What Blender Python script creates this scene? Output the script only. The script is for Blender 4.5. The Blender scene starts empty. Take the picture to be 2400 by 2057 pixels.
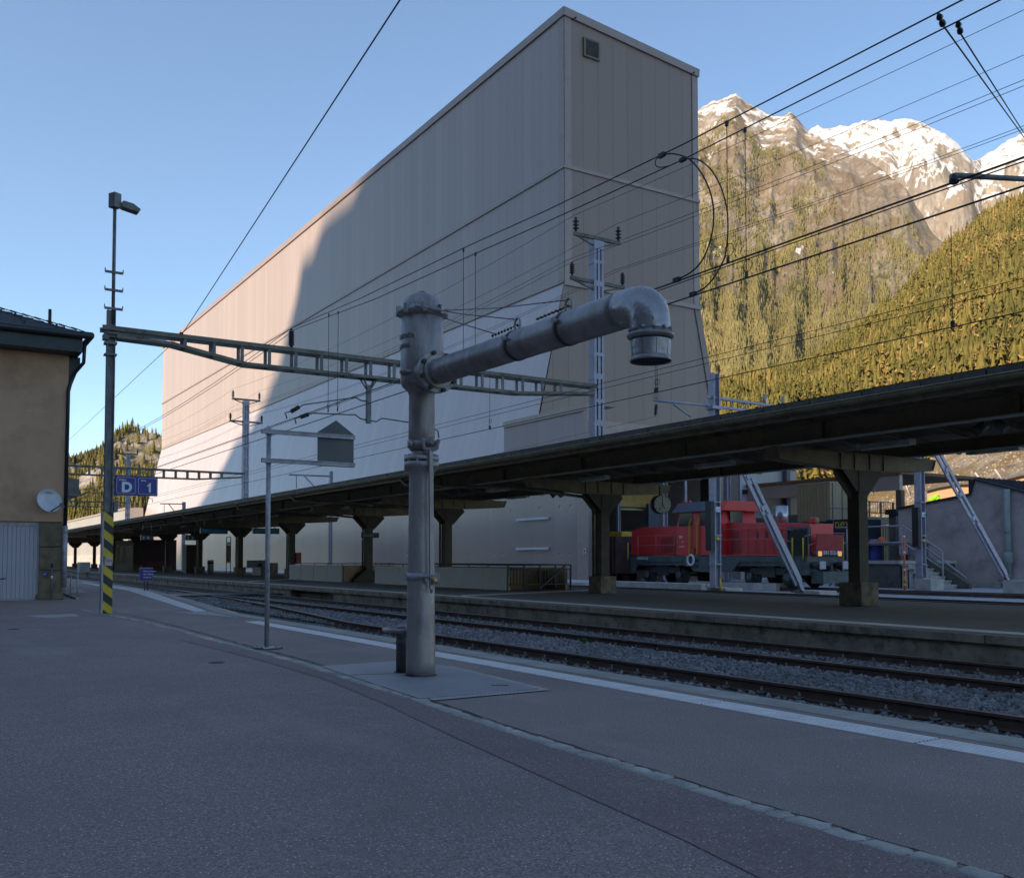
import bpy, math, random
import numpy as np
from mathutils import Vector, Matrix, noise
random.seed(7); RNG = np.random.default_rng(11)
R = math.radians
# ---------------------------------------------------------------- camera
# the photograph measured in its own 2400 x 2057 pixels; world: +Y runs along the tracks, +X across them
F, CX, YH, PITCH = 2270.0, 1200.0, 1310.0, R(2.3)
YAW = math.atan((1200 + 235) / 2270.0)
PR = YH - F * math.tan(PITCH)
CZ = 1.2
S = bpy.context.scene
C = S.collection
cam = bpy.data.cameras.new('camera'); camo = bpy.data.objects.new('camera', cam); C.objects.link(camo)
cam.sensor_fit = 'HORIZONTAL'; cam.sensor_width = 36; cam.lens = F / 2400 * 36
cam.shift_y = (PR - 1028.5) / 2400
cam.clip_start = 0.1; cam.clip_end = 20000
camo.location = (0, 0, CZ)
RM = Matrix.Rotation(-YAW, 3, 'Z') @ Matrix.Rotation(R(90) + PITCH, 3, 'X')
camo.rotation_euler = RM.to_euler()
S.camera = camo
# ---------------------------------------------------------------- light
SUN_EL = R(33); SH = Vector((-0.955, -0.297, 0)).normalized()
SD = Vector((SH.x * math.cos(SUN_EL), SH.y * math.cos(SUN_EL), math.sin(SUN_EL)))
W = bpy.data.worlds.new('World'); S.world = W; W.use_nodes = True
wn = W.node_tree.nodes; sky = wn.new('ShaderNodeTexSky'); sky.sky_type = 'NISHITA'; sky.sun_disc = False
sky.sun_elevation = SUN_EL; sky.sun_rotation = math.atan2(SD.x, SD.y)
sky.altitude = 1100; sky.air_density = 1.0; sky.dust_density = 0.35; sky.ozone_density = 3.2
tn = wn.new('ShaderNodeMix'); tn.data_type = 'RGBA'; tn.blend_type = 'MULTIPLY'; tn.inputs[0].default_value = 1; tn.inputs[7].default_value = (.93, .935, .875, 1)
W.node_tree.links.new(sky.outputs[0], tn.inputs[6]); W.node_tree.links.new(tn.outputs[2], wn['Background'].inputs[0]); wn['Background'].inputs[1].default_value = 0.15
sun = bpy.data.lights.new('sun', 'SUN'); sun.energy = 4.0; sun.angle = R(0.53); sun.color = (1.0, 0.82, 0.62)
suno = bpy.data.objects.new('sun', sun); C.objects.link(suno); suno.rotation_euler = SD.to_track_quat('Z', 'Y').to_euler()
S.view_settings.view_transform = 'Standard'; S.view_settings.look = 'None'
S.view_settings.exposure = 0.84; S.view_settings.gamma = 1
S.render.engine = 'CYCLES'
S.cycles.max_bounces = 6; S.cycles.diffuse_bounces = 3; S.cycles.glossy_bounces = 3; S.cycles.transparent_max_bounces = 6
S.cycles.use_denoising = True
# ---------------------------------------------------------------- photo pixel -> world point on a real plane
def ray(px, py): return RM @ Vector(((px - CX) / F, (PR - py) / F, -1.0))
O = Vector((0, 0, CZ))
def gz(px, py, z=0.0): d = ray(px, py); return O + d * ((z - CZ) / d.z)
def gx(px, py, X): d = ray(px, py); return O + d * (X / d.x)
def gy(px, py, Y): d = ray(px, py); return O + d * (Y / d.y)
def zat(x, y, py):
    """height of the image row py on the vertical line through (x, y)"""
    v = RM.transposed() @ Vector((x, y, 0)); n = RM.transposed() @ Vector((0, 0, 1))
    k = (PR - py) / F   # (v.y + h n.y) = -k (v.z + h n.z)
    h = -(v.y + k * v.z) / (n.y + k * n.z)
    return CZ + h
def depth(p): return -(RM.transposed() @ (Vector(p) - O)).z
def pxm(p): return depth(p) / F          # metres per photo pixel at a point
# ---------------------------------------------------------------- materials
def _n(nt, t, **k):
    n = nt.nodes.new(t)
    for a, b in k.items(): setattr(n, a, b)
    return n
def mth(nt, op, a, b=None, c=None):
    n = _n(nt, 'ShaderNodeMath', operation=op)
    for i, v in enumerate((a, b, c)):
        if v is None: continue
        if isinstance(v, (int, float)): n.inputs[i].default_value = v
        else: nt.links.new(v, n.inputs[i])
    return n.outputs[0]
def mixc(nt, f, a, b, mode='MIX'):
    n = _n(nt, 'ShaderNodeMix', data_type='RGBA', blend_type=mode)
    for s, v in ((n.inputs[0], f), (n.inputs[6], a), (n.inputs[7], b)):
        if isinstance(v, (int, float)): s.default_value = v
        elif isinstance(v, tuple): s.default_value = (*v[:3], 1)
        else: nt.links.new(v, s)
    return n.outputs[2]
def noi(nt, scale, detail=4, rough=.55, vec=None, stretch=None):
    if vec is None: vec = _n(nt, 'ShaderNodeTexCoord').outputs['Object']
    if stretch:
        m = _n(nt, 'ShaderNodeMapping'); m.inputs['Scale'].default_value = stretch; nt.links.new(vec, m.inputs[0]); vec = m.outputs[0]
    n = _n(nt, 'ShaderNodeTexNoise'); n.inputs['Scale'].default_value = scale; n.inputs['Detail'].default_value = detail
    n.inputs['Roughness'].default_value = rough; nt.links.new(vec, n.inputs['Vector']); return n.outputs[0]
def ramp(nt, f, lo, hi, a=0.0, b=1.0):
    n = _n(nt, 'ShaderNodeMapRange', clamp=True); nt.links.new(f, n.inputs[0])
    for i, v in enumerate((lo, hi, a, b)): n.inputs[i + 1].default_value = v
    return n.outputs[0]
def bumpn(nt, h, strength, dist, bsdf):
    n = _n(nt, 'ShaderNodeBump'); n.inputs['Strength'].default_value = strength; n.inputs['Distance'].default_value = dist
    nt.links.new(h, n.inputs['Height']); nt.links.new(n.outputs[0], bsdf.inputs['Normal'])
def newmat(name):
    m = bpy.data.materials.new(name); m.use_nodes = True; return m, m.node_tree, m.node_tree.nodes['Principled BSDF']
def mat(name, col, rough=.6, metal=0.0, var=.18, vs=2.0, bump=0.0, bs=30.0, dirt=None, dirt_amt=.5, ds=1.2, stretch=None, spec=.5, emit=0):
    m, nt, b = newmat(name); L = nt.links
    n1 = noi(nt, vs, 5, .6, stretch=stretch)
    hi = tuple(min(1, c * (1 + var)) for c in col); lo = tuple(c * (1 - var) for c in col)
    c = mixc(nt, ramp(nt, n1, .3, .7), lo, hi)
    if dirt is not None:
        d = ramp(nt, noi(nt, ds, 6, .7, stretch=stretch), .48, .72, 0, dirt_amt); c = mixc(nt, d, c, dirt)
    L.new(c, b.inputs['Base Color'])
    L.new(ramp(nt, noi(nt, vs * 3, 3), .2, .8, max(.02, rough - .1), min(1, rough + .1)), b.inputs['Roughness'])
    b.inputs['Metallic'].default_value = metal; b.inputs['Specular IOR Level'].default_value = spec
    if bump: bumpn(nt, noi(nt, bs, 3), bump, .02, b)
    if emit: b.inputs['Emission Color'].default_value = (*col, 1); b.inputs['Emission Strength'].default_value = emit
    return m
def asphalt(name, col, speck=.5, sc=1.0, spc=(.55, .52, .5)):
    m, nt, b = newmat(name)
    geo = _n(nt, 'ShaderNodeNewGeometry').outputs['Position']
    fine = noi(nt, 95 * sc, 3, .7, geo); mid = noi(nt, 38 * sc, 4, .65, geo); big = noi(nt, .55, 5, .6, geo); str_ = noi(nt, .9, 4, .6, geo, (1, .25, 1))
    c = mixc(nt, ramp(nt, fine, .35, .68), tuple(v * .40 for v in col), tuple(v * 1.62 for v in col))
    c = mixc(nt, ramp(nt, mid, .5, .75, 0, .5), c, tuple(v * .55 for v in col))
    c = mixc(nt, ramp(nt, big, .42, .60, 0, .5), c, tuple(v * .66 for v in col)); c = mixc(nt, ramp(nt, noi(nt, 1.7, 6, .7, geo), .56, .70, 0, .35), c, tuple(v * 1.4 for v in col))
    c = mixc(nt, ramp(nt, str_, .54, .72, 0, .38), c, tuple(v * 1.45 for v in col))
    vo = _n(nt, 'ShaderNodeTexVoronoi'); vo.inputs['Scale'].default_value = 42 * sc; nt.links.new(geo, vo.inputs['Vector'])
    sp = mth(nt, 'MULTIPLY', mth(nt, 'LESS_THAN', vo.outputs['Distance'], .16), mth(nt, 'GREATER_THAN', noi(nt, 26, 2, .5, geo), 1 - speck * .95))
    c = mixc(nt, sp, c, spc)
    nt.links.new(c, b.inputs['Base Color']); b.inputs['Roughness'].default_value = .78
    bumpn(nt, mth(nt, 'ADD', fine, mid), .55, .006, b); return m
def panel(name, col, axis, w, h, rough=.42, metal=.0, seam=.55, line=.02, dents=True, jit=.05, rib=0):
    """coated sheet-metal panels with vertical joints every w metres and rows of fixings every h metres"""
    m, nt, b = newmat(name)
    geo = _n(nt, 'ShaderNodeNewGeometry').outputs['Position']
    sp = _n(nt, 'ShaderNodeSeparateXYZ'); nt.links.new(geo, sp.inputs[0])
    a = sp.outputs[axis]; z = sp.outputs[2]
    ua = mth(nt, 'DIVIDE', a, w); u = mth(nt, 'FRACT', ua)
    cell = mth(nt, 'FLOOR', ua)
    wn_ = _n(nt, 'ShaderNodeTexWhiteNoise', noise_dimensions='1D'); nt.links.new(cell, wn_.inputs['W'])
    c = mixc(nt, wn_.outputs[0], tuple(v * (1 - jit) for v in col), tuple(v * (1 + jit) for v in col))
    c = mixc(nt, ramp(nt, noi(nt, .22, 4, .6, geo, (1, 1, .35)), .3, .7, 0, .22), c, tuple(v * .82 for v in col))
    c = mixc(nt, ramp(nt, noi(nt, 1.4, 5, .7, geo, (1, 1, .08)), .55, .8, 0, .18), c, tuple(v * .7 for v in col))
    sm = mth(nt, 'LESS_THAN', u, line / w)
    c = mixc(nt, mth(nt, 'MULTIPLY', sm, seam), c, tuple(v * .25 for v in col))
    ht = mth(nt, 'MULTIPLY', sm, -1.0)
    wob = mth(nt, 'MULTIPLY', noi(nt, .5, 2, .5, geo), .5); ht = mth(nt, 'ADD', ht, wob)
    if rib:
        sn = mth(nt, 'SINE', mth(nt, 'MULTIPLY', a, 2 * math.pi / rib)); ht = mth(nt, 'ADD', ht, mth(nt, 'MULTIPLY', sn, .35))
    if dents:
        v = mth(nt, 'FRACT', mth(nt, 'DIVIDE', z, h))
        dx = mth(nt, 'MULTIPLY', mth(nt, 'SUBTRACT', u, .45), w); dz = mth(nt, 'MULTIPLY', mth(nt, 'SUBTRACT', v, .5), h)
        dd = mth(nt, 'SQRT', mth(nt, 'ADD', mth(nt, 'MULTIPLY', dx, dx), mth(nt, 'MULTIPLY', dz, dz)))
        on = mth(nt, 'GREATER_THAN', wn_.outputs[0], .35)
        dent = mth(nt, 'MULTIPLY', ramp(nt, dd, .0, .13, 1, 0), on); ht = mth(nt, 'SUBTRACT', ht, mth(nt, 'MULTIPLY', dent, 1.6))
    nt.links.new(c, b.inputs['Base Color']); b.inputs['Roughness'].default_value = rough; b.inputs['Metallic'].default_value = metal
    bumpn(nt, ht, .5, .03, b); return m
M = {}
M['asphalt'] = asphalt('platform_asphalt', (.262, .196, .168))
M['asphalt_old'] = asphalt('forecourt_asphalt', (.245, .184, .162), .6, .9)
M['asphalt_patch'] = asphalt('asphalt_patch', (.205, .143, .130), .55, .9)
M['asphalt_isl'] = asphalt('island_asphalt', (.17, .14, .11), .3)
M['concrete'] = mat('concrete', (.48, .44, .40), .85, var=.2, vs=1.5, bump=.4, bs=60, dirt=(.26, .23, .19), dirt_amt=.6)
M['kerb'] = mat('kerb_concrete', (.36, .33, .29), .85, var=.15, vs=2.5, bump=.6, bs=120, dirt=(.15, .13, .11), dirt_amt=.5)
M['wall_old'] = mat('weathered_concrete', (.26, .21, .15), .9, var=.35, vs=1.8, bump=.6, bs=30, dirt=(.035, .032, .025), dirt_amt=.9, ds=2.6)
M['rusty_edge'] = mat('rusty_coping_edge', (.40, .22, .12), .85, var=.3, vs=2, bump=.5, bs=60, dirt=(.12, .09, .06))
M['white_line'] = mat('white_platform_paint', (.86, .82, .78), .6, var=.08, vs=5, dirt=(.45, .42, .38), dirt_amt=.45, ds=3)
M['cream_line'] = mat('worn_cream_paint', (.62, .56, .47), .7, var=.15, vs=4, dirt=(.15, .14, .12), dirt_amt=.5, ds=2)
M['pale_slab'] = mat('pale_paving_slab', (.36, .33, .31), .8, var=.2, vs=3, bump=.4, bs=60)
M['crack'] = mat('tar_joint', (.012, .012, .012), .8)
M['sett'] = mat('granite_sett', (.36, .33, .29), .8, var=.45, vs=2.2, bump=.7, bs=50, dirt=(.11, .095, .07), dirt_amt=.6)
M['galv'] = mat('galvanised_steel', (.36, .34, .36), .5, .3, var=.25, vs=9, bump=.15, bs=40, dirt=(.17, .17, .18), dirt_amt=.5, ds=6)
M['galv_dark'] = mat('weathered_galvanised_steel', (.17, .16, .16), .55, .3, var=.3, vs=4, dirt=(.07, .07, .07), dirt_amt=.5, ds=3)
M['beam_steel'] = mat('weathered_beam_steel', (.20, .175, .14), .65, .25, var=.3, vs=3, dirt=(.06, .045, .03), dirt_amt=.7, ds=2)
M['galv_violet'] = mat('blueish_galvanised_steel', (.38, .355, .42), .5, .25, var=.15, vs=3, bump=.1)
M['crane'] = mat('silver_grey_crane_paint', (.31, .27, .26), .42, .35, var=.2, vs=3, bump=.22, bs=24, dirt=(.12, .085, .065), dirt_amt=.75, ds=5, stretch=(1, 1, .25))
M['crane_glossy'] = mat('glossy_crane_paint', (.33, .30, .30), .30, .5, var=.2, vs=6, bump=.55, bs=7, dirt=(.13, .13, .14), dirt_amt=.5, ds=4)  # elbow: the arm's paint, only glossier and slightly lighter
M['crane_dark'] = mat('dark_grille', (.05, .05, .045), .7)
M['rust'] = mat('rust', (.10, .045, .025), .85, var=.4, vs=8, bump=.4)
M['rail_side'] = mat('rusty_rail', (.085, .05, .036), .75, .1, var=.35, vs=4, bump=.3)
M['rail_top'] = mat('worn_rail_head', (.22, .19, .17), .35, .8, var=.2, vs=3)
M['clip'] = mat('grey_rail_clip', (.16, .14, .12), .6, .3, var=.4, vs=9)
M['sleeper'] = mat('sleeper', (.07, .06, .05), .9, var=.3, vs=4, bump=.5)
M['stone'] = mat('ballast_stone', (.3, .205, .21), .85, var=.55, vs=11, bump=.5, bs=60, dirt=(.11, .095, .08), dirt_amt=.5, ds=1.2)
M['girder'] = mat('dark_canopy_steel', (.27, .20, .115), .6, .1, var=.25, vs=3, dirt=(.15, .115, .07), dirt_amt=.6)
M['girder_edge'] = mat('pale_green_flange', (.52, .52, .41), .6, .1, var=.25, vs=3)
M['gutter'] = mat('weathered_gutter', (.30, .25, .16), .65, .1, var=.3, vs=2.5, dirt=(.14, .11, .07), dirt_amt=.7, ds=3)
M['shingle'] = mat('dark_eave_tiles', (.10, .085, .065), .7, var=.4, vs=4, bump=.5)
M['soffit'] = mat('dark_soffit_boards', (.20, .15, .085), .85, var=.3, vs=3)
M['column'] = mat('dark_olive_column', (.085, .060, .032), .65, .05, var=.25, vs=3, dirt=(.045, .036, .02), dirt_amt=.6)
M['pedestal'] = mat('pedestal_concrete', (.26, .205, .14), .9, var=.4, vs=4, bump=.6, bs=40, dirt=(.05, .045, .03), dirt_amt=.8, ds=3)
M['black'] = mat('black', (.012, .012, .014), .5)
M['cable'] = mat('cable_black', (.015, .014, .014), .55)
M['insul'] = mat('brown_porcelain', (.06, .035, .03), .25, var=.2)
M['yellow'] = mat('yellow_paint', (.62, .42, .02), .5, var=.15, vs=4, dirt=(.3, .2, .03), dirt_amt=.4, ds=5)
M['hblack'] = mat('black_paint', (.02, .02, .02), .45)
M['sign_blue'] = mat('sign_blue', (.025, .025, .22), .4, var=.05)
M['white'] = mat('white_sign_paint', (.72, .73, .78), .5, var=.05)
M['grey_panel'] = mat('grey_sign_back', (.085, .085, .09), .45, .2, var=.08, vs=1)
M['yellow_wall'] = mat('yellow_render', (.66, .40, .25), .95, var=.08, vs=1.5, bump=1.0, bs=130, dirt=(.30, .18, .09), dirt_amt=.5, ds=.9)
M['slate'] = mat('slate_roof', (.035, .036, .042), .55, var=.3, vs=5, bump=.4)
M['fascia'] = mat('dark_metal_fascia', (.03, .035, .037), .45, .3, var=.2, vs=3)
M['stone_pillar'] = mat('brown_sandstone', (.19, .145, .09), .9, var=.35, vs=2.2, bump=.7, bs=50, dirt=(.08, .06, .035), dirt_amt=.8, ds=2.5)
M['garage'] = mat('pale_garage_door', (.40, .37, .40), .5, var=.07, vs=2)
M['dish'] = mat('white_dish', (.55, .55, .56), .35, .1, var=.12, vs=4)
M['timber'] = mat('fresh_larch_boards', (.52, .33, .19), .8, var=.15, vs=2, stretch=(6, 6, .4))
M['grey_wall'] = mat('grey_render', (.50, .41, .38), .9, var=.14, vs=.5, bump=.4, bs=40, dirt=(.09, .09, .095), dirt_amt=.5, ds=.6)
M['rough_wall'] = mat('rough_stone_wall', (.12, .115, .10), .95, var=.5, vs=1.8, bump=1, bs=8, dirt=(.05, .05, .045), dirt_amt=.7, ds=1.8)
M['loco_red'] = mat('locomotive_red', (.72, .04, .04), .42, var=.14, vs=2, dirt=(.18, .015, .02), dirt_amt=.4, ds=2)
M['red_bright'] = mat('red_fresh_paint', (.62, .04, .035), .4, var=.1)
M['loco_green'] = mat('locomotive_underframe', (.075, .095, .095), .55, .1, var=.25, vs=3, dirt=(.03, .03, .025), dirt_amt=.6)
M['loco_dark'] = mat('locomotive_running_gear', (.06, .056, .052), .6, .3, var=.3, vs=5)
M['roof_grey'] = mat('blue_grey_roof', (.09, .10, .125), .5, .2, var=.15)
M['glass'] = mat('dark_glass', (.02, .028, .028), .15, 0, var=.1, spec=.4)
M['handrail_pink'] = mat('faded_red_handrail', (.45, .12, .12), .5)
M['plow'] = mat('red_plate', (.38, .05, .045), .5)
M['lamp_glint'] = mat('amber_glint_glow', (1.0, .42, .12), .4, emit=.3)  # headlights are unlit; a weak orange glow imitates an amber reflection
M['brown_wagon'] = mat('oxide_wagon', (.09, .038, .035), .8, var=.35, vs=2, dirt=(.05, .04, .035), dirt_amt=.7)
M['ochre'] = mat('ochre_interior_wall', (.50, .30, .08), .8, var=.15)
M['beige_cont'] = mat('beige_container', (.38, .28, .15), .6, var=.15, vs=2)
M['navy'] = mat('navy_container', (.02, .03, .055), .5, var=.2)
M['blue_cont'] = mat('blue_container', (.05, .09, .42), .5, var=.12, vs=2)
M['teal_screen'] = mat('teal_display_back', (.012, .17, .26), .35, var=.1)
M['clock_face'] = mat('clock_face', (.85, .84, .70), .5, var=.04)
M['orange'] = mat('orange_marker', (.65, .12, .03), .5)
M['red_box'] = mat('red_box', (.35, .04, .03), .5)
M['shelter'] = mat('dark_red_shelter', (.06, .012, .014), .5, var=.2)
M['snow'] = mat('old_snow', (.7, .72, .75), .7, bump=.4)
M['light_gravel'] = mat('pale_fine_gravel', (.42, .40, .42), .9, var=.3, vs=1.2, bump=.8, bs=40, dirt=(.15, .15, .16), dirt_amt=.6, ds=.8)
M['green_paint'] = mat('lime_sign', (.30, .62, .02), .5)
M['lamp_glass'] = mat('lamp_tube', (.85, .88, .80), .4)
M['beigeboard'] = mat('pale_fibre_board', (.66, .60, .50), .7, var=.06, vs=1.2, dirt=(.5, .44, .36), dirt_amt=.4)
M['tanboard'] = mat('tan_board', (.34, .20, .09), .7, var=.12)
M['poster'] = mat('ochre_poster', (.22, .14, .05), .5, var=.6, vs=6)
M['lamp_housing'] = mat('lamp_housing', (.5, .48, .42), .5)
M['chrome'] = mat('silver_exhaust', (.4, .4, .42), .3, .8)
PL, PE = 1.21, 3.6
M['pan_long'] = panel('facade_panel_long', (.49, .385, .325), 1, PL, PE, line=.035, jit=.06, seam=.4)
M['pan_end'] = panel('facade_panel_end_shaded', (.36, .25, .195), 0, PL * 1.15, 3.3, line=.03, seam=.65, jit=.05)  # same cladding as the long wall; the end wall's shade is put into the colour
M['pan_skirt'] = panel('facade_panel_skirt_skylit', (.64, .52, .475), 1, PL, 2.4, .33, .12, line=.03, seam=.35)  # same cladding, lightened: sky light on the slope is put into the colour
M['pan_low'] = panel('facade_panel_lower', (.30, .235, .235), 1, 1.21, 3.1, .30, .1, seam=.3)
M['pan_box'] = panel('annex_panel', (.46, .35, .33), 1, 1.45, 9, .5, dents=False)
M['pan_trim'] = mat('facade_trim', (.41, .31, .265), .45, .1, var=.08)
M['pan_shed'] = panel('shed_panel', (.45, .42, .40), 0, 2.4, 9, .5, dents=False)
M['corr'] = panel('corrugated_sheet', (.36, .27, .15), 0, 2.4, 9, .5, dents=False, rib=.28)
# ---------------------------------------------------------------- mesh building
class MB:
    def __init__(s): s.v = []; s.f = []; s.mi = []; s.m = 0; s.sm = []; s.smooth = False
    def face(s, pts):
        i = len(s.v); s.v += [tuple(p) for p in pts]; s.f.append(tuple(range(i, i + len(pts)))); s.mi.append(s.m); s.sm.append(s.smooth)
    def raw(s, vs, fs):
        i = len(s.v); s.v += [tuple(p) for p in vs]
        for f in fs: s.f.append(tuple(a + i for a in f)); s.mi.append(s.m); s.sm.append(s.smooth)
    def box(s, c, d, rz=0.0):
        hx, hy, hz = d[0] / 2, d[1] / 2, d[2] / 2; co, si = math.cos(rz), math.sin(rz); vs = []
        for z in (-hz, hz):
            for x, y in ((-hx, -hy), (hx, -hy), (hx, hy), (-hx, hy)):
                vs.append((c[0] + x * co - y * si, c[1] + x * si + y * co, c[2] + z))
        s.raw(vs, [(0, 3, 2, 1), (4, 5, 6, 7), (0, 1, 5, 4), (1, 2, 6, 5), (2, 3, 7, 6), (3, 0, 4, 7)]); return s
    def bx(s, x0, x1, y0, y1, z0, z1): return s.box(((x0 + x1) / 2, (y0 + y1) / 2, (z0 + z1) / 2), (abs(x1 - x0), abs(y1 - y0), abs(z1 - z0)))
    def bar(s, a, b, w, h, up=(0, 0, 1)):
        a = Vector(a); b = Vector(b); d = (b - a).normalized(); u = Vector(up)
        if abs(d.dot(u)) > .99: u = Vector((0, 1, 0))
        sx = d.cross(u).normalized(); sz = sx.cross(d).normalized(); vs = []
        for p in (a, b):
            for x, z in ((-1, -1), (1, -1), (1, 1), (-1, 1)): vs.append(p + sx * (x * w / 2) + sz * (z * h / 2))
        s.raw(vs, [(0, 1, 2, 3), (7, 6, 5, 4), (0, 4, 5, 1), (1, 5, 6, 2), (2, 6, 7, 3), (3, 7, 4, 0)]); return s
    def ibeam(s, a, b, w, h, t=.02, tw=None, up=(0, 0, 1)):
        a = Vector(a); b = Vector(b); d = (b - a).normalized(); u = Vector(up)
        if abs(d.dot(u)) > .99: u = Vector((0, 1, 0))
        sx = d.cross(u).normalized(); sz = sx.cross(d).normalized(); tw = tw or t
        s.bar(a + sz * (h / 2 - t / 2), b + sz * (h / 2 - t / 2), w, t, u); s.bar(a - sz * (h / 2 - t / 2), b - sz * (h / 2 - t / 2), w, t, u)
        s.bar(a, b, tw, h - 2 * t - .001, u); return s
    def tube(s, pts, r, n=8, cap=True):
        pts = [Vector(p) for p in pts]; rr = r if isinstance(r, (list, tuple)) else [r] * len(pts)
        sm = s.smooth; s.smooth = n > 4
        d0 = (pts[1] - pts[0]).normalized(); u = Vector((0, 0, 1)) if abs(d0.z) < .9 else Vector((1, 0, 0))
        sx = d0.cross(u).normalized(); rings = []
        for i, p in enumerate(pts):
            if i == 0: d = d0
            elif i == len(pts) - 1: d = (pts[-1] - pts[-2]).normalized()
            else: d = ((pts[i + 1] - p).normalized() + (p - pts[i - 1]).normalized()).normalized()
            sx = (sx - d * sx.dot(d)).normalized(); sy = d.cross(sx)
            rings.append([p + (sx * math.cos(2 * math.pi * k / n) + sy * math.sin(2 * math.pi * k / n)) * rr[i] for k in range(n)])
        vs = [v for g in rings for v in g]; fs = []
        for i in range(len(pts) - 1):
            for k in range(n): fs.append((i * n + k, i * n + (k + 1) % n, (i + 1) * n + (k + 1) % n, (i + 1) * n + k))
        s.raw(vs, fs); s.smooth = False
        if cap: s.raw(rings[0][::-1], [tuple(range(n))]); s.raw(rings[-1], [tuple(range(n))])
        s.smooth = sm; return s
    def lathe(s, prof, c=(0, 0, 0), n=32, axis='Z', cap=True):
        """prof: (radius, height) pairs; axis 'Z' or 'Y'"""
        def P(r, h, a):
            if axis == 'Z': return (c[0] + r * math.cos(a), c[1] + r * math.sin(a), c[2] + h)
            if axis == 'X': return (c[0] + h, c[1] + r * math.cos(a), c[2] + r * math.sin(a))
            return (c[0] + r * math.cos(a), c[1] + h, c[2] + r * math.sin(a))
        for (r0, h0), (r1, h1) in zip(prof[:-1], prof[1:]):
            flat = abs(h1 - h0) < 1e-6
            vs = [P(r0, h0, 2 * math.pi * k / n) for k in range(n)] + [P(r1, h1, 2 * math.pi * k / n) for k in range(n)]
            sm = s.smooth; s.smooth = not flat
            s.raw(vs, [(k, (k + 1) % n, n + (k + 1) % n, n + k) for k in range(n)]); s.smooth = sm
        if cap:
            for r, h in (prof[0], prof[-1]):
                if r > 1e-4: s.raw([P(r, h, 2 * math.pi * k / n) for k in range(n)], [tuple(range(n))])
        return s
    def prism(s, poly, d):
        """poly: 3-D points of a flat outline, pushed along d"""
        d = Vector(d); a = [Vector(p) for p in poly]; b = [p + d for p in a]; n = len(a)
        s.raw(a + b, [tuple(range(n))[::-1], tuple(range(n, 2 * n))] + [(i, (i + 1) % n, n + (i + 1) % n, n + i) for i in range(n)]); return s
    def build(s, name, m, parent=None, bevel=0, fix=True):
        me = bpy.data.meshes.new(name); me.from_pydata(s.v, [], s.f)
        for x in (m if isinstance(m, list) else [m]): me.materials.append(x)
        me.polygons.foreach_set('material_index', s.mi); me.polygons.foreach_set('use_smooth', s.sm)
        me.update()
        if fix:
            import bmesh
            bm = bmesh.new(); bm.from_mesh(me); bmesh.ops.remove_doubles(bm, verts=bm.verts, dist=1e-5)
            bmesh.ops.recalc_face_normals(bm, faces=bm.faces); bm.to_mesh(me); bm.free()
        o = bpy.data.objects.new(name, me); C.objects.link(o)
        if parent: o.parent = parent; o.matrix_parent_inverse = Matrix.Translation(-parent.location) if parent.type == 'EMPTY' else Matrix()
        if bevel:
            b = o.modifiers.new('bevel', 'BEVEL'); b.width = bevel; b.segments = 2; b.limit_method = 'ANGLE'; b.angle_limit = R(40)
        return o
def tag(o, label=None, cat=None, group=None, kind=None):
    if label: o['label'] = label
    if cat: o['category'] = cat
    if group: o['group'] = group
    if kind: o['kind'] = kind
    return o
def thing(name, label, cat, loc=(0, 0, 0), group=None):
    o = bpy.data.objects.new(name, None); C.objects.link(o); o.location = loc; o.empty_display_size = .2
    tag(o, label, cat, group); return o
def struct(o): o['kind'] = 'structure'; return o
def copy_thing(root, delta, label=None, group=None, z=0):
    r = root.copy(); C.objects.link(r); r.location = root.location + Vector(delta)
    if label: r['label'] = label
    if group: r['group'] = group
    for ch in list(root.children):
        c = ch.copy(); C.objects.link(c); c.parent = r; c.matrix_parent_inverse = ch.matrix_parent_inverse.copy()
        for g in list(ch.children):
            q = g.copy(); C.objects.link(q); q.parent = c; q.matrix_parent_inverse = g.matrix_parent_inverse.copy()
    return r
def text(name, body, loc, size, m, parent=None, normal='-Y', depth=.004, align='LEFT', squeeze=1.0, rot=None, bold=0.0):
    cu = bpy.data.curves.new(name, 'FONT'); cu.body = body; cu.size = size; cu.extrude = depth; cu.align_x = align; cu.offset = bold
    t = bpy.data.objects.new(name + '_t', cu); C.objects.link(t)
    bpy.context.view_layer.update(); dg = bpy.context.evaluated_depsgraph_get()
    me = bpy.data.meshes.new_from_object(t.evaluated_get(dg)); bpy.data.objects.remove(t)
    me.materials.clear(); me.materials.append(m)
    o = bpy.data.objects.new(name, me); C.objects.link(o)
    r = rot if rot is not None else {'-Y': (R(90), 0, 0), '-X': (R(90), 0, R(-90)), 'Z': (0, 0, 0)}[normal]
    mt = Matrix.Translation(Vector(loc)) @ __import__('mathutils').Euler(r).to_matrix().to_4x4() @ Matrix.Diagonal((squeeze, 1, 1, 1))
    me.transform(mt)
    if parent: o.parent = parent; o.matrix_parent_inverse = Matrix.Translation(-parent.location) if parent.type == 'EMPTY' else Matrix()
    return o
# ================================================================ SETTING: ground, platforms, tracks
Z_GR = -0.50      # ballast and yard level; platforms are 0; rail heads -0.32
Z_RT = -0.32
def sheet(name, pts, z, m):
    b = MB(); b.face([(p[0], p[1], z) for p in pts]); return struct(b.build(name, m, fix=False))
b = MB(); b.face([(-6000, -6000, -.75), (6000, -6000, -.75), (6000, 9000, -.75), (-6000, 9000, -.75)])
struct(b.build('ground', mat('meadow_ground', (.10, .09, .05), .95, var=.3, vs=.05), fix=False))
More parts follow.
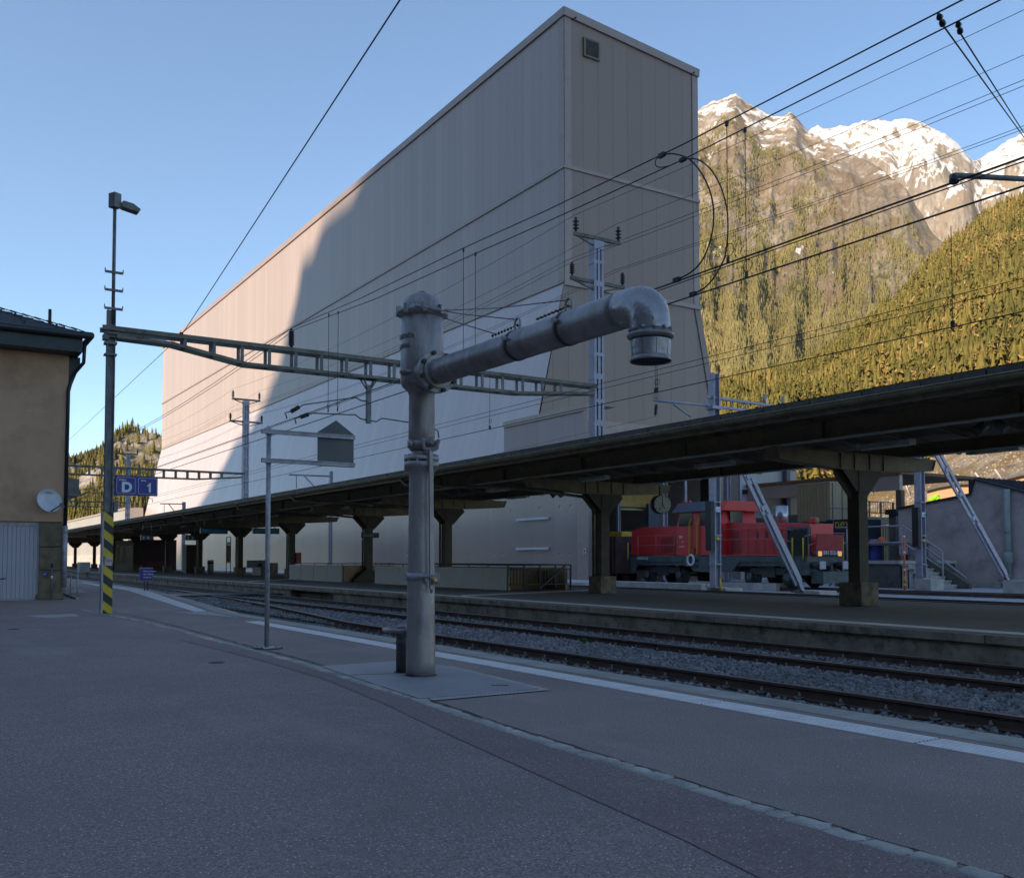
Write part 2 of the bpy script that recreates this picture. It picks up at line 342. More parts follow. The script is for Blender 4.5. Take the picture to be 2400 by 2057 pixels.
# near platform edge line in world units
E0, EI = 6.38, 14.52
EDGE = [(6.38, -30), (6.38, 12), (6.38, 18), (6.40, 22.0)]
for px, py in ((500, 1420), (462, 1409), (422, 1398), (390, 1390.5), (362, 1384), (320, 1376), (265, 1368)):
    p = gz(px, py); EDGE.append((p.x, p.y))
lastx = EDGE[-1][0]
EDGE += [(lastx + .1, 70), (lastx + .1, 240)]
EDGE = [e for i, e in enumerate(EDGE) if i == 0 or e[1] > EDGE[i - 1][1]]
def edge_x(t):
    for (x0, y0), (x1, y1) in zip(EDGE[:-1], EDGE[1:]):
        if y0 <= t <= y1: return x0 + (x1 - x0) * (t - y0) / (y1 - y0)
    return EDGE[-1][0]
def ys(a, b_, n): return [a + (b_ - a) * i / n for i in range(n + 1)]
YL = ys(-30, 10, 20) + ys(10, 70, 60)[1:] + ys(70, 240, 34)[1:]
b = MB()
for y0, y1 in zip(YL[:-1], YL[1:]):
    b.face([(-70, y0, 0), (edge_x(y0) - .33, y0, 0), (edge_x(y1) - .33, y1, 0), (-70, y1, 0)])
struct(b.build('platform', M['asphalt'], fix=False))
# kerb stones of the near edge: a real step
b = MB(); q = -30.0; i = 0
while q < 200:
    L = 1.0 if q < 70 else 5
    n = 1
    x0, x1 = edge_x(q), edge_x(q + L - .008)
    o = .0
    vs = [(x0 - .33, q, -.75), (x0 + o, q, -.75), (x1 + o, q + L - .008, -.75), (x1 - .33, q + L - .008, -.75)]
    zt = .004
    b.raw(vs + [(v[0], v[1], zt) for v in vs], [(0, 3, 2, 1), (4, 5, 6, 7), (0, 1, 5, 4), (1, 2, 6, 5), (2, 3, 7, 6), (3, 0, 4, 7)])
    q += L
struct(b.build('platform_kerb', M['kerb'], fix=False))
# ribbed tactile strip: seven painted ribs beside the near edge
def ribbon(b, fa, fb, y0, y1, z, step=1.0):
    n = max(1, int((y1 - y0) / step)); Y = ys(y0, y1, n)
    for a, c in zip(Y[:-1], Y[1:]): b.face([(fa(a), a, z), (fb(a), a, z), (fb(c), c, z), (fa(c), c, z)])
def inner(d): return lambda t: edge_x(t) - d
b = MB(); W0, W1 = .475, .77
for k in range(7):
    w = (W1 - W0) / 7
    q = -12.0
    while q < 18.4:
        a0, a1 = W0 + k * w, W0 + k * w + w * .58
        z0 = .004; y1 = min(q + 1.97, 18.5)
        b.raw([(6.38 - a1, q, 0), (6.38 - a0, q, 0), (6.38 - a0, y1, 0), (6.38 - a1, y1, 0)] + [(6.38 - a1, q, .006), (6.38 - a0, q, .006), (6.38 - a0, y1, .006), (6.38 - a1, y1, .006)],
              [(4, 5, 6, 7), (0, 1, 5, 4), (1, 2, 6, 5), (2, 3, 7, 6), (3, 0, 4, 7)])
        q += 2.0
tag(struct(b.build('tactile_strip', M['white_line'], fix=False)))
near = [gz(*p) for p in ((456, 1433.3), (357, 1401.8), (301.6, 1383.8), (260.6, 1377), (236, 1373.8), (193, 1365.4))]
far_ = [gz(*p) for p in ((486, 1432), (410, 1406), (342.6, 1382.6), (275, 1373.4), (236, 1370.5), (193, 1363.8))]
b = MB()
for k in range(8):
    f0, f1 = k / 8, k / 8 + .085
    for i in range(len(near) - 1):
        b.face([near[i].lerp(far_[i], f0) + Vector((0, 0, .006)), near[i].lerp(far_[i], f1) + Vector((0, 0, .006)), near[i + 1].lerp(far_[i + 1], f1) + Vector((0, 0, .006)), near[i + 1].lerp(far_[i + 1], f0) + Vector((0, 0, .006))])
struct(b.build('tactile_strip', M['white_line'], fix=False))
# pale slabs between the two tactile strips
for nm, pts in (('paving_slab', ((398, 1434.2), (490, 1433.3), (560, 1447), (455, 1439))), ('paving_slab', ((60, 1443), (173, 1438), (187, 1444), (105, 1447.5))), ('paving_slab', ((150, 1390), (182, 1380), (206, 1387.5), (168, 1389.5)))):
    sheet(nm, [gz(*p) for p in pts], .005, M['pale_slab'])
# forecourt asphalt left of the sett line, the newer strip of asphalt and the setts
SET = [(249, 1440), (330, 1455), (430, 1481), (520, 1506), (602, 1527), (700, 1552), (741, 1565), (850, 1601), (975, 1640), (1100, 1682), (1274, 1739), (1450, 1792), (1600, 1838), (1737, 1884), (1900, 1930), (2050, 1978), (2200, 2022), (2330, 2060), (2600, 2150)]
SW = [gz(*p) for p in SET]
SW = [Vector((SW[0].x - .2, SW[0].y + 3, 0))] + SW + [Vector((SW[-1].x, -6, 0)), Vector((SW[-1].x, -30, 0))]
b = MB()
for p, q_ in zip(SW[:-1], SW[1:]): b.face([(-70, p.y, .004), (p.x, p.y, .004), (q_.x, q_.y, .004), (-70, q_.y, .004)])
struct(b.build('forecourt', M['asphalt_old'], fix=False))
PT = [(420, 1500), (600, 1545), (760, 1592), (900, 1650), (1050, 1722), (1200, 1790), (1400, 1880), (1600, 1970), (1800, 2070), (2000, 2180), (2200, 2320)]
b = MB()
for (p, q_) in zip(PT[:-1], PT[1:]):
    A, B_ = gz(*p), gz(*q_)
    def sx(y):
        for u, v in zip(SW[:-1], SW[1:]):
            if v.y <= y <= u.y: return u.x + (v.x - u.x) * (u.y - y) / (u.y - v.y + 1e-9)
        return SW[-1].x
    b.face([(A.x, A.y, .008), (sx(A.y) - .07, A.y, .008), (sx(B_.y) - .07, B_.y, .008), (B_.x, B_.y, .008)])
struct(b.build('asphalt_patch', M['asphalt_patch'], fix=False))
def along(path, s):
    for a, c in zip(path[:-1], path[1:]):
        L = (c - a).length
        if s <= L: return a + (c - a) * (s / L), (c - a) / L
        s -= L
    return path[-1], (path[-1] - path[-2]).normalized()
b = MB(); tot = sum((c - a).length for a, c in zip(SW[:-1], SW[1:])); s_ = .5
while s_ < tot - 20:
    L = random.uniform(.11, .24); p, d = along(SW, s_ + L / 2); n = Vector((-d.y, d.x, 0)); w = random.uniform(.045, .06)
    hz = random.uniform(.008, .016); k = []
    for u, v in ((-.5, -1), (-.2, -1.08), (.2, -1.05), (.5, -1), (.53, 0), (.5, 1), (.1, 1.1), (-.5, 1), (-.52, 0)):
        k.append(p + d * (u * (L - .018) + random.uniform(-.008, .008)) + n * (v * w + random.uniform(-.006, .006)))
    c0 = p + Vector((0, 0, hz)); ring = [q_ + (c0 - q_) * .12 for q_ in k]
    vs = [(q_.x, q_.y, .0) for q_ in k] + [(q_.x, q_.y, hz * .9 + random.uniform(-.002, .002)) for q_ in ring] + [(p.x, p.y, hz)]
    m_ = len(k); b.smooth = True
    b.raw(vs, [(i, (i + 1) % m_, m_ + (i + 1) % m_, m_ + i) for i in range(m_)] + [(m_ + i, m_ + (i + 1) % m_, 2 * m_) for i in range(m_)])
    s_ += L
tag(b.build('sett_strip', M['sett'], fix=False), None, None); struct(bpy.data.objects['sett_strip'])
b = MB()
def crackline(b, pts, w, z=.0095, jag=.012):
    P = [gz(*p) for p in pts]; Q = []
    for a, c in zip(P[:-1], P[1:]):
        n = max(2, int((c - a).length / .12))
        for i in range(n): Q.append(a.lerp(c, i / n) + Vector((random.uniform(-jag, jag), random.uniform(-jag, jag), 0)))
    Q.append(P[-1])
    for a, c in zip(Q[:-1], Q[1:]):
        d = (c - a).normalized(); n = Vector((-d.y, d.x, 0)) * w * random.uniform(.4, 1)
        b.face([(a.x - n.x, a.y - n.y, z), (c.x - n.x, c.y - n.y, z), (c.x + n.x, c.y + n.y, z), (a.x + n.x, a.y + n.y, z)])
off = [(x + 14, y - 5) for x, y in SET]
crackline(b, off, .014, .0105)
crackline(b, [(0, 1441), (80, 1439), (160, 1436), (235, 1434)], .012)
crackline(b, [(400, 1435), (480, 1435), (540, 1440)], .01)
crackline(b, [(560, 1462), (640, 1475), (760, 1500), (830, 1515)], .004)
crackline(b, [(600, 1523), (700, 1519), (800, 1517), (830, 1521)], .004)
crackline(b, [(240, 1440), (330, 1437), (460, 1435)], .005)
struct(b.build('tar_joint', M['crack'], fix=False))
# ---- steel cover plate round the crane
cp = [gz(*p) for p in ((751, 1563.5), (981, 1640), (1262, 1617), (1065, 1568), (940, 1552))]
rim = [gz(*p) for p in ((740, 1563), (980, 1646), (1292, 1618), (1065, 1563), (940, 1549))]
b = MB(); b.face([(p.x, p.y, .009) for p in rim]); struct(b.build('plate_surround', M['pale_slab'], fix=False))
m, nt, bs = newmat('chequer_plate'); geo = _n(nt, 'ShaderNodeNewGeometry').outputs['Position']
sp = _n(nt, 'ShaderNodeSeparateXYZ'); nt.links.new(geo, sp.inputs[0]); k = 2 * math.pi / .085
sa = mth(nt, 'SINE', mth(nt, 'MULTIPLY', mth(nt, 'ADD', sp.outputs[0], sp.outputs[1]), k)); sb = mth(nt, 'SINE', mth(nt, 'MULTIPLY', mth(nt, 'SUBTRACT', sp.outputs[0], sp.outputs[1]), k))
h = ramp(nt, mth(nt, 'MULTIPLY', sa, sb), .25, .6)
c = mixc(nt, h, (.27, .255, .26), (.46, .43, .43)); c = mixc(nt, ramp(nt, noi(nt, 2.2, 5, .65, geo), .42, .7, 0, .5), c, (.22, .2, .2))
nt.links.new(c, bs.inputs['Base Color']); bs.inputs['Roughness'].default_value = .5; bs.inputs['Metallic'].default_value = .25; bumpn(nt, h, .8, .006, bs)
M['chequer'] = m
b = MB(); b.prism([(p.x, p.y, .010) for p in cp], (0, 0, .008)); cpo = b.build('cover_plate', M['chequer'])
tag(cpo, 'grey chequered steel cover plate set in the platform under the water crane', 'cover plate')
a, c = gz(820, 1585), gz(955, 1581); b = MB(); d = (c - a).normalized(); b.bar(a + Vector((0, 0, .019)), c + Vector((0, 0, .019)), .012, .002); b.build('plate_joint', M['crack'], cpo)
# ---- island platform
YE = 220
gapA, gapB = gx(678, 1386, EI).y, gx(778, 1396, EI).y
gapA, gapB = max(gapA, gapB), min(gapA, gapB)
b = MB(); b.bx(EI + .5, 24.0, -30, YE, -.75, 0)
struct(b.build('island_platform', M['asphalt_isl'], fix=False))
b = MB()
q = -30.0
while q < YE:
    L = 3.0; b.bx(EI, EI + .5, q, q + L - .015, -.135, .004); q += L
b2 = MB(); b2.bx(EI + .06, EI + .48, -30, gapB, -.75, -.136); b2.bx(EI + .06, EI + .48, gapA, YE, -.75, -.136); b2.bx(EI + .40, EI + .48, gapB + .01, gapA - .01, -.75, -.3)
struct(b.build('platform_coping', M['wall_old'], bevel=.012)); struct(b2.build('platform_wall', M['wall_old'], fix=False))
sheet('coping_edge', [(EI + .005, -30), (EI + .11, -30), (EI + .11, YE), (EI + .005, YE)], .008, M['rusty_edge'])
sheet('coping_band', [(EI + .12, -30), (EI + .49, -30), (EI + .49, YE), (EI + .12, YE)], .008, M['asphalt_isl'])
b = MB(); q = -10.0
while q < 150: b.face([(EI + .52, q, .006), (EI + 1.0, q, .006), (EI + 1.0, q + 1.98, .006), (EI + .52, q + 1.98, .006)]); q += 2.0
struct(b.build('painted_line', M['cream_line'], fix=False))
P_ = [gz(*p) for p in ((1082, 1397.5), (1378, 1384.5), (1378, 1382), (1082, 1394.5))]; sheet('painted_line', P_, .007, M['cream_line'])
P_ = [gz(*p) for p in ((583, 1363), (690, 1357.5), (690, 1356), (583, 1361))]; sheet('painted_line', P_, .007, M['cream_line'])
b = MB(); b.bx(24.01, 24.3, -30, YE, -.75, .006); struct(b.build('platform_kerb', M['kerb'], fix=False))
# ---- track bed
b = MB(); b.face([(6.0, -30, Z_GR), (14.9, -30, Z_GR), (14.9, 240, Z_GR), (6.0, 240, Z_GR)])
def ballast_mat():
    m, nt, bs = newmat('ballast_bed'); geo = _n(nt, 'ShaderNodeNewGeometry').outputs['Position']
    v = _n(nt, 'ShaderNodeTexVoronoi'); v.inputs['Scale'].default_value = 16; nt.links.new(geo, v.inputs['Vector'])
    hs = _n(nt, 'ShaderNodeSeparateColor'); nt.links.new(v.outputs['Color'], hs.inputs[0])
    c = mixc(nt, hs.outputs[0], (.12, .105, .10), (.42, .38, .37)); c = mixc(nt, ramp(nt, v.outputs['Distance'], .35, .7, 0, .85), c, (.015, .014, .013))
    c = mixc(nt, ramp(nt, noi(nt, .8, 4, .6, geo), .4, .7, 0, .5), c, (.10, .085, .07)); nt.links.new(c, bs.inputs['Base Color']); bs.inputs['Roughness'].default_value = .9
    bumpn(nt, mth(nt, 'SUBTRACT', 1.0, v.outputs['Distance']), 1, .05, bs); return m
M['ballast'] = ballast_mat()
struct(b.build('ballast_bed', M['ballast'], fix=False))
b = MB(); b.face([(24.3, -30, -.52), (130, -30, -.52), (130, 260, -.52), (24.3, 260, -.52)])
struct(b.build('yard_ground', M['light_gravel'], fix=False))
for nm, xs in (('ballast_bed', (30.2, 35.2)),):
    b = MB(); b.face([(xs[0], -30, -.50), (xs[1], -30, -.50), (xs[1], 90, -.50), (xs[0], 90, -.50)]); struct(b.build(nm, M['ballast'], fix=False))
# real stones (one piece: nobody could count them)
def icos():
    t = (1 + 5 ** .5) / 2
    v = np.array([(-1, t, 0), (1, t, 0), (-1, -t, 0), (1, -t, 0), (0, -1, t), (0, 1, t), (0, -1, -t), (0, 1, -t), (t, 0, -1), (t, 0, 1), (-t, 0, -1), (-t, 0, 1)], float); v /= np.linalg.norm(v[0])
    f = np.array([(0, 11, 5), (0, 5, 1), (0, 1, 7), (0, 7, 10), (0, 10, 11), (1, 5, 9), (5, 11, 4), (11, 10, 2), (10, 7, 6), (7, 1, 8), (3, 9, 4), (3, 4, 2), (3, 2, 6), (3, 6, 8), (3, 8, 9), (4, 9, 5), (2, 4, 11), (6, 2, 10), (8, 6, 7), (9, 8, 1)])
    return v, f
def np_mesh(name, V, Fc, m, attr=None, smooth=False):
    me = bpy.data.meshes.new(name); n = len(V); k = Fc.shape[1]
    me.vertices.add(n); me.vertices.foreach_set('co', V.astype(np.float32).ravel())
    me.loops.add(Fc.size); me.loops.foreach_set('vertex_index', Fc.astype(np.int32).ravel())
    me.polygons.add(len(Fc)); me.polygons.foreach_set('loop_start', np.arange(0, Fc.size, k, dtype=np.int32)); me.polygons.foreach_set('loop_total', np.full(len(Fc), k, dtype=np.int32))
    if smooth: me.polygons.foreach_set('use_smooth', np.ones(len(Fc), bool))
    for x in (m if isinstance(m, list) else [m]): me.materials.append(x)
    me.update(calc_edges=True)
    if attr is not None:
        a = me.attributes.new('tint', 'FLOAT', 'POINT'); a.data.foreach_set('value', attr.astype(np.float32))
    o = bpy.data.objects.new(name, me); C.objects.link(o); return o
def stones(zones, name):
    iv, ifc = icos(); P = []; Sz = []
    for x0, x1, y0, y1, dens, sz, zc in zones:
        n = int((x1 - x0) * (y1 - y0) * dens)
        P.append(np.stack([RNG.uniform(x0, x1, n), RNG.uniform(y0, y1, n), zc + RNG.uniform(-.015, .035, n)], 1)); Sz.append(RNG.uniform(.65, 1.35, n) * sz)
    P = np.concatenate(P); Sz = np.concatenate(Sz); n = len(P)
    V = iv[None] * (1 + RNG.uniform(-.28, .28, (n, 12, 1))); V = V * (Sz[:, None, None] * RNG.uniform(.6, 1.25, (n, 1, 3)))
    a = RNG.uniform(0, 6.283, n); ca, sa = np.cos(a)[:, None], np.sin(a)[:, None]
    X = V[..., 0] * ca - V[..., 1] * sa; Y = V[..., 0] * sa + V[..., 1] * ca; t = RNG.uniform(-.6, .6, n)[:, None]
    Z = V[..., 2] * np.cos(t) + X * np.sin(t)
    V = np.stack([X, Y, Z], 2) + P[:, None]
    Fc = (ifc[None] + (np.arange(n) * 12)[:, None, None]).reshape(-1, 3)
    return np_mesh(name, V.reshape(-1, 3), Fc, M['stone_t'], np.repeat(RNG.uniform(0, 1, n), 12))
m, nt, bs = newmat('ballast_stone_tinted'); at = _n(nt, 'ShaderNodeAttribute', attribute_name='tint')
c = mixc(nt, at.outputs['Fac'], (.11, .095, .085), (.50, .455, .45)); geo = _n(nt, 'ShaderNodeNewGeometry').outputs['Position']
c = mixc(nt, ramp(nt, noi(nt, .7, 4, .6, geo), .45, .7, 0, .55), c, (.12, .10, .08)); c = mixc(nt, noi(nt, 60, 3, .6, geo), c, (.1, .1, .1)); nt.links.new(c, bs.inputs['Base Color']); bs.inputs['Roughness'].default_value = .85
M['stone_t'] = m
st = stones([(9.36, 11.52, 3, 14, 520, .034, Z_GR + .03), (9.36, 11.52, 14, 34, 330, .04, Z_GR + .03), (9.36, 11.52, 34, 60, 110, .06, Z_GR + .03),
             (11.82, 13.34, 4, 20, 330, .033, Z_GR + .0), (11.82, 13.34, 20, 45, 130, .045, Z_GR), (13.62, 14.55, 6, 40, 130, .035, Z_GR - .02),
             (8.3, 9.08, 2, 24, 260, .033, Z_GR - .01), (6.6, 8.3, 18, 34, 160, .045, Z_GR - .01)], 'ballast')
tag(st, kind='stuff')
# ---- tracks
def shift1(t):      # the near track swings over to the right beyond the points
    return 0.0 if t < 21 else edge_x(min(t, 60)) - 6.38
def rail_mesh(xf, y0, y1, step):
    b = MB(); prof = [(-.070, -.165), (.070, -.165), (.070, -.150), (.012, -.135), (.010, -.045), (.036, -.035), (.036, -.004), (.030, 0), (-.030, 0), (-.036, -.004), (-.036, -.035), (-.010, -.045), (-.012, -.135), (-.070, -.150)]
    n = int((y1 - y0) / step); Y = ys(y0, y1, n); K = len(prof)
    vs = [(xf(y) + x, y, Z_RT + z) for y in Y for x, z in prof]
    for i in range(n):
        for k in range(K):
            b.m = 1 if k in (6, 7, 8) else 0
            pass
    fs = []
    b.v = vs
    for i in range(n):
        for k in range(K):
            b.f.append((i * K + k, i * K + (k + 1) % K, (i + 1) * K + (k + 1) % K, (i + 1) * K + k)); b.mi.append(1 if k in (5, 6, 7, 8) else 0); b.sm.append(False)
    return b
def clip_mb(x, y, s):
    b = MB(); zf = Z_RT - .165
    b.bx(x - .19, x + .19, y - .085, y + .085, zf - .02, zf - .002)
    for d in (-1, 1):
        b.box((x + d * .105, y, zf + .022), (.06, .075, .045)); b.lathe([(.021, 0), (.021, .03), (.012, .032), (.012, .055)], (x + d * .105, y, zf + .045), 8)
        b.tube([(x + d * .07, y - .05, zf + .02), (x + d * .12, y - .055, zf + .045), (x + d * .15, y, zf + .02), (x + d * .12, y + .055, zf + .045), (x + d * .07, y + .05, zf + .02)], .009, 5)
    return b
CL = {}
def track(label, rails, y0, y1, sl=True, clips=(), gauge_c=None, step=3.0, sl_y=None):
    T = thing('railway_track', label, 'railway track', (gauge_c(0), 0, Z_GR))
    for f in rails: rail_mesh(f, y0, y1, step).build('rail', [M['rail_side'], M['rail_top']], T, fix=False)
    if sl:
        b = MB(); y = sl_y[0]
        while y < sl_y[1]:
            c = gauge_c(y); b.bx(c - 1.3, c + 1.3, y - .12, y + .12, Z_GR - .1, Z_GR + .008); y += .6
        so = b.build('sleepers', M['sleeper'], T, fix=False); tag(so, kind='stuff')
    n = 0; rest = MB(); cnt = 0
    for f, a, z in clips:
        y = a
        while y < z:
            cb = clip_mb(0, 0, 1)
            if cnt < 96:
                if 'c' not in CL: CL['c'] = cb.build('rail_fastening', M['clip'], T).data; o = bpy.data.objects['rail_fastening']
                else: o = bpy.data.objects.new('rail_fastening', CL['c']); C.objects.link(o); o.parent = T; o.matrix_parent_inverse = Matrix.Translation(-T.location)
                o.location = (f(y), y, 0)
            else:
                i0 = len(rest.v); rest.raw([(v[0] + f(y), v[1] + y, v[2]) for v in cb.v], cb.f)
            cnt += 1; y += .6
    if rest.v: tag(rest.build('rail_fastenings', M['clip'], T, fix=False), kind='stuff')
    return T
track('near rusty track beside the paved platform with the water crane', [lambda t: 7.41 + shift1(t), lambda t: 9.22 + shift1(t)], -20, 62, True, [(lambda t: 9.22 + shift1(t), 2.0, 45)], lambda t: 8.31 + shift1(t), 1.5, (0, 60))
track('rusty track running along the stained wall of the island platform', [lambda t: 11.67, lambda t: 13.48], -20, 220, True, [(lambda t: 11.67, 5.0, 36), (lambda t: 13.48, 6.0, 34)], lambda t: 12.57, 10, (0, 110))
track('yard track just beyond the island platform, partly hidden by its edge', [lambda t: 31.9, lambda t: 33.6], -10, 140, False, [], lambda t: 32.7, 10)
track('yard track under the red locomotive', [lambda t: 40.3, lambda t: 42.0], -10, 56, False, [], lambda t: 41.1, 10)
# rubber level-crossing boards where the platforms are linked
b = MB(); a = gx(545, 1372, 12.6).y
for x0, x1 in ((9.4, 11.55), (11.8, 13.38), (13.6, 14.5)): b.bx(x0, x1, a - 1.2, a + 1.4, Z_GR + .01, Z_RT - .01)
tag(b.build('track_crossing', M['hblack'], bevel=.01), 'dark rubber crossing boards laid between the rails', 'track crossing')
for px, py, lb in ((31, 1475, 'small round iron valve cover in the asphalt at the left edge'), (507, 1553, 'small oval iron cover in the dark asphalt left of the steel plate')):
    p = gz(px, py); b = MB(); b.lathe([(.075, .004), (.075, .010), (.06, .013)], (p.x, p.y, 0), 20); b.lathe([(.095, .002), (.095, .0065), (.078, .0065)], (p.x, p.y, 0), 20); tag(b.build('valve_cover', M['rail_side']), lb, 'valve cover')
# small weeds in the ballast
for px, py, X, s_, lb in ((672, 1417, 10.3, .09, 'small green weed in the ballast behind the thin sign post'), (1370, 1503, 11.2, .12, 'tall thin weed in the ballast right of the water crane')):
    p = gx(px, py, X); b = MB()
    for i in range(26):
        a = random.uniform(0, 6.28); r = random.uniform(.2, 1) * s_ * .7; h = random.uniform(.3, 1) * s_ * 1.4; w = .012
        q = Vector((p.x + math.cos(a) * r, p.y + math.sin(a) * r, Z_GR + .03 + h)); bs_ = Vector((p.x, p.y, Z_GR + .02)); n = Vector((-math.sin(a), math.cos(a), 0)) * w
        mid = bs_.lerp(q, .6) + Vector((0, 0, .03)); b.face([bs_, mid - n * 2, q, mid + n * 2])
    if 'weed' not in M: M['weed'] = mat('weed_green', (.06, .14, .03), .7)
    tag(b.build('weed', M['weed'], fix=False), lb, 'weed')
# ================================================================ terrain
def azdist(px): d = ray(px, YH); return Vector((d.x, d.y, 0)).normalized()
def interp(tab, x):
    if x <= tab[0][0]: return tab[0][1]
    for (a, b_), (c, d) in zip(tab[:-1], tab[1:]):
        if a <= x <= c: return b_ + (d - b_) * (x - a) / (c - a)
    return tab[-1][1]
def fbm(p, o=5): return noise.fractal(Vector(p), 1.0, 2.0, o)
class Terrain:
    """a slope on a polar grid about the valley floor: ground distance r0..r1 by direction, height by the ridge line"""
    def __init__(s, name, sil, r0, r1, zb, px0, px1, nx, ns, amp, sc, m, pw=1.0, jag=0.0, rp=1.0, back=True, gully=0.0, kind='structure'):
        s.px0, s.px1, s.nx, s.ns = px0, px1, nx, ns; G = np.zeros((nx, ns, 3)); Hh = []
        for i in range(nx):
            px = px0 + (px1 - px0) * i / (nx - 1); a = azdist(px); rr = interp(r1, px) if isinstance(r1, list) else r1; ra = interp(r0, px) if isinstance(r0, list) else r0
            d = ray(px, interp(sil, px)); zr = CZ + rr * d.z / math.hypot(d.x, d.y)
            zbb = interp(zb, px) if isinstance(zb, list) else zb
            for j in range(ns):
                f = j / (ns - 1) if not back else min(1.0, j / (ns - 4)); bk = 0 if not back else max(0, j - (ns - 4))
                r = ra + (rr - ra) * f ** rp; z = zbb + (zr - zbb) * f ** pw
                x, y = a.x * r, a.y * r
                w = math.sin(min(1, f * 1.02) * math.pi) ** .6 if f < 1 else 0
                nz = fbm((x / sc, y / sc, z / sc + 3)) * amp * w
                if gully: nz += -abs(fbm((px / gully, f * 3.0, 7.3), 4)) * amp * .5 * w
                if jag and f > .6: nz += (noise.ridged_multi_fractal(Vector((px / 60, f * 4, 1.7)), 1, 2, 5, 1, 2) - 1.1) * jag * (f - .6) / .4
                rn = fbm((x / sc + 9, y / sc, z / sc)) * amp * .8 * w
                x, y = a.x * (r + rn), a.y * (r + rn)
                if bk: x, y, nz = a.x * (r + bk * rr * .12), a.y * (r + bk * rr * .12), -bk * zr * .25
                G[i, j] = (x, y, z + nz)
        s.G = G
        idx = np.arange(nx * ns).reshape(nx, ns); Fc = np.stack([idx[:-1, :-1], idx[1:, :-1], idx[1:, 1:], idx[:-1, 1:]], -1).reshape(-1, 4)
        s.o = np_mesh(name, G.reshape(-1, 3), Fc, m, smooth=True); tag(s.o, kind=kind)
    def at(s, u, v):
        """u 0..1 across, v 0..1 up"""
        x = u * (s.nx - 1); y = v * (s.ns - 4); i = np.clip(x.astype(int), 0, s.nx - 2); j = np.clip(y.astype(int), 0, s.ns - 2); fx = (x - i)[:, None]; fy = (y - j)[:, None]; G = s.G
        return (G[i, j] * (1 - fx) + G[i + 1, j] * fx) * (1 - fy) + (G[i, j + 1] * (1 - fx) + G[i + 1, j + 1] * fx) * fy
def rockmat(name, snow_lo, snow_hi, grass, rock, rs=60.0, snow_bias=0.0, streak=(1, 1, .18), green=None, red=None, snow_k=1.9, nk=.3):
    m, nt, bs = newmat(name); g_ = _n(nt, 'ShaderNodeNewGeometry'); geo = g_.outputs['Position']
    sp = _n(nt, 'ShaderNodeSeparateXYZ'); nt.links.new(geo, sp.inputs[0]); z = sp.outputs[2]
    n1 = noi(nt, 1 / rs, 8, .68, geo); n2 = noi(nt, 4 / rs, 7, .7, geo, streak); n3 = noi(nt, 1 / (rs * 3.5), 6, .6, geo)
    c = mixc(nt, ramp(nt, n2, .35, .65), tuple(v * .45 for v in rock), tuple(v * 1.25 for v in rock))
    c = mixc(nt, ramp(nt, n1, .44, .58), c, grass)
    if red: c = mixc(nt, ramp(nt, n3, .47, .56, 0, .55), c, red)
    if green: c = mixc(nt, mth(nt, 'MULTIPLY', ramp(nt, n1, .40, .53, 1, 0), ramp(nt, z, snow_lo * .45, snow_lo * 1.0, 1, .0)), c, green)
    nrm = _n(nt, 'ShaderNodeSeparateXYZ'); nt.links.new(g_.outputs['Normal'], nrm.inputs[0])
    zz = ramp(nt, z, snow_lo, snow_hi, -.25, .22)
    sn = mth(nt, 'ADD', mth(nt, 'ADD', zz, mth(nt, 'MULTIPLY', mth(nt, 'SUBTRACT', noi(nt, 1.6 / rs, 8, .66, geo, (1, 1, .45)), .5), snow_k)), snow_bias)
    sn = mth(nt, 'ADD', sn, mth(nt, 'MULTIPLY', mth(nt, 'SUBTRACT', nrm.outputs[2], .6), nk))
    c = mixc(nt, ramp(nt, sn, -.02, .04), c, (.88, .86, .82))
    nt.links.new(c, bs.inputs['Base Color']); bs.inputs['Roughness'].default_value = .95; bs.inputs['Specular IOR Level'].default_value = .1
    bumpn(nt, mth(nt, 'ADD', n2, mth(nt, 'MULTIPLY', noi(nt, 14 / rs, 5, .7, geo), .4)), 1.0, rs * .22, bs); return m
SIL3 = [(1500, 420), (1700, 360), (1840, 330), (1870, 312), (1900, 302), (1932, 296), (1986, 293), (2036, 281), (2102, 284), (2156, 275), (2195, 286), (2225, 305), (2256, 328), (2280, 355), (2299, 375), (2314, 373), (2334, 359), (2357, 344), (2380, 324), (2400, 314), (2470, 270), (2600, 230), (2900, 300)]
SIL2 = [(1000, 620), (1400, 420), (1560, 300), (1640, 262), (1662, 250), (1690, 231), (1706, 224), (1735, 221), (1750, 230), (1777, 247), (1800, 262), (1826, 275), (1850, 270), (1866, 261), (1880, 270), (1896, 288), (1920, 315), (1960, 332), (1990, 348), (2044, 374), (2083, 402), (2140, 444), (2200, 538), (2240, 582), (2300, 640), (2450, 730), (2700, 830)]
SIL1 = [(1500, 1010), (1600, 968), (1690, 940), (1750, 920), (1806, 918), (1860, 902), (1900, 882), (1935, 860), (1970, 838), (2020, 795), (2060, 758), (2095, 735), (2120, 714), (2150, 680), (2165, 662), (2200, 627), (2247, 585), (2305, 540), (2350, 508), (2400, 487), (2550, 420), (2900, 300)]
SILL = [(60, 1150), (100, 1125), (162, 1098), (203, 1076), (240, 1060), (275, 1044), (318, 1038), (371, 1036), (450, 1020), (600, 1010), (800, 1060)]
mat3 = rockmat('snowy_crag', 1000, 1500, (.42, .32, .22), (.50, .42, .33), 75, -.06, snow_k=3.2, nk=.9)
mat2 = rockmat('rocky_mountain', 620, 1180, (.30, .215, .12), (.60, .50, .40), 55, -.06, green=(.13, .12, .035), red=(.25, .19, .13), streak=(1, 1, .8))
mat1 = rockmat('rough_lit_slope', 5000, 6000, (.30, .21, .10), (.42, .36, .28), 9, -1)
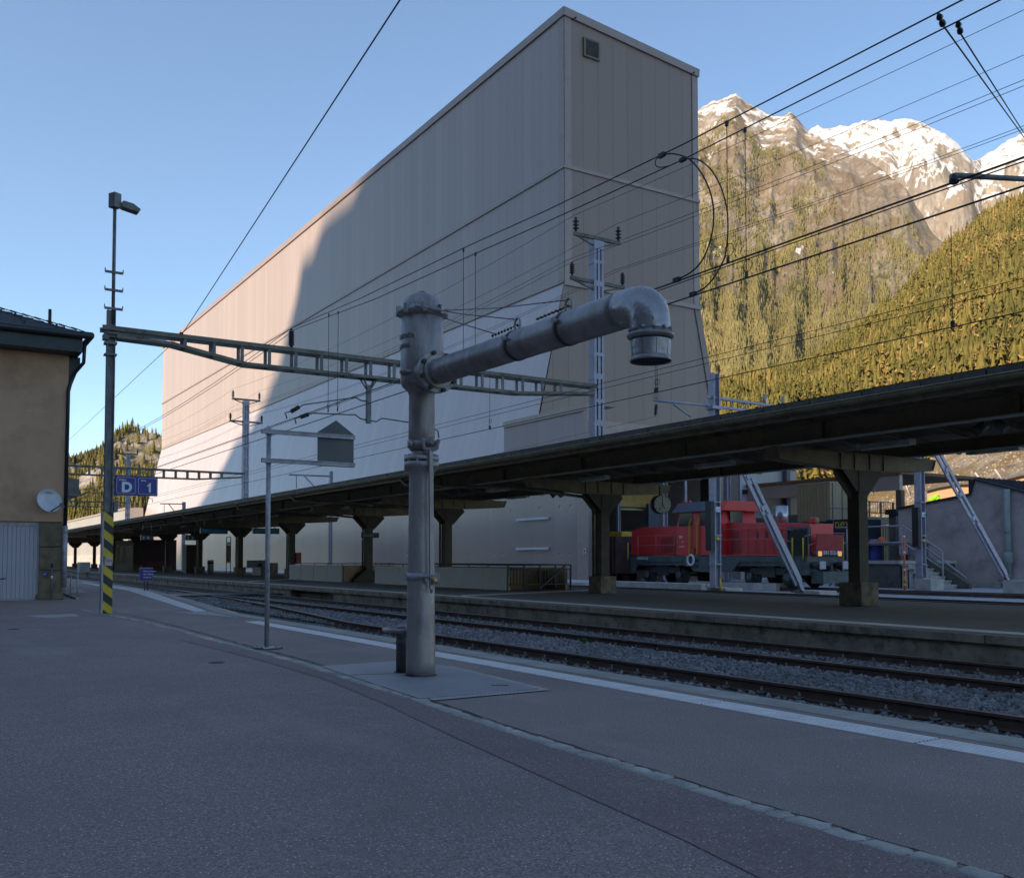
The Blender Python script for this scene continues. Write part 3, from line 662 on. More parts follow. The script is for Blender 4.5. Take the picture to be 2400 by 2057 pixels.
matL = rockmat('cliff_slope', 5000, 6000, (.26, .22, .12), (.58, .50, .42), 26, -1, streak=(1, 1, .3))
T3 = Terrain('snow_mountain', SIL3, 2100, [(1500, 3800), (2290, 3900), (2320, 4300), (2900, 4300)], 420, 1500, 2800, 420, 150, 190, 520, mat3, 1.25, 14, gully=60)
T2 = Terrain('mountain', SIL2, 430, [(1000, 1700), (1700, 2100), (1900, 2050), (2100, 1700), (2300, 1350), (2700, 1200)], -2, 1000, 2600, 560, 220, 75, 300, mat2, 1.12, 7, gully=75)
T1 = Terrain('hillside', SIL1, [(1500, 160), (2200, 120), (2900, 95)], [(1500, 360), (1806, 400), (2060, 520), (2400, 640), (2900, 700)], [(1500, 0), (2100, 4), (2900, 7)], 1450, 2900, 300, 90, 9, 70, mat1, 1.15)
TL = Terrain('hillside', SILL, 420, 800, -1, -60, 900, 170, 60, 34, 70, matL, .8, 0)
# western mountainside that keeps the station in shade (unseen, left of the frame; ridge line shaped to throw the shadow edge)
sh = [(-260, 66), (-60, 62), (20, 58), (56, 52), (76, 46.5), (88, 43), (96, 41), (104, 39.5), (110.5, 38), (112, 34), (114, 31), (118, 26), (124, 21.5), (133, 17), (140, 12), (146, 8), (158, 0), (176, -12), (210, -40), (320, -120)]
V = []; lam = 260.0 / (-SD.x)
cols = 5
t = -260.0; rows = []
while t <= 320:
    hj = interp(sh, t) + fbm((t / 7.0, 0, 0), 5) * 2.0 + fbm((t / 40.0, 5, 0), 3) * 2
    top = Vector((40, t, hj)) + SD * lam
    base0 = Vector((top.x + 170, top.y - 15, -1)); rows.append([base0, base0.lerp(top, .35) + Vector((0, 0, -14)), base0.lerp(top, .7) + Vector((0, 0, -10)), top, Vector((top.x - 300, top.y, top.z - 60)), Vector((top.x - 900, top.y, -1))]); t += 1.0
G = np.array([[tuple(p) for p in r] for r in rows]); idx = np.arange(G.shape[0] * 6).reshape(G.shape[0], 6)
G[..., 2] = np.maximum(G[..., 2], -1.5)
Fc = np.stack([idx[:-1, :-1], idx[1:, :-1], idx[1:, 1:], idx[:-1, 1:]], -1).reshape(-1, 4)
o = np_mesh('mountainside', G.reshape(-1, 3), Fc, mat('dark_forest_slope', (.05, .055, .03), .95, var=.4, vs=.02)); tag(o, kind='structure')
# ---- conifer woods: far-off masses, one object per slope
def folmat(name, a, b_, c_):
    m, nt, bs = newmat(name); at = _n(nt, 'ShaderNodeAttribute', attribute_name='tint'); cr = _n(nt, 'ShaderNodeValToRGB'); nt.links.new(at.outputs['Fac'], cr.inputs[0])
    e = cr.color_ramp.elements; e[0].position = 0; e[0].color = (*a, 1); e[1].position = 1; e[1].color = (*c_, 1); x = e.new(.7); x.color = (*b_, 1); y = e.new(.86); y.color = tuple(list((np.array(b_) * .45 + np.array(c_) * .55))) + (1,)
    geo = _n(nt, 'ShaderNodeNewGeometry').outputs['Position']; c = mixc(nt, ramp(nt, noi(nt, .9, 3, .6, geo), .35, .65, 0, .45), cr.outputs[0], tuple(v * .55 for v in a))
    nt.links.new(c, bs.inputs['Base Color']); bs.inputs['Roughness'].default_value = .8; bs.inputs['Specular IOR Level'].default_value = .15; return m
M['fol_far'] = folmat('far_conifers', (.17, .148, .055), (.27, .225, .085), (.45, .33, .17))
M['fol_near'] = folmat('near_conifers', (.105, .10, .026), (.235, .185, .045), (.50, .32, .12))
M['trunk'] = mat('pale_trunk', (.32, .25, .17), .9, var=.3, vs=3)
def tree_tpl(layers, tips, seed):
    rg = np.random.default_rng(seed); V = []; Fc = []
    for l in range(layers):
        z0 = .06 + .80 * l / layers; z1 = min(1, z0 + 1.45 / layers + .12); r = .165 * (1 - l / layers) ** .85 + .015; i0 = len(V); V.append((rg.uniform(-.01, .01), rg.uniform(-.01, .01), z1))
        for k in range(2 * tips):
            a = math.pi * k / tips + l * .7 + rg.uniform(-.12, .12); rr = r * (rg.uniform(.65, 1.35) if k % 2 == 0 else rg.uniform(.25, .5)); V.append((rr * math.cos(a), rr * math.sin(a), z0 + (rg.uniform(-.03, .02) if k % 2 == 0 else .05)))
        for k in range(2 * tips): Fc.append((i0, i0 + 1 + k, i0 + 1 + (k + 1) % (2 * tips)))
    return np.array(V), np.array(Fc)
def leafy_tpl(n, seed):
    rg = np.random.default_rng(seed); V, Fc = tree_tpl(2, 4, seed); V = V * np.array([.55, .55, .95]); V = [tuple(v) for v in V]; Fc = [tuple(f) for f in Fc]
    for i in range(n):
        f = rg.uniform(.04, .96) ** .9; r = .19 * (1 - f) ** .8 + .012; a = rg.uniform(0, 6.283); L = r * rg.uniform(.6, 1.25); w = .022 + .02 * (1 - f); p = np.array([math.cos(a) * L * .25, math.sin(a) * L * .25, f + .035]); q = np.array([math.cos(a) * L, math.sin(a) * L, f - .035 - .05 * rg.uniform()]); t = np.array([-math.sin(a), math.cos(a), 0]) * w
        i0 = len(V); V += [tuple(p), tuple(q - t), tuple(q + t)]; Fc.append((i0, i0 + 1, i0 + 2))
    return np.array(V), np.array(Fc)
def round_tpl(n, seed):
    rg = np.random.default_rng(seed); V = []; Fc = []
    for i in range(n):
        d = rg.normal(size=3); d /= np.linalg.norm(d); p = d * rg.uniform(.45, 1) * np.array([.26, .26, .40]) + np.array([0, 0, .58]); u = rg.normal(size=(3, 3)) * .055; i0 = len(V); V += [tuple(p + u[0]), tuple(p + u[1]), tuple(p + u[2])]; Fc.append((i0, i0 + 1, i0 + 2))
    i0 = len(V); V += [(-.012, 0, 0), (.012, 0, 0), (0, .01, .75)]; Fc.append((i0, i0 + 1, i0 + 2))
    return np.array(V), np.array(Fc)
def forest(name, T, n, hgt, cands, m, dens, deci=.12, tpls=None, rt=None, hv=.35, green=0.75):
    u = RNG.uniform(cands[0], cands[1], n * 3); v = RNG.uniform(cands[2], cands[3], n * 3) ** (cands[4] if len(cands) > 4 else 1.0)
    P = T.at(u, v); keep = np.array([dens(a, b_, p) > random.random() for a, b_, p in zip(u, v, P)]); P = P[keep][:n]; k = len(P)
    VV = []; FF = []; TT = []; off = 0; kind = RNG.integers(0, len(tpls), k); dec = RNG.uniform(0, 1, k) < deci
    for q in range(len(tpls) + 1):
        sel = np.where(dec)[0] if q == len(tpls) else np.where((kind == q) & ~dec)[0]
        if len(sel) == 0: continue
        tv, tf = rt if q == len(tpls) else tpls[q]
        hs = hgt * RNG.uniform(1 - hv, 1 + hv, len(sel)) * (.72 if q == len(tpls) else 1); a = RNG.uniform(0, 6.283, len(sel)); ca, sa = np.cos(a)[:, None], np.sin(a)[:, None]; wd = RNG.uniform(.8, 1.3, len(sel))[:, None]
        X = (tv[None, :, 0] * ca - tv[None, :, 1] * sa) * hs[:, None] * wd; Y = (tv[None, :, 0] * sa + tv[None, :, 1] * ca) * hs[:, None] * wd; Z = tv[None, :, 2] * hs[:, None] - hs[:, None] * .04
        VV.append((np.stack([X, Y, Z], 2) + P[sel][:, None]).reshape(-1, 3)); nv = len(tv)
        FF.append((tf[None] + (np.arange(len(sel)) * nv)[:, None, None]).reshape(-1, 3) + off); off += nv * len(sel)
        cl = np.array([fbm((p[0] / 45, p[1] / 45, p[2] / 45), 3) for p in P[sel]]); tn = RNG.uniform(.84, 1, len(sel)) if q == len(tpls) else np.clip(RNG.uniform(0, green, len(sel)) * .6 + .22 + cl * .55, 0, .8)
        TT.append(np.repeat(tn, nv))
    o = np_mesh(name, np.concatenate(VV), np.concatenate(FF), m, np.concatenate(TT)); tag(o, kind='stuff'); return o
tp_far = [tree_tpl(3, 5, s_) for s_ in range(4)]; tp_near = [leafy_tpl(84, s_ + 20) for s_ in range(3)] + [tree_tpl(8, 7, s_ + 40) for s_ in range(3)]; rtf = round_tpl(26, 3); rtn = round_tpl(60, 4)
def px_of(T, u): return T.px0 + (T.px1 - T.px0) * u
def d2(u, v, p):
    n1 = fbm((p[0] / 130, p[1] / 130, p[2] / 130), 4); n2 = fbm((px_of(T2, u) / 55, p[2] / 90, 3.1), 4); lim = .60 + .16 * n1
    base = 1.0 if v < lim - .05 else max(0, 1 - (v - lim + .05) / .26) * .75
    if v > .22 and n2 > .06 + max(0, (.45 - v)) * 1.3: base *= .10
    return base
f2 = forest('far_forest', T2, 85000, 6.6, (.30, .86, 0, .92, 1.0), M['fol_far'], d2, .05, tp_far, rtf)
def d1(u, v, p):
    px = px_of(T1, u); n1 = fbm((p[0] / 28, p[1] / 28, p[2] / 28), 4)
    if v < .115 and px > 1850: return 0
    if v < .15 and px > 1850: return .25
    return .12 if n1 > .42 else 1
f1 = forest('hillside_forest', T1, 22000, 9.0, (.05, .85, 0, 1, .75), M['fol_near'], d1, .27, tp_near, rtn, .4)
def dl(u, v, p):
    n1 = fbm((p[0] / 30, p[1] / 30, p[2] / 50), 4)
    return 1 if (v > .86 or v < .22) else (.06 if n1 > -.12 else .8)
fl = forest('far_forest', TL, 6500, 6.5, (.12, .62, 0, 1, .8), M['fol_near'], dl, .04, tp_near, rtf, .35)
# ================================================================ the big hall
XU, XL = 40.07, 37.0; TE, TF, TB = 56.3, 183.0, 49.4
HB = thing('industrial_hall', 'huge windowless metal-clad hall with a tall flat-topped block and flared lower walls behind the platforms', 'hall', (XU, TE, -.5))
XR = 53.1; zt, zb_, zl = 41.3, 29.6, 21.1; ztr = 40.25; ztf = 40.3
XRb = 56.2; ZK = 7.4
def fc(pts, name, m, par=HB): b = MB(); b.face(pts); return b.build(name, m, par, fix=False)
# long wall, skirt, lower wall
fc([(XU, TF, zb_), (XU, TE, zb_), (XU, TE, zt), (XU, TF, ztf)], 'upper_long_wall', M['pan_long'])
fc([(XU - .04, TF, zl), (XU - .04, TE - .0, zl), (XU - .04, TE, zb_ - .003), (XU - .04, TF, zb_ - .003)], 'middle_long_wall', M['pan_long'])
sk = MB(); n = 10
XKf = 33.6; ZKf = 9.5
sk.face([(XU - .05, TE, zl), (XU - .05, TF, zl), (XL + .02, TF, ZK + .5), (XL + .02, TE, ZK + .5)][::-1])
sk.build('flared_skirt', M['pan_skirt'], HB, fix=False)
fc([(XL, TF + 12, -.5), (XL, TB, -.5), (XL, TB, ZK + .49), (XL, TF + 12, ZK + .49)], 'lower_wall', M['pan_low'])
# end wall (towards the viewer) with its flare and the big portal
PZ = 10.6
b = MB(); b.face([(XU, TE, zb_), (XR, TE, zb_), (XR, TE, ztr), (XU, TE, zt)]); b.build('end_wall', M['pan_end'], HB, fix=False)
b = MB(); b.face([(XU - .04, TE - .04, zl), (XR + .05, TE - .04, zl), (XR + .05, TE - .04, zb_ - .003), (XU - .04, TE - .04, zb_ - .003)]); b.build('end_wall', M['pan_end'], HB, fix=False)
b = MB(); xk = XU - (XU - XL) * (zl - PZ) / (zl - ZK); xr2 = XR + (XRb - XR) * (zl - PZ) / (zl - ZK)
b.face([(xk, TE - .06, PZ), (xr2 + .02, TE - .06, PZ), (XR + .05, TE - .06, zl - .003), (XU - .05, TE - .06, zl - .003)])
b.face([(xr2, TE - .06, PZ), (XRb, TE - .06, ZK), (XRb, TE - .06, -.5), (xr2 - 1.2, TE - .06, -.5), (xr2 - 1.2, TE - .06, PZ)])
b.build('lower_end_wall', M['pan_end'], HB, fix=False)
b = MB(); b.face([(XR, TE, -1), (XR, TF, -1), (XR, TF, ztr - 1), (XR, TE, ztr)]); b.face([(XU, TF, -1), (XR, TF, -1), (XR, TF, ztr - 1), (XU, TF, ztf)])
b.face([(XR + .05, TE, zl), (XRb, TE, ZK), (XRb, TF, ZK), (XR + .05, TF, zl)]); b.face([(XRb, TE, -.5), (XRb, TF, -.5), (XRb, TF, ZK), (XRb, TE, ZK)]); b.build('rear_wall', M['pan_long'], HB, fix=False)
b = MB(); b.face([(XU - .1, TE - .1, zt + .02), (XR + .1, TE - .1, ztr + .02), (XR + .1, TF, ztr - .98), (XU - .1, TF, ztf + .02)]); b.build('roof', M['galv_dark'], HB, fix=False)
# trims: parapet, bands, corner strips
b = MB()
b.bar((XU - .08, TE - .12, zt - .28), (XU - .08, TF, ztf - .28), .12, .62); b.bar((XU - .1, TE - .1, zt - .28), (XR + .12, TE - .1, ztr - .28), .12, .62)
b.build('parapet', M['pan_trim'], HB)
b = MB()
b.bar((XU - .09, TE - .1, zb_ - .02), (XU - .09, TF, zb_ - .02), .10, .26); b.bar((XU - .13, TE - .09, zb_ - .02), (XR + .1, TE - .09, zb_ - .02), .12, .26); b.build('cladding_band', M['pan_trim'], HB)
b = MB()
b.bar((XU - .09, TE - .14, zl - .05), (XR + .12, TE - .14, zl - .05), .12, .34); b.bar((XU - .10, TE - .1, zl + .03), (XU - .10, TF, zl + .03), .10, .10); b.build('cladding_band', M['pan_trim'], HB)
for z0, z1, o_ in ((zb_ + .12, zt - .6, 0), (zl + .15, zb_ - .16, .04)):
    b = MB()
    b.bx(XU - .03 - o_, XU + .62, TE - .03 - o_, TE - .003 - o_, z0, z1); b.bx(XU - .03 - o_, XU - .003 - o_, TE - .03 - o_, TE + .7, z0, z1)
    b.build('corner_trim', M['pan_trim'], HB); b = MB(); b.bx(XR - .55, XR + .03, TE - .035 - o_, TE - .004 - o_, z0, z1 - .8); b.build('corner_trim', M['pan_trim'], HB)
b = MB(); b.bx(XR - .62, XR - .555, TE - .05, TE - .02, zl + .2, ztr - .7); b.bar((XR - .55, TE - .10, zl - .2), (xr2 - .65, TE - .10, PZ), .07, .05); b.build('corner_joint', M['galv_dark'], HB)
# louvre
lc = [gy(px, py, TE - .05) for px, py in ((1367, 87), (1404.5, 101), (1404.5, 145), (1367, 132))]
x0, x1 = lc[0].x, lc[1].x; z1, z0 = (lc[0].z + lc[1].z) / 2, (lc[2].z + lc[3].z) / 2
b = MB(); f_ = .14
for a in ((x0, x1, z0, z0 + f_), (x0, x1, z1 - f_, z1), (x0, x0 + f_, z0 + f_, z1 - f_), (x1 - f_, x1, z0 + f_, z1 - f_)): b.bx(a[0], a[1], TE - .16, TE - .02, a[2], a[3])
lv = b.build('louvre', mat('bronze_louvre_frame', (.22, .17, .11), .5, .2), HB)
b = MB(); b.bx(x0 + f_, x1 - f_, TE - .05, TE - .03, z0 + f_, z1 - f_); nl = 9
for i in range(nl):
    z = z0 + f_ + (z1 - z0 - 2 * f_) * (i + .5) / nl; b.bar((x0 + f_ + .01, TE - .10, z), (x1 - f_ - .01, TE - .10, z), .02, .16, (0, -.7, .7))
b.build('louvre_blades', M['galv_dark'], lv)
for px, py in ((1343, 45), (1621, 173)):
    p = gy(px, py, TE - .05); b = MB(); b.bar((p.x - .1, TE - .02, p.z - .1), (p.x + .15, TE - .25, p.z + .08), .08, .08); b.build('roof_spout', M['black'], HB)
# annex box at the corner
zbx = 11.05
b = MB(); b.face([(XL - .06, TE - .1, ZK), (XL - .06, TB, ZK), (XL - .06, TB, zbx), (XL - .06, TE + 3.2, zbx), (XL - .06, TE + 3.2, ZK)]); b.build('annex_wall', M['pan_box'], HB, fix=False)
b = MB(); b.face([(XL - .06, TE + 3.2, ZK), (XL + 2.2, TE + 3.2, ZK), (XL + 2.2, TE + 3.2, zbx), (XL - .06, TE + 3.2, zbx)]); b.face([(XL - .06, TB, zbx + .01), (39.2, TB, zbx + .01), (39.2, TE + 3.2, zbx + .01), (XL - .06, TE + 3.2, zbx + .01)])
b.face([(XL, TB, -.5), (XL + 1.1, TB, -.5), (XL + 1.1, TB, zbx), (XL - .06, TB, zbx)]); b.face([(XL + 1.1, TB, -.5), (XL + 1.1, TE, -.5), (XL + 1.1, TE, zbx), (XL + 1.1, TB, zbx)]); b.build('annex_return', M['pan_low'], HB, fix=False)
b = MB(); b.bar((XL - .1, TB - .03, zbx - .12), (XL - .1, TE + 3.2, zbx - .12), .10, .42); b.bx(XL - .13, XL - .065, TB - .02, TB + .42, ZK + .3, zbx - .34); b.build('annex_trim', M['pan_trim'], HB)
# portal: soffit beam, dark opening with real interior
b = MB(); b.bx(XL + 1.1, xr2, TE - 2.2, TE - .1, PZ - .95, PZ + .35); b.build('portal_hood', M['pan_trim'], HB)
b = MB(); b.bx(XL + 1.1, xr2, TE - 2.1, TE - 1.8, PZ - 1.8, PZ - 1.3); b.build('portal_beam', M['galv'], HB)
IN = 30
M['inside'] = mat('dark_hall_interior', (.07, .06, .045), .95)  # plain dark colour for the inner walls and the container plinth
b = MB(); X2 = xr2 - 1.2
b.face([(XL + 1.1, TE + IN, -.5), (X2, TE + IN, -.5), (X2, TE + IN, PZ), (XL + 1.1, TE + IN, PZ)]); b.face([(X2, TE, -.5), (X2, TE + IN, -.5), (X2, TE + IN, PZ), (X2, TE, PZ)]); b.face([(XL + 1.1, TE, PZ - 1), (X2, TE, PZ - 1), (X2, TE + IN, PZ - 1), (XL + 1.1, TE + IN, PZ - 1)])
b.build('hall_interior', M['inside'], HB, fix=False)
# ochre inner screen with a yellow-edged roller cover
def quad_y(Y, p0, p1, th=.15):      # rectangle in the plane y=Y from two photo corners
    a, c = gy(p0[0], p0[1], Y), gy(p1[0], p1[1], Y); return min(a.x, c.x), max(a.x, c.x), Y, Y + th, min(a.z, c.z), max(a.z, c.z)
b = MB(); b.bx(*quad_y(TE + 2, (1450, 1150), (1560, 1191))); b.build('ochre_screen', M['ochre'], HB)
b = MB(); q = quad_y(TE + 1.6, (1456, 1190), (1530, 1197)); b.bx(*q[:3], q[3] + .3, *q[4:]); sc_ = b.build('roller_cover', M['galv'], HB)
b = MB(); w = (q[1] - q[0]) / 22
for i in range(22): b.bar((q[0] + i * w, q[2] - .02, q[4]), (q[0] + (i + .5) * w, q[2] - .02, q[5] - .1), w * .45, .02, (0, 1, 0))
b.build('yellow_stripes', M['yellow'], sc_)
# slim posts and dark frames of the portal
b = MB()
for px in (1606, 1735):
    p = gy(px, 1200, TE - .4); b.bx(p.x - .12, p.x + .12, TE - .5, TE - .3, -.5, PZ - .9)
b.build('portal_post', M['galv_violet'], HB)
b = MB(); b.bx(*quad_y(TE + .8, (1520, 1180), (1556, 1236), .3)); b.build('portal_pier', M['roof_grey'], HB)
# small trims on the lower long wall: two bright rails, joint shadows, base flashing and a warning sign
for (xa, ya), (xb, yb) in (((1211, 1219), (1285.5, 1213)), ((1211, 1286), (1286, 1284.6))):
    a, c = gx(xa, ya, XL - .08), gx(xb, yb, XL - .08); z = (a.z + c.z) / 2
    b = MB(); b.bar((XL - .10, a.y, z), (XL - .10, c.y, z), .14, .16); b.build('wall_rail', M['white'], HB)
b = MB(); b.bx(XL - .12, XL - .01, TB, TF, -.30, -.12); b.build('base_flashing', M['white'], HB)
b = MB(); b.bx(XL - .35, XL - .02, TB - .2, TF, -.52, -.31); b.build('concrete_base', M['concrete'], HB)
for pa in (1384.5,):
    p = gx(1385, 1290, XL - .03); b = MB(); b.bx(XL - .05, XL - .02, TB, TB + 1.2, -.1, zbx - 1); b.build('corner_trim', M['pan_trim'], HB)
p = gx(1382, 1292, XL - .08); s_ = pxm(p) * 4.2
sg = MB(); sg.bx(XL - .10, XL - .07, TB + .2, TB + .2 + s_ * 2, p.z - s_ * 1.7, p.z + s_ * 1.7); so = sg.build('warning_sign', M['white'], HB)
g = MB(); g.bx(XL - .11, XL - .101, TB + .25, TB + .15 + s_ * 2, p.z - s_ * 1.6, p.z - s_ * .9); g.build('red_field', M['red_bright'], so)
g = MB(); g.lathe([(s_ * .62, 0), (s_ * .62, .01)], (XL - .115, TB + .2 + s_, p.z + s_ * .45), 20, 'X'); g.lathe([(s_ * .38, 0), (s_ * .38, .012)], (XL - .12, TB + .2 + s_, p.z + s_ * .45), 16, 'X'); g.build('round_symbol', M['hblack'], so)
# ---- low hall that runs on beyond the big one
a = gx(159, 1222, 34.5); z_ = 8.5
LH = thing('low_hall', 'long low pale metal hall running on beyond the big hall at the far left', 'hall', (34.5, 184, -.5))
pz = zat(34.5, 184, 1189.7)
b = MB(); b.face([(34.5, TF, -.5), (34.5, 330, -.5), (34.5, 330, pz), (34.5, TF, pz)]); b.face([(34.5, TF, -.5), (37, TF, -.5), (37, TF, pz), (34.5, TF, pz)]); b.build('wall', panel('low_hall_panel', (.40, .36, .32), 1, 4, 9, .45, dents=False), LH, fix=False)
b = MB(); b.face([(34.4, TF, pz), (34.4, 330, pz), (60, 330, pz + .4), (60, TF, pz + .4)]); b.bx(34.38, 34.5, TF, 330, pz - .3, pz + .1); b.build('roof', M['pan_trim'], LH)
b = MB(); b.bx(34.44, 34.5, TF, 330, -.5, 2.1); b.build('plinth', M['concrete'], LH)
# ================================================================ station building (left edge)
ST = gz(150, 1404).y; XC = gz(150, 1404).x
SB = thing('station_building', 'yellow rendered station building with dark slate hipped roof at the left edge', 'building', (XC, ST, 0))
zj = zat(XC, ST, 1223.5); ze = zat(XC, ST, 812)
pE = gy(160, 812, ST); XW = gy(159, 1000, ST).x
b = MB(); b.bx(-12, XW, ST, ST + 16, zj, ze + .4); b.build('upper_wall', M['yellow_wall'], SB, bevel=.01)
XP0 = gy(92, 1300, ST).x; XP1 = gy(148, 1300, ST).x
b = MB(); b.bx(-12, XP1, ST + .35, ST + 16, 0, zj - .01); b.build('ground_floor', M['stone_pillar'], SB)
b = MB()
zz = [0, .42, 1.13, 2.0, zj - .012]
zz = [0.0, zat(XC, ST, 1336), zat(XC, ST, 1281), zj - .012]
for i, (a0, a1) in enumerate(zip(zz[:-1], zz[1:])): b.bx(XP0 + .0 * i, XP1 - .012 * (i % 2), ST + .008 * (i % 2), ST + .36, a0, a1 - .012)
b.build('corner_pillar', M['stone_pillar'], SB, bevel=.02)
b = MB(); b.bx(XP0 - .05, XP1 + .03, ST - .03, ST + .3, 0, .16); b.build('pillar_foot', M['stone_pillar'], SB, bevel=.02)
# garage door of vertical boards
gp = []
GX1 = gy(88, 1300, ST + .12).x
b = MB(); k = 0; x = GX1
while x > -2.5:
    w = .115; b.bx(x - w + .006, x, ST + .13, ST + .17 - .004 * (k % 2), .05, zj - .12); x -= w; k += 1
gd = b.build('garage_door', M['garage'], SB, bevel=.004)
b = MB(); b.bx(GX1 + .002, GX1 + .05, ST + .08, ST + .34, 0, zj - .012); b.bx(-2.5, GX1 + .05, ST + .10, ST + .34, zj - .12, zj - .011); b.bx(-2.5, GX1, ST + .09, ST + .3, 0, .045); b.build('door_frame', M['galv'], gd)
# roof: eaves overhang, fascia, gutter
XO = gy(214, 800, ST - .9).x; YO = ST - .9
zg = zat(XO, YO, 785); zf0 = zat(XO - .3, YO, 808)
zE = zg
b = MB(); b.bx(-14, XO - .22, YO + .12, ST + 17, zE - .52, zE - .02); b.build('fascia', M['fascia'], SB)
b = MB(); b.tube([(-14, YO, zE - .03), (XO, YO, zE - .03), (XO, ST + 17, zE - .03)], .11, 10); gt = b.build('gutter', M['fascia'], SB)
b = MB(); rs = .42     # roof slopes; many courses of slates
ridge_x = XO - .12 - 9; n = 34
for i in range(n):
    t0 = i * .26; t1 = t0 + .26; z0 = zE + .02 + t0 * rs; x_ = XO - .12 - t0; y_ = YO + .05 + t0; x1_ = XO - .12 - t1 - .02; y1_ = YO + .05 + t1 + .02; z1_ = zE + .02 + t1 * rs
    b.face([(-14 + t0, y_, z0 + .03), (x_, y_, z0 + .03), (x1_, y1_, z1_ + .01), (-14 + t1, y1_, z1_ + .01)]); b.face([(-14 + t0, y_, z0), (x_, y_, z0), (x_, y_, z0 + .03), (-14 + t0, y_, z0 + .03)])
    b.face([(x_, y_, z0 + .03), (x_, ST + 17, z0 + .03), (x1_, ST + 17, z1_ + .01), (x1_, y1_, z1_ + .01)])
b.build('roof', M['slate'], SB, fix=False)
b = MB()
for i in range(30):
    t0 = i * .3; a = Vector((XO - .12 - t0, YO + .05 + t0, zE + .06 + t0 * rs)); c = a + Vector((-.31, .31, .31 * rs))
    b.bar(a + Vector((0, 0, .01)), c + Vector((0, 0, .035)), .26, .03)
b.build('hip_capping', M['slate'], SB)
for i in range(5):
    for j in range(14):
        b = MB(); b.box((XO - .9 - j * .85 - (i % 2) * .4 - i * .5, YO + .4 + i * .55, zE + .09 + (.4 + i * .55) * rs), (.06, .06, .09)); b.build('snow_guard', M['black'], SB)
b = MB(); p = gy(117, 735, ST + 1.6); b.tube([(p.x, ST + 1.6, p.z - .8), (p.x, ST + 1.6, zat(p.x, ST + 1.6, 725))], .05, 10); b.build('vent_pipe', M['black'], SB)
# soffit bracket and downpipe
b = MB(); b.prism([(XW, ST + .1, zE - .52), (XO - .15, ST + .1, zE - .52), (XO - .15, ST + .1, zE - .75), (XW + .12, ST + .1, zE - 1.35), (XW, ST + .1, zE - 1.4)], (0, .12, 0)); b.build('eaves_bracket', M['fascia'], SB)
dx = gy(157, 1000, ST - .02).x
b = MB(); b.tube([(XO - .1, YO + .5, zE - .1), (XO - .12, YO + .55, zE - .75), (XO - .3, ST - .02, zE - 1.0), (dx + .1, ST + .0, zE - 1.25), (dx + .02, ST - .02, zE - 1.6), (dx, ST - .02, 2.2)], .055, 10); b.build('downpipe', M['fascia'], SB)
b = MB(); b.tube([(dx, ST - .02, 2.2), (dx, ST - .02, .35)], .075, 12); b.lathe([(.085, 0), (.085, .05)], (dx, ST - .02, 2.0), 12); b.build('downpipe', M['galv'], SB)
# side awning behind the corner
aw = [gx(162, 1127, 6.0), gx(228, 1141, 6.0)]
AW = MB(); za = zat(5.2, ST + 7, 1128); AW.bx(XW, 5.35, ST + 5.5, ST + 14, za - .62, za); AW.prism([(XW, ST + 5.6, za - .63), (5.2, ST + 5.6, za - .63), (XW, ST + 5.6, za - 1.3)], (0, .2, 0)); AW.build('awning', M['galv_dark'], SB)
# things on and by it
dc = gy(113, 1174, ST - .35); rd = pxm(dc) * 28
D = thing('satellite_dish', 'white satellite dish on a bracket on the yellow wall above the garage', 'satellite dish', (dc.x, ST, dc.z))
prof = [(0.001, .0)] + [(rd * i / 10, .10 * (i / 10) ** 2 * 1.0) for i in range(1, 11)] + [(rd * 1.02, .11), (rd * 1.02, .095), (rd * .6, .02), (.001, -.02)]
b = MB(); b.smooth = True; b.lathe([(r, -h) for r, h in prof], (0, 0, 0), 40, 'Y', cap=False)
rot = Matrix.Translation((dc.x, ST - .30, dc.z)) @ Matrix.Rotation(R(16), 4, 'Z') @ Matrix.Rotation(R(-14), 4, 'X')
b.v = [tuple(rot @ Vector(v)) for v in b.v]; dd = b.build('reflector', M['dish'], D)
b = MB(); a = rot @ Vector((.02, -.08, -rd * .95)); c = rot @ Vector((.20, -.42, -rd * .62)); b.tube([a, c], .022, 8); b.tube([(dc.x, ST - .28, dc.z), (dc.x, ST, dc.z - .1)], .03, 8); b.build('arm', M['galv_dark'], D)
b = MB(); b.box(c, (.10, .12, .09)); b.box(c + Vector((.05, -.02, -.06)), (.05, .06, .06)); b.build('receiver', M['galv_dark'], D, bevel=.01)
text('dish_lettering', 'TRIAX', (dc.x - .09, ST - .42, dc.z + .22), .075, M['hblack'], D, rot=(R(90 - 14), 0, R(16)))
p = gy(106, 1345, ST - .04); b = MB(); b.bx(p.x - .07, p.x + .07, ST - .05, ST - .03, p.z - .045, p.z + .045); o = b.build('small_notice', M['sign_blue']); tag(o, 'small blue notice plate on the sandstone pillar', 'notice')
text('notice_lettering', 'AB', (p.x - .05, ST - .052, p.z - .02), .06, M['white'], o)
p = gy(120, 1404, ST - .12); b = MB(); b.tube([(p.x, ST - .14, 0), (p.x, ST - .14, .95)], .022, 8); o = thing('standpipe', 'thin dark standpipe with a small tap in front of the sandstone pillar', 'tap', (p.x, ST - .14, 0))
b.build('pipe', M['galv_dark'], o); b = MB(); b.bar((p.x - .07, ST - .14, .82), (p.x + .07, ST - .14, .82), .03, .03); b.lathe([(.03, 0), (.03, .12)], (p.x, ST - .14, .95), 10); b.build('valve', M['black'], o); b = MB(); b.lathe([(.025, 0), (.025, .09)], (p.x, ST - .17, .62), 10); b.build('tag_label', M['white'], o)
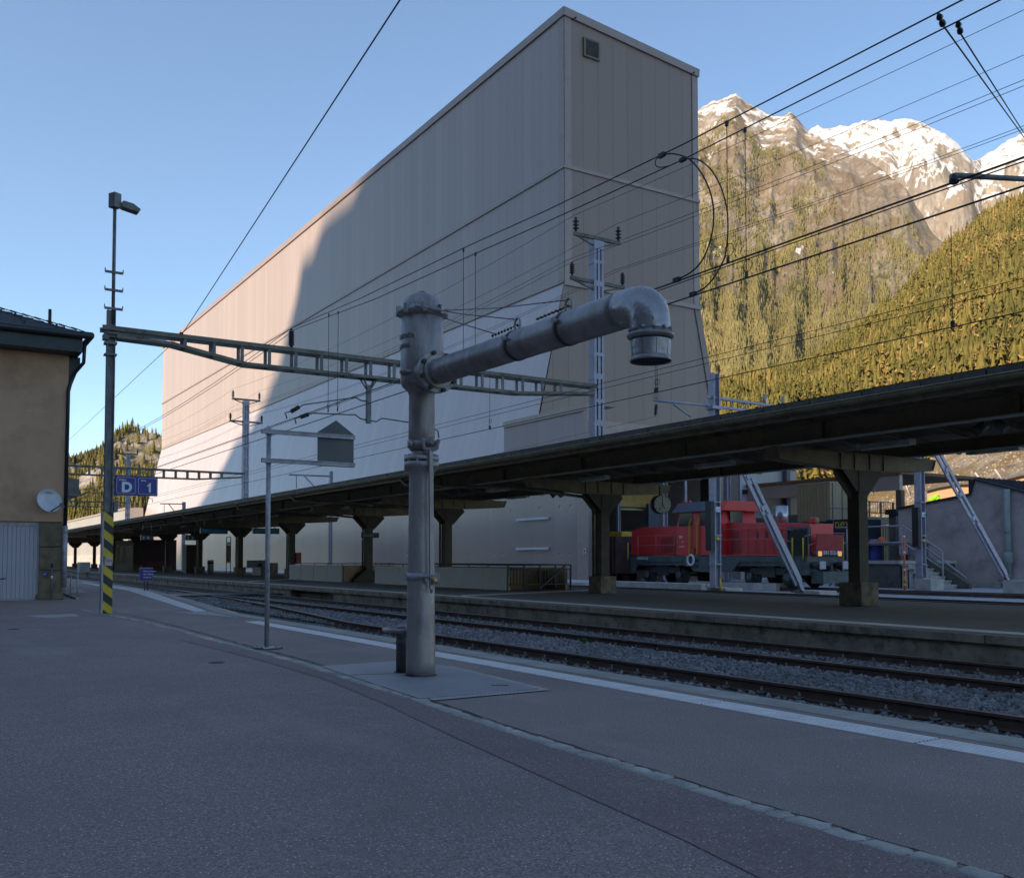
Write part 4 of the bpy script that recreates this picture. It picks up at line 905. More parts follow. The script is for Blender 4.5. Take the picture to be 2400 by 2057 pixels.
# handrail and its kerb
hr = thing('handrail', 'low galvanised tube handrail on a kerb beside the station building', 'handrail', (0, 0, 0))
pa, pb, pc = gz(151, 1391), gz(165, 1397), gz(181, 1403)
hr.location = pb; h = .82; b = MB()
b.tube([(pa.x, pa.y + .1, 0), (pa.x, pa.y + .1, h)], .02, 8); b.tube([pb, pb + Vector((0, 0, h))], .02, 8); b.tube([pc, pc + Vector((0, 0, h - .03)), pc + Vector((-.05, .08, h)), pb + Vector((0, 0, h)), (pa.x, pa.y + .1, h)], .022, 8); b.build('rail', M['galv'], hr)
b = MB(); k0, k1 = gz(144, 1391), gz(182, 1405); b.bar(k0 + Vector((0, 0, .03)), k1 + Vector((0, 0, .03)), .09, .07); b.build('kerb', M['kerb'], hr)
# bicycle: only its handlebar end reaches into view
bp = gy(14, 1356, ST - 1.4)
BI = thing('bicycle', 'parked bicycle of which only the black handlebar end shows at the left edge', 'bicycle', (bp.x - .3, bp.y, 0))
b = MB(); b.tube([(bp.x - .45, bp.y + .0, bp.z - .01), (bp.x - .12, bp.y, bp.z)], .011, 8); b.tube([(bp.x - .13, bp.y, bp.z), (bp.x, bp.y, bp.z + .012)], .018, 10); b.tube([(bp.x - .3, bp.y, bp.z - .02), (bp.x - .3, bp.y + .04, .35)], .016, 8); b.build('handlebar', M['black'], BI)
b = MB(); b.tube([(bp.x - .12, bp.y - .02, bp.z - .05), (bp.x - .03, bp.y - .04, bp.z - .11), (bp.x - .02, bp.y - .04, bp.z - .14)], .008, 6); b.build('brake_lever', M['galv'], BI)
b = MB()
for yy in (0, 1.05):
    c = (bp.x - .3, bp.y + yy, .335); b.tube([(c[0], c[1] + .33 * math.cos(a * math.pi / 12), c[2] + .33 * math.sin(a * math.pi / 12)) for a in range(25)], .018, 6)
b.build('wheels', M['black'], BI); b = MB(); b.tube([(bp.x - .3, bp.y + .08, .75), (bp.x - .3, bp.y + .5, .3), (bp.x - .3, bp.y + .8, .85)], .016, 6); b.tube([(bp.x - .3, bp.y, .335), (bp.x - .3, bp.y + .08, .75), (bp.x - .3, bp.y + .7, .7), (bp.x - .3, bp.y + 1.05, .335), (bp.x - .3, bp.y + .5, .3)], .014, 6); b.build('frame', M['hblack'], BI)
# ================================================================ yard buildings right
def polyx(X, pts): return [gx(px, py, X) for px, py in pts]
XD = 56.0
q = lambda x, y: (1950 + x / 4.44, 1100 + y / 4.44)
prof_ = polyx(XD, [q(690, 415), q(1440, 267), q(1485, 113), q(1800, 192), q(1998, 245), q(2500, 380)])
base = [Vector((XD, prof_[-1].y, -.5)), Vector((XD, prof_[0].y, -.5))]
DP = thing('depot_building', 'grey rendered depot building with a stepped roofline and dark ribbed metal roof', 'building', (XD, prof_[0].y, -.5))
b = MB(); b.prism(prof_ + base, (14, 0, 0)); b.build('wall', M['grey_wall'], DP)
b = MB()
for a, c in zip(prof_[:-1], prof_[1:]): b.bar(a + Vector((-.05, 0, .06)), c + Vector((-.05, 0, .06)), .12, .12)
b.build('roof_edge', M['fascia'], DP)
a, c = prof_[2], prof_[5]; up = Vector((0, 0, .10)); b = MB(); b.prism([a + up, c + up, c + up * 1.5, a + up * 1.5], (14, 0, 0))
for i in range(26): x = .55 * i + .3; b.bar(a + Vector((x, 0, .19)), c + Vector((x, 0, .19)), .05, .07)
b.build('roof', M['slate'], DP)
p1, p2 = polyx(XD - .15, [q(1822, 205), q(1838, 1130)]); p2.z = -.4
b = MB(); b.tube([(XD - .2, p1.y, p1.z), (XD - .2, p1.y, p2.z)], .19, 12)
for z in (p1.z - 2.6, p1.z - 5.2): b.lathe([(.22, 0), (.22, .08)], (XD - .2, p1.y, z), 12)
zc = gx(*q(1838, 920), XD - .2).z; b.lathe([(.22, -.35), (.28, -.3), (.28, .3), (.22, .35)], (XD - .2, p1.y, zc), 12); b.build('downpipe', mat('pale_green_pipe', (.30, .33, .31), .6), DP)
b = MB(); s0, s1 = polyx(XD - .1, [q(1120, 1180), q(1780, 1192)]); b.bx(XD - .5, XD - .02, s1.y, s0.y, -.5, -.22); b.build('plinth', M['kerb'], DP)
# lean-to at its left
pl = polyx(XD + .5, [q(590, 470), q(690, 440)]); b = MB(); b.bx(XD + .5, XD + 6, pl[1].y + .02, pl[0].y, -.5, pl[0].z); b.build('side_wing', M['rough_wall'], DP); b = MB(); b.bx(XD + .3, XD + 6, pl[1].y, pl[0].y + .15, pl[0].z, pl[0].z + .35); b.build('side_wing_roof', M['fascia'], DP)
b = MB(); b.tube([(XD + .35, pl[0].y - .8, pl[0].z - .1), (XD + .35, pl[0].y - .8, 1.2)], .13, 10); b.build('side_pipe', M['galv_dark'], DP)
# timber building far behind (sunlit)
XTi = 118.0
TBu = polyx(XTi, [q(990, 225), q(1120, 190), q(1300, 158), q(1480, 152), q(1720, 128), q(1998, 62), q(2300, 0)])
o = thing('timber_building', 'sunlit larch-clad building showing above the grey depot roofline', 'building', (XTi, TBu[0].y, 0))
b = MB(); b.prism(TBu + [Vector((XTi, TBu[-1].y, -.5)), Vector((XTi, TBu[0].y, -.5))], (8, 0, 0)); b.build('wall', M['timber'], o)
b = MB()
for a, c in zip(TBu[:-1], TBu[1:]): b.bar(a + Vector((-.2, 0, .12)), c + Vector((-.2, 0, .12)), .6, .3)
b.build('roof_edge', M['galv_dark'], o)
pts = [gx(*q(x, y), XTi - .3) for x, y in ((1035, 345), (1045, 318), (1062, 300), (1085, 291), (1100, 300))]
b = MB(); b.tube(pts, .5, 6); b.tube([gx(*q(1062, 345), XTi - .3), gx(*q(1070, 322), XTi - .3), gx(*q(1095, 312), XTi - .3)], .32, 6); a = gx(*q(1093, 278), XTi - .3); c = gx(*q(1106, 312), XTi - .3); b.bar(a, c, .6, .5, (0, 1, 0)); b.build('green_emblem', M['green_paint'], o)
# open shed roof with posts behind the second column
XS = 62.0
SH_ = thing('open_shed', 'open timber-framed shed roof on slender posts behind the locomotive', 'shed', (XS, 45, 0))
a, c = gx(1870, 1122, XS), gx(2116, 1122, XS - 4)
zr = gx(2108, 1111, XS).z; y1 = gx(2108, 1111, XS).y; y0 = gx(1880, 1111, XS + 2).y
b = MB(); b.bx(XS, XS + .35, y1, y0 + 12, zr - 1.15, zr); b.build('edge_beam', M['pan_trim'], SH_)
b = MB(); b.bx(XS - .1, XS + 10, y1 - .2, y0 + 12, zr, zr + .22); b.build('roof', mat('brown_timber_soffit', (.20, .105, .045), .8), SH_)
for px in (2112.0,):
    yy = gx(px, 1150, XS).y; b = MB(); b.bx(XS - .02, XS + .38, yy - .02, yy + .45, -.5, zr - 1.16); b.build('post', M['shelter'] if 0 else mat('brown_post', (.12, .08, .05), .7), SH_)
b = MB(); b.bx(XS + 9, XS + 9.3, y1, y1 + .3, -.5, zr); b.build('post', M['galv_dark'], SH_)
# engine-shed wall with grey panels and pale pier left of the containers
YP = 60.0
PW = thing('panel_shed', 'grey panelled shed wall with a pale corner pier behind the locomotive cab', 'shed', (60, YP, 0))
x0 = gy(1735, 1150, YP).x; x1 = gy(1842, 1150, YP).x; x2 = gy(1858, 1150, YP).x
b = MB(); b.bx(x0, x1, YP, YP + 8, -.5, 14); b.build('wall', M['pan_shed'], PW)
b = MB()
for py in (1155, 1219): z = gy(1790, py, YP).z; b.bx(x0, x1, YP - .15, YP - .001, z - .18, z + .18)
b.build('panel_joint', M['fascia'], PW)
b = MB(); b.bx(x1 + .002, x2, YP - .5, YP + 1, -.5, 14); b.build('pier', M['pan_trim'], PW); b = MB(); b.bx(x1 - .5, x1 - .02, YP - .55, YP - .16, -.5, 13.9); b.build('steel_post', M['roof_grey'], PW)
# containers
XK = 58.0
def cont(name, lb, X, pxa, pxb, pyt, pyb, m, depth_=2.6, dm=None):
    a = gx(pxa, pyt, X); c = gx(pxb, pyb, X); z0 = max(c.z, -.5)
    T = thing(name, lb, 'container', (X, c.y, z0)); b = MB(); b.bx(X, X + depth_, c.y, a.y, z0, a.z); b.build('body', m, T, bevel=.03); return T, (X, c.y, a.y, z0, a.z)
T, bb = cont('shipping_container', 'beige corrugated container raised on supports behind the locomotive hood', 57.0, 1868, 1946, 1134, 1221, M['corr'])
X, ya, yb, z0, z1 = bb
b = MB()
for k in range(int((yb - ya) / .3)): b.bx(X - .035, X, ya + .1 + k * .3, ya + .24 + k * .3, z0 + .15, z1 - .15)
b.build('corrugation', M['beige_cont'], T); b = MB()
for k in (.25, 1.3, 2.3): b.bx(X + k, X + k + .05, ya - .05, ya - .001, z0 + .1, z1 - .1)
b.bx(X, X + 2.6, ya - .03, ya - .002, z0 + .9, z0 + 1.0); b.build('door_bar', M['galv_dark'], T)
b = MB(); b.bx(X + .1, X + 2.4, ya + .3, yb - .3, -.5, z0 - .002); tag(b.build('container_support', M['inside']), 'dark plinth under the raised beige container', 'plinth')
T, bb = cont('shipping_container', 'dark navy container with faded yellow letters below the beige one', 54.5, 1935, 2008, 1218, 1262, M['navy'])
text('container_lettering', 'inex', (54.48, gx(1951, 1240, 54.5).y, gx(1951, 1237, 54.5).z), .9, M['yellow'], T, '-X')
YB = gx(2052, 1240, 57).y - 6
a = gy(2036, 1217, 47); a = gy(2037, 1218, 47.); c = gy(2065, 1302, 47.)
T = thing('shipping_container', 'bright blue container end with white framed logo beyond the steps', 'container', (a.x, 47, c.z)); b = MB(); b.bx(a.x, c.x, 47, 50, max(c.z, .2), a.z); b.build('body', M['blue_cont'], T, bevel=.03)
w = c.x - a.x; zt_ = a.z; b = MB(); b.bx(a.x + w * .12, a.x + w * .78, 46.985, 46.999, zt_ - 1.75, zt_ - .55); pn = b.build('logo_panel', M['white'], T)
b = MB(); b.bx(a.x + w * .15, a.x + w * .75, 46.975, 46.984, zt_ - 1.7, zt_ - .6); b.build('logo_field', M['sign_blue'], pn); b = MB(); b.bar((a.x + w * .22, 46.97, zt_ - 1.0), (a.x + w * .55, 46.97, zt_ - .85), .01, .28); b.build('logo_mark', M['red_bright'], pn)
text('logo_lettering', 'RAIL', (a.x + w * .25, 46.96, zt_ - 1.03), .24, M['white'], pn); text('logo_lettering', 'CONTAINER', (a.x + w * .16, 46.96, zt_ - 1.6), .2, M['white'], pn)
b = MB(); b.bx(a.x + w * .2, a.x + w * .78, 46.98, 46.999, zt_ - 3.2, zt_ - 2.3); b.build('notice_panel', M['white'], T)
T2_ = thing('red_white_sign', 'narrow red and white board left of the blue container', 'sign', (a.x - .5, 46.6, 1.5)); b = MB(); b.bx(a.x - .75, a.x - .3, 46.5, 46.55, zt_ - 2.6, zt_ - 1.6); b.build('red_board', M['red_bright'], T2_); b = MB(); b.bx(a.x - .75, a.x - .3, 46.5, 46.55, zt_ - 3.4, zt_ - 2.61); b.build('white_board', M['white'], T2_); b = MB(); b.bx(a.x - .55, a.x - .5, 46.56, 46.62, -.5, zt_ - 1.6); b.build('board_post', M['galv'], T2_)
b = MB(); b.bx(c.x + .02, c.x + 3.3, 48, 48.1, .5, zt_ - .3)
for k in range(11): b.bx(c.x + .1 + k * .3, c.x + .22 + k * .3, 47.93, 47.999, .5, zt_ - .4)
tag(b.build('corrugated_screen', M['beige_cont']), 'beige corrugated screen right of the blue container', 'screen')
# retaining terrace with steps, railings
XT0 = 50.0
tA, tB = gx(2034, 1313, XT0).y, gx(2118, 1320, XT0).y; zT = gx(2060, 1313, XT0).z
SPL = thing('stone_steps', 'weathered stone loading terrace with steps running down to the right in front of the depot', 'steps', (XT0, tB, -.5))
b = MB(); b.bx(XT0, XT0 + 5.5, tB + .3, tA + 2.5, -.5, zT - .2); b.build('terrace_wall', M['rough_wall'], SPL); b = MB(); b.bx(XT0 - .1, XT0 + 5.5, tB + .2, tA + 2.5, zT - .2, zT); b.build('terrace_slab', M['concrete'], SPL)
yE_ = gx(2200, 1370, XT0).y; n = 6; b = MB()
for i in range(n):
    y1_ = tB + .2 - (tB - yE_) * i / n; y0_ = y1_ - (tB - yE_) / n - .1; z = zT - (zT + .5) * (i + 1) / (n + 1); b.bx(XT0 + .1, XT0 + 1.9, y0_, y1_, -.5, z - .08); b.bx(XT0 + .0, XT0 + 1.9, y0_ - .06, y1_, z - .079, z)
b.build('treads', M['concrete'], SPL, bevel=.01)
b = MB(); b.prism([(XT0 + 1.95, tB + .3, -.5), (XT0 + 1.95, tB + .3, zT + .5), (XT0 + 1.95, yE_ - .6, -.25), (XT0 + 1.95, yE_ - .6, -.5)], (.3, 0, 0)); b.build('stair_wall', M['rough_wall'], SPL)
RLm = thing('stair_railing', 'two-rail galvanised railing on the stone terrace and down its steps', 'railing', (XT0, tB, zT)); b = MB()
hh = 2.05
ends = [(XT0 + .1, tA + 1.5), (XT0 + .1, tB + .2)]
for z in (hh, hh * .52): b.tube([(XT0 + .1, tA + 2.4, zT + z), (XT0 + .1, tB + .1, zT + z), (XT0 + .1, yE_ - .2, -.4 + z)], .05, 8)
for y in (tA + 1.6, tB + .2): b.tube([(XT0 + .1, y, zT), (XT0 + .1, y, zT + hh)], .05, 8)
b.tube([(XT0 + .1, yE_ - .2, -.5), (XT0 + .1, yE_ - .2, -.4 + hh)], .05, 8); b.tube([(XT0 + 1.9, tB, zT + .9), (XT0 + 1.9, yE_ - .5, .1)], .06, 8); b.build('tube_rails', M['galv'], RLm)
p = gx(2066, 1269, XT0 + 3); b = MB(); b.smooth = True; b.lathe([(.01, -.32), (.22, -.22), (.31, 0), (.22, .22), (.01, .32)], (p.x, p.y, p.z), 14); tag(b.build('orange_buoy', M['orange'], fix=True), 'round orange ball on the terrace in front of the blue container', 'ball')
a_ = MB(); a_.bx(XT0 + 2, XT0 + 4.2, tB + 1, tB + 4.5, zT + .95, zT + 1.08)
for y in (tB + 1.1, tB + 4.3): a_.bx(XT0 + 2.1, XT0 + 4, y, y + .1, zT, zT + .95)
tag(a_.build('work_table', M['galv_dark']), 'dark metal work table on the stone terrace', 'table')
b = MB(); p = gx(2052, 1300, XT0 + 2.8); b.lathe([(.38, 0), (.42, .1), (.42, 1.0), (.38, 1.1)], (p.x, p.y, zT), 16); tag(b.build('blue_barrel', M['blue_cont']), 'blue plastic barrel under the work table', 'barrel')
for i in range(5): b = MB(); b.box((XT0 + 1.6 + random.uniform(0, 1.8), tB + 1.2 + i * .35, zT + .18), (random.uniform(.3, .7), random.uniform(.2, .4), random.uniform(.2, .4)), random.uniform(0, 1)); tag(b.build('timber_offcut', M['rust'], bevel=.01), 'brown timber offcut lying on the stone terrace', 'timber offcut', 'brown offcuts on the terrace')
# gallery with balustrade above the blue container
YG = 52.0
g0, g1 = gy(2034, 1211, YG), gy(2094, 1208, YG); zt_ = gy(2060, 1176, YG).z
GB = thing('balustrade', 'dark iron balustrade on the upper deck above the blue container', 'balustrade', (g0.x, YG, g0.z)); b = MB(); zb0 = gy(2060, 1206, YG).z
for z in (zt_, zb0 + .15): b.bar((g0.x - 8, YG, z), (g1.x, YG, z), .06, .07)
k = g0.x - 8
while k <= g1.x: b.bar((k, YG, zb0 + .15), (k, YG, zt_), .035, .035); k += .28
for k in (g0.x + .2, g0.x + 1.7, g1.x): b.bar((k, YG, zb0 - .5), (k, YG, zt_ + .03), .09, .09)
b.build('rails', M['black'], GB); b = MB(); b.bx(g0.x - 8, g1.x + .5, YG - .2, YG + 4, zb0 - .75, zb0 - .2); b.build('deck', M['galv_dark'], GB)
# steep iron stair to it
a, c = gy(1999, 1190, YG - 1), gy(1952, 1255, YG - 1); b = MB(); b.bar(a, c, .1, .12); b.bar(a + Vector((0, 0, -1.6)), c + Vector((0, 0, -1.6)), .12, .2)
for i in range(12):
    p = a.lerp(c, i / 11) + Vector((0, 0, -1.5)); b.box(p + Vector((0, .3, 0)), (.35, .7, .05))
b.bar(c, c + Vector((0, 0, -2)), .07, .07); tag(b.build('iron_stair', M['black']), 'steep dark iron stair leading up to the deck behind the locomotive front', 'stair')
# ================================================================ island canopy
XE, XC1, XI1, XI2, XF = 15.3, 21.1, 18.0, 23.9, 26.2
ZE, ZI, ZC = 4.39, 3.94, 3.92
TY0, TY1 = -8.0, 190.0
CA = thing('platform_canopy', 'long dark steel platform canopy with pale eaves gutter on splayed columns over the island platform', 'canopy', (XC1, 16.6, 0))
b = MB()
b.face([(XE + .05, TY0, ZE + .02), (XE + .05, TY1, ZE + .02), (XC1, TY1, 4.95), (XC1, TY0, 4.95)]); b.face([(XC1, TY0, 4.95), (XC1, TY1, 4.95), (XF, TY1, ZE + .02), (XF, TY0, ZE + .02)])
b.build('roof', M['slate'], CA, fix=False)
b = MB()
b.face([(XE + .1, TY0, ZE - .02), (XE + .1, TY1, ZE - .02), (XC1, TY1, 4.88), (XC1, TY0, 4.88)]); b.face([(XC1, TY0, 4.88), (XC1, TY1, 4.88), (XF, TY1, ZE - .02), (XF, TY0, ZE - .02)])
b.build('soffit', M['soffit'], CA, fix=False)
b = MB(); y = TY0
while y < 120:
    pts = [(XE + .1, y, ZE - .10), (XE + 1.4, y, ZE + .02), (XI1, y, ZE + .06)]
    for a, c in zip(pts[:-1], pts[1:]): b.bar(a, c, .07, .14)
    b.bar((XI1, y, ZE + .08), (XC1, y, 4.8), .07, .14); b.bar((XC1, y, 4.8), (XF - .1, y, ZE - .08), .07, .14); y += 1.55
o = b.build('rafters', M['girder'], CA, fix=False); tag(o, kind='stuff')
# eave: tiles, gutter
b = MB(); b.bx(XE + .02, XE + .10, TY0, TY1, ZE - .20, ZE - .0)
y = TY0; k = 0
while y < 110:
    b.bx(XE - .025 + .012 * (k % 2), XE + .015, y, y + .60, ZE - .165, ZE - .012 - .014 * (k % 3)); y += .62; k += 1
b.bx(XE - .02, XE + .015, 110, TY1, ZE - .165, ZE - .012)
b.build('eave_tiles', M['shingle'], CA, fix=False)
b = MB(); pr = [(math.cos(a) * .10, math.sin(a) * .10) for a in [math.pi + i * math.pi / 8 for i in range(9)]]
for (x0, z0), (x1, z1) in zip(pr[:-1], pr[1:]): b.face([(XE - .03 + x0, TY0, ZE - .16 + z0), (XE - .03 + x1, TY0, ZE - .16 + z1), (XE - .03 + x1, TY1, ZE - .16 + z1), (XE - .03 + x0, TY1, ZE - .16 + z0)])
b.tube([(XE - .135, TY0, ZE - .155), (XE - .135, TY1, ZE - .155)], .014, 6)
b.bx(XE + .075, XE + .13, TY0, TY1, ZE - .34, ZE - .2)
b.build('gutter', M['gutter'], CA, fix=False)
b = MB(); y = 5.0
while y < 70: b.tube([(XE - .03 + math.cos(a) * .108, y, ZE - .16 + math.sin(a) * .108) for a in [math.pi + i * math.pi / 8 for i in range(9)]], .008, 4); b.bar((XE + .07, y, ZE - .16), (XE + .3, y, ZE - .05), .02, .01); y += 2.15
o = b.build('gutter_brackets', M['gutter'], CA, fix=False); tag(o, kind='stuff')
# longitudinal girders with paler lower flanges
for X, lab in ((XI1, 0), (XI2, 1)):
    b = MB(); zt_ = ZI + .45; zb__ = ZI + (.10 if lab else 0)
    b.bx(X - .015, X + .015, TY0, TY1, zb__ + .03, zt_ - .03); b.bx(X - .13, X + .13, TY0, TY1, zt_ - .03, zt_)
    y = 1.0
    while y < 120: b.bx(X - .12, X + .12, y, y + .02, zb__ + .031, zt_ - .031); y += 4.65
    g = b.build('girder', M['girder'], CA, fix=False); b = MB(); b.bx(X - .14, X + .14, TY0, TY1, zb__, zb__ + .028); b.build('lower_flange', M['girder_edge'], g, fix=False)
cols = []
for px, base in ((2012, None), (1412, None), (1047, None), (863, None), (683, None), (562, None), (468, None), (392, None)):
    # column rows on the plane X = XC1
    cols.append(gx(px, 1330, XC1).y)
d_ = cols[-1] - cols[-2]
cols += [cols[-1] + 13, cols[-1] + 26, cols[-1] + 40, cols[-1] + 56]
def column(y, idx):
    w = .36; ped = idx not in (3,)
    b = MB(); zt_ = ZC - .40; zn = 2.93
    # riveted box stem: two channels and cover plates
    b.bx(XC1 - w / 2, XC1 + w / 2, y - w / 2, y + w / 2, .55 if ped else .45, zn)
    b.bx(XC1 - w / 2 - .02, XC1 + w / 2 + .02, y - w / 2 - .02, y - w / 2 + .05, zn - .02, zn + .03)
    cb = b.build('column', M['column'], CA, bevel=.008)
    b = MB(); dx = .80
    for s_ in (-1, 1):
        b.prism([(XC1 + s_ * .06, y - .16, zn), (XC1 + s_ * w / 2, y - .16, zn - .02), (XC1 + s_ * dx, y - .16, zt_ - .0), (XC1 + s_ * .06, y - .16, zt_)], (0, .03, 0))
        b.prism([(XC1 + s_ * .06, y + .13, zn), (XC1 + s_ * w / 2, y + .13, zn - .02), (XC1 + s_ * dx, y + .13, zt_ - .0), (XC1 + s_ * .06, y + .13, zt_)], (0, .03, 0))
        b.bar((XC1 + s_ * (w / 2 + .0), y, zn - .04), (XC1 + s_ * (dx + .01), y, zt_), .36, .03, (s_ * 1, 0, .8))
    b.bx(XC1 - .14, XC1 + .14, y - .175, y - .165, zn, zt_)
    b.build('splayed_head', M['column'], cb)
    b = MB()
    xa, xb = 18.0 - .1, 24.2
    for yy in (y - .15, y + .15):
        b.prism([(xa, yy - .012, ZC), (xb, yy - .012, ZC), (xb - .12, yy - .012, ZC - .27), (XC1 + .85, yy - .012, zt_), (XC1 - .85, yy - .012, zt_), (xa + .12, yy - .012, ZC - .27)], (0, .024, 0))
    for (x0, z0), (x1, z1) in (((xa + .12, ZC - .28), (XC1 - .85, zt_ - .01)), ((XC1 + .85, zt_ - .01), (xb - .12, ZC - .28)), ((XC1 - .85, zt_ - .012), (XC1 + .85, zt_ - .012)), ((xa, ZC), (xa + .12, ZC - .27)), ((xb, ZC), (xb - .12, ZC - .27))):
        b.bar((x0, y, z0), (x1, y, z1), .38, .022)
    b.bar((xa, y, ZC + .008), (xb, y, ZC + .008), .38, .022)
    for x in (XC1 - .85, XC1 + .85, XC1 - .3, XC1 + .3): b.bar((x, y - .17, zt_), (x, y - .17, ZC), .03, .05)
    b.build('cross_beam', M['girder'], CA)
    b = MB()
    if ped: b.bx(XC1 - .35, XC1 + .35, y - .35, y + .35, 0, .60)
    else:
        b.prism([(XC1 - .95, y - .35, 0), (XC1 + .95, y - .35, 0), (XC1 + .95, y - .35, .10), (XC1 + .35, y - .35, .60), (XC1 - .35, y - .35, .60), (XC1 - .95, y - .35, .10)], (0, .7, 0))
    b.build('pedestal', M['pedestal'] if ped else M['column'], cb, bevel=.02)
for i, y in enumerate(cols): column(y, i)
# drainpipes from the gutter to the columns
for i in (1, 2, 3, 4, 5, 6):
    y = cols[i]; yg = y + 2.2 * 2
    b = MB(); p0 = Vector((XE - .02, yg, ZE - .26)); b.tube([p0, p0 + Vector((.15, -.1, -.25)), (XI1 - .35, y + .9, ZC - .26), (XI1 + .15, y + .28, ZC - .34), (XC1 - .6, y + .22, ZC - .52), (XC1 - .25, y + .24, ZC - .58), (XC1 - .22, y + .24, 2.7), (XC1 - .22, y + .24, .6)], .055, 8)
    b.build('drainpipe', M['gutter'], CA)
# ---- things hung under the canopy
def lamp(y, X, z, lab, L=1.35, first=[None]):
    if first[0] is None:
        t = thing('canopy_lamp', lab, 'lamp', (X, y, z), 'fluorescent lamps under the canopy')
        b = MB(); b.bx(X - .11, X + .11, y - L / 2, y + L / 2, z - .07, z); b.bx(X - .12, X + .12, y - L / 2 - .05, y - L / 2, z - .12, z + .02); b.bx(X - .12, X + .12, y + L / 2, y + L / 2 + .05, z - .12, z + .02); b.build('housing', M['lamp_housing'], t)
        b = MB(); b.tube([(X, y - L / 2, z - .10), (X, y + L / 2, z - .10)], .035, 8); b.build('tube', M['lamp_glass'], t)
        first[0] = t; return t
    f = first[0]; return copy_thing(f, Vector((X, y, z)) - f.location, lab)
names = ['nearest the right edge of the photo', 'above the clock and the locomotive tail', 'left of the second column head', 'behind the top of the water crane column', 'just right of the thin sign post top', 'between the fourth and fifth columns', 'near the blue display boards', 'above the dark shelter', 'at the far shaded end', 'beside the farthest lamps']
spots = [(2075, 1028), (1675, 1078), (1392, 1108), (1167, 1136), (880, 1172), (802, 1182), (722, 1195), (640, 1205), (566, 1212), (510, 1220), (428, 1228), (374, 1236)]
wh = ['fluorescent lamp hung under the canopy nearest the right edge', 'fluorescent lamp under the canopy left of the first column head', 'fluorescent lamp above the second column head', 'fluorescent lamp under the canopy just right of the water crane', 'fluorescent lamp above the column with the flared foot', 'fluorescent lamp left of the flared column head', 'fluorescent lamp midway between flared column and thin sign post', 'fluorescent lamp just right of the thin sign post', 'fluorescent lamp just left of the thin sign post', 'fluorescent lamp above the right blue display board', 'fluorescent lamp above the left blue display board', 'farthest visible fluorescent lamp above the dark shelter']
for (px, py), lb in zip(spots, wh):
    X = 19.5; p = gx(px, py, X); z = min(3.93, max(3.45, p.z)); lamp(p.y, X, z, lb)
for (px, py), lb in zip(((1216, 1163), (2330, 1052)), ('fluorescent lamp on the far girder seen against the metal wall', 'fluorescent lamp on the far girder against the lit slope')):
    p = gx(px, py, XI2 + .1); lamp(p.y, XI2 + .1, p.z + .03, lb)
def speakers(px, py, X, lab):
    p = gx(px, py, X); t = thing('loudspeaker_pair', lab, 'loudspeaker', p, 'loudspeaker pairs under the canopy')
    for s_ in (-1, 1):
        b = MB(); b.lathe([(.09, -.16), (.105, -.15), (.11, .12), (.095, .14), (.09, .10)], (0, 0, 0), 18, 'Y'); rm = Matrix.Translation(p + Vector((.0, -s_ * .22, 0))) @ Matrix.Rotation(R(-25 * s_ + 30), 4, 'Z') @ Matrix.Rotation(R(38) * s_, 4, 'X')
        b.v = [tuple(rm @ Vector(v)) for v in b.v]; b.build('horn', M['galv_dark'], t); b = MB(); b.bar(p + Vector((0, -s_ * .12, .05)), p + Vector((0, -s_ * .1, .24)), .03, .05); b.build('bracket', M['galv'], t)
speakers(2320, 1000, 19.0, 'pair of grey cylindrical loudspeakers at the right end of the canopy')
speakers(1077, 1154, 19.0, 'pair of round loudspeakers close to the right side of the water crane')
speakers(1305, 1158, XI2, 'pair of dark loudspeakers silhouetted against the metal wall')
# clock
p = gx(1548, 1182, 22.4); r = pxm(p) * 22
CK = thing('station_clock', 'round station clock with white face hung under the canopy showing five', 'clock', p)
Rz = Matrix.Translation(p) @ Matrix.Rotation(R(-18), 4, 'Z')
def cl(b): b.v = [tuple(Rz @ Vector(v)) for v in b.v]; return b
b = MB(); b.lathe([(r * .9, -.16), (r, -.15), (r, .15), (r * .9, .16)], (0, 0, 0), 32, 'Y'); cl(b).build('case', M['galv_dark'], CK)
b = MB(); b.lathe([(r * .93, -.168), (r * .93, -.172)], (0, 0, 0), 32, 'Y'); f_ = cl(b).build('face', M['clock_face'], CK)
b = MB()
for k in range(12):
    a = k * math.pi / 6; s_ = math.sin(a); c_ = math.cos(a); b.bar((s_ * r * .74, -.176, c_ * r * .74), (s_ * r * .88, -.176, c_ * r * .88), r * .06, .004, (0, 1, 0))
cl(b).build('hour_marks', M['hblack'], f_)
for L, a, w in ((.80, 0, .06), (.55, 5 * math.pi / 6, .085)):
    b = MB(); b.bar((-math.sin(a) * r * .15, -.18, -math.cos(a) * r * .15), (math.sin(a) * r * L, -.18, math.cos(a) * r * L), r * w, .004, (0, 1, 0)); cl(b).build('hand', M['hblack'], f_)
b = MB(); a = R(212); b.bar((0, -.184, 0), (math.sin(a) * r * .6, -.184, math.cos(a) * r * .6), r * .025, .003, (0, 1, 0)); b.lathe([(r * .09, -.186), (r * .09, -.190)], (math.sin(a) * r * .6, 0, math.cos(a) * r * .6), 14, 'Y'); cl(b).build('second_hand', M['red_bright'], f_)
b = MB(); b.bar(p + Vector((0, 0, r)), p + Vector((0, 0, r + .30)), .08, .08); b.build('hanger', M['girder'], CK)
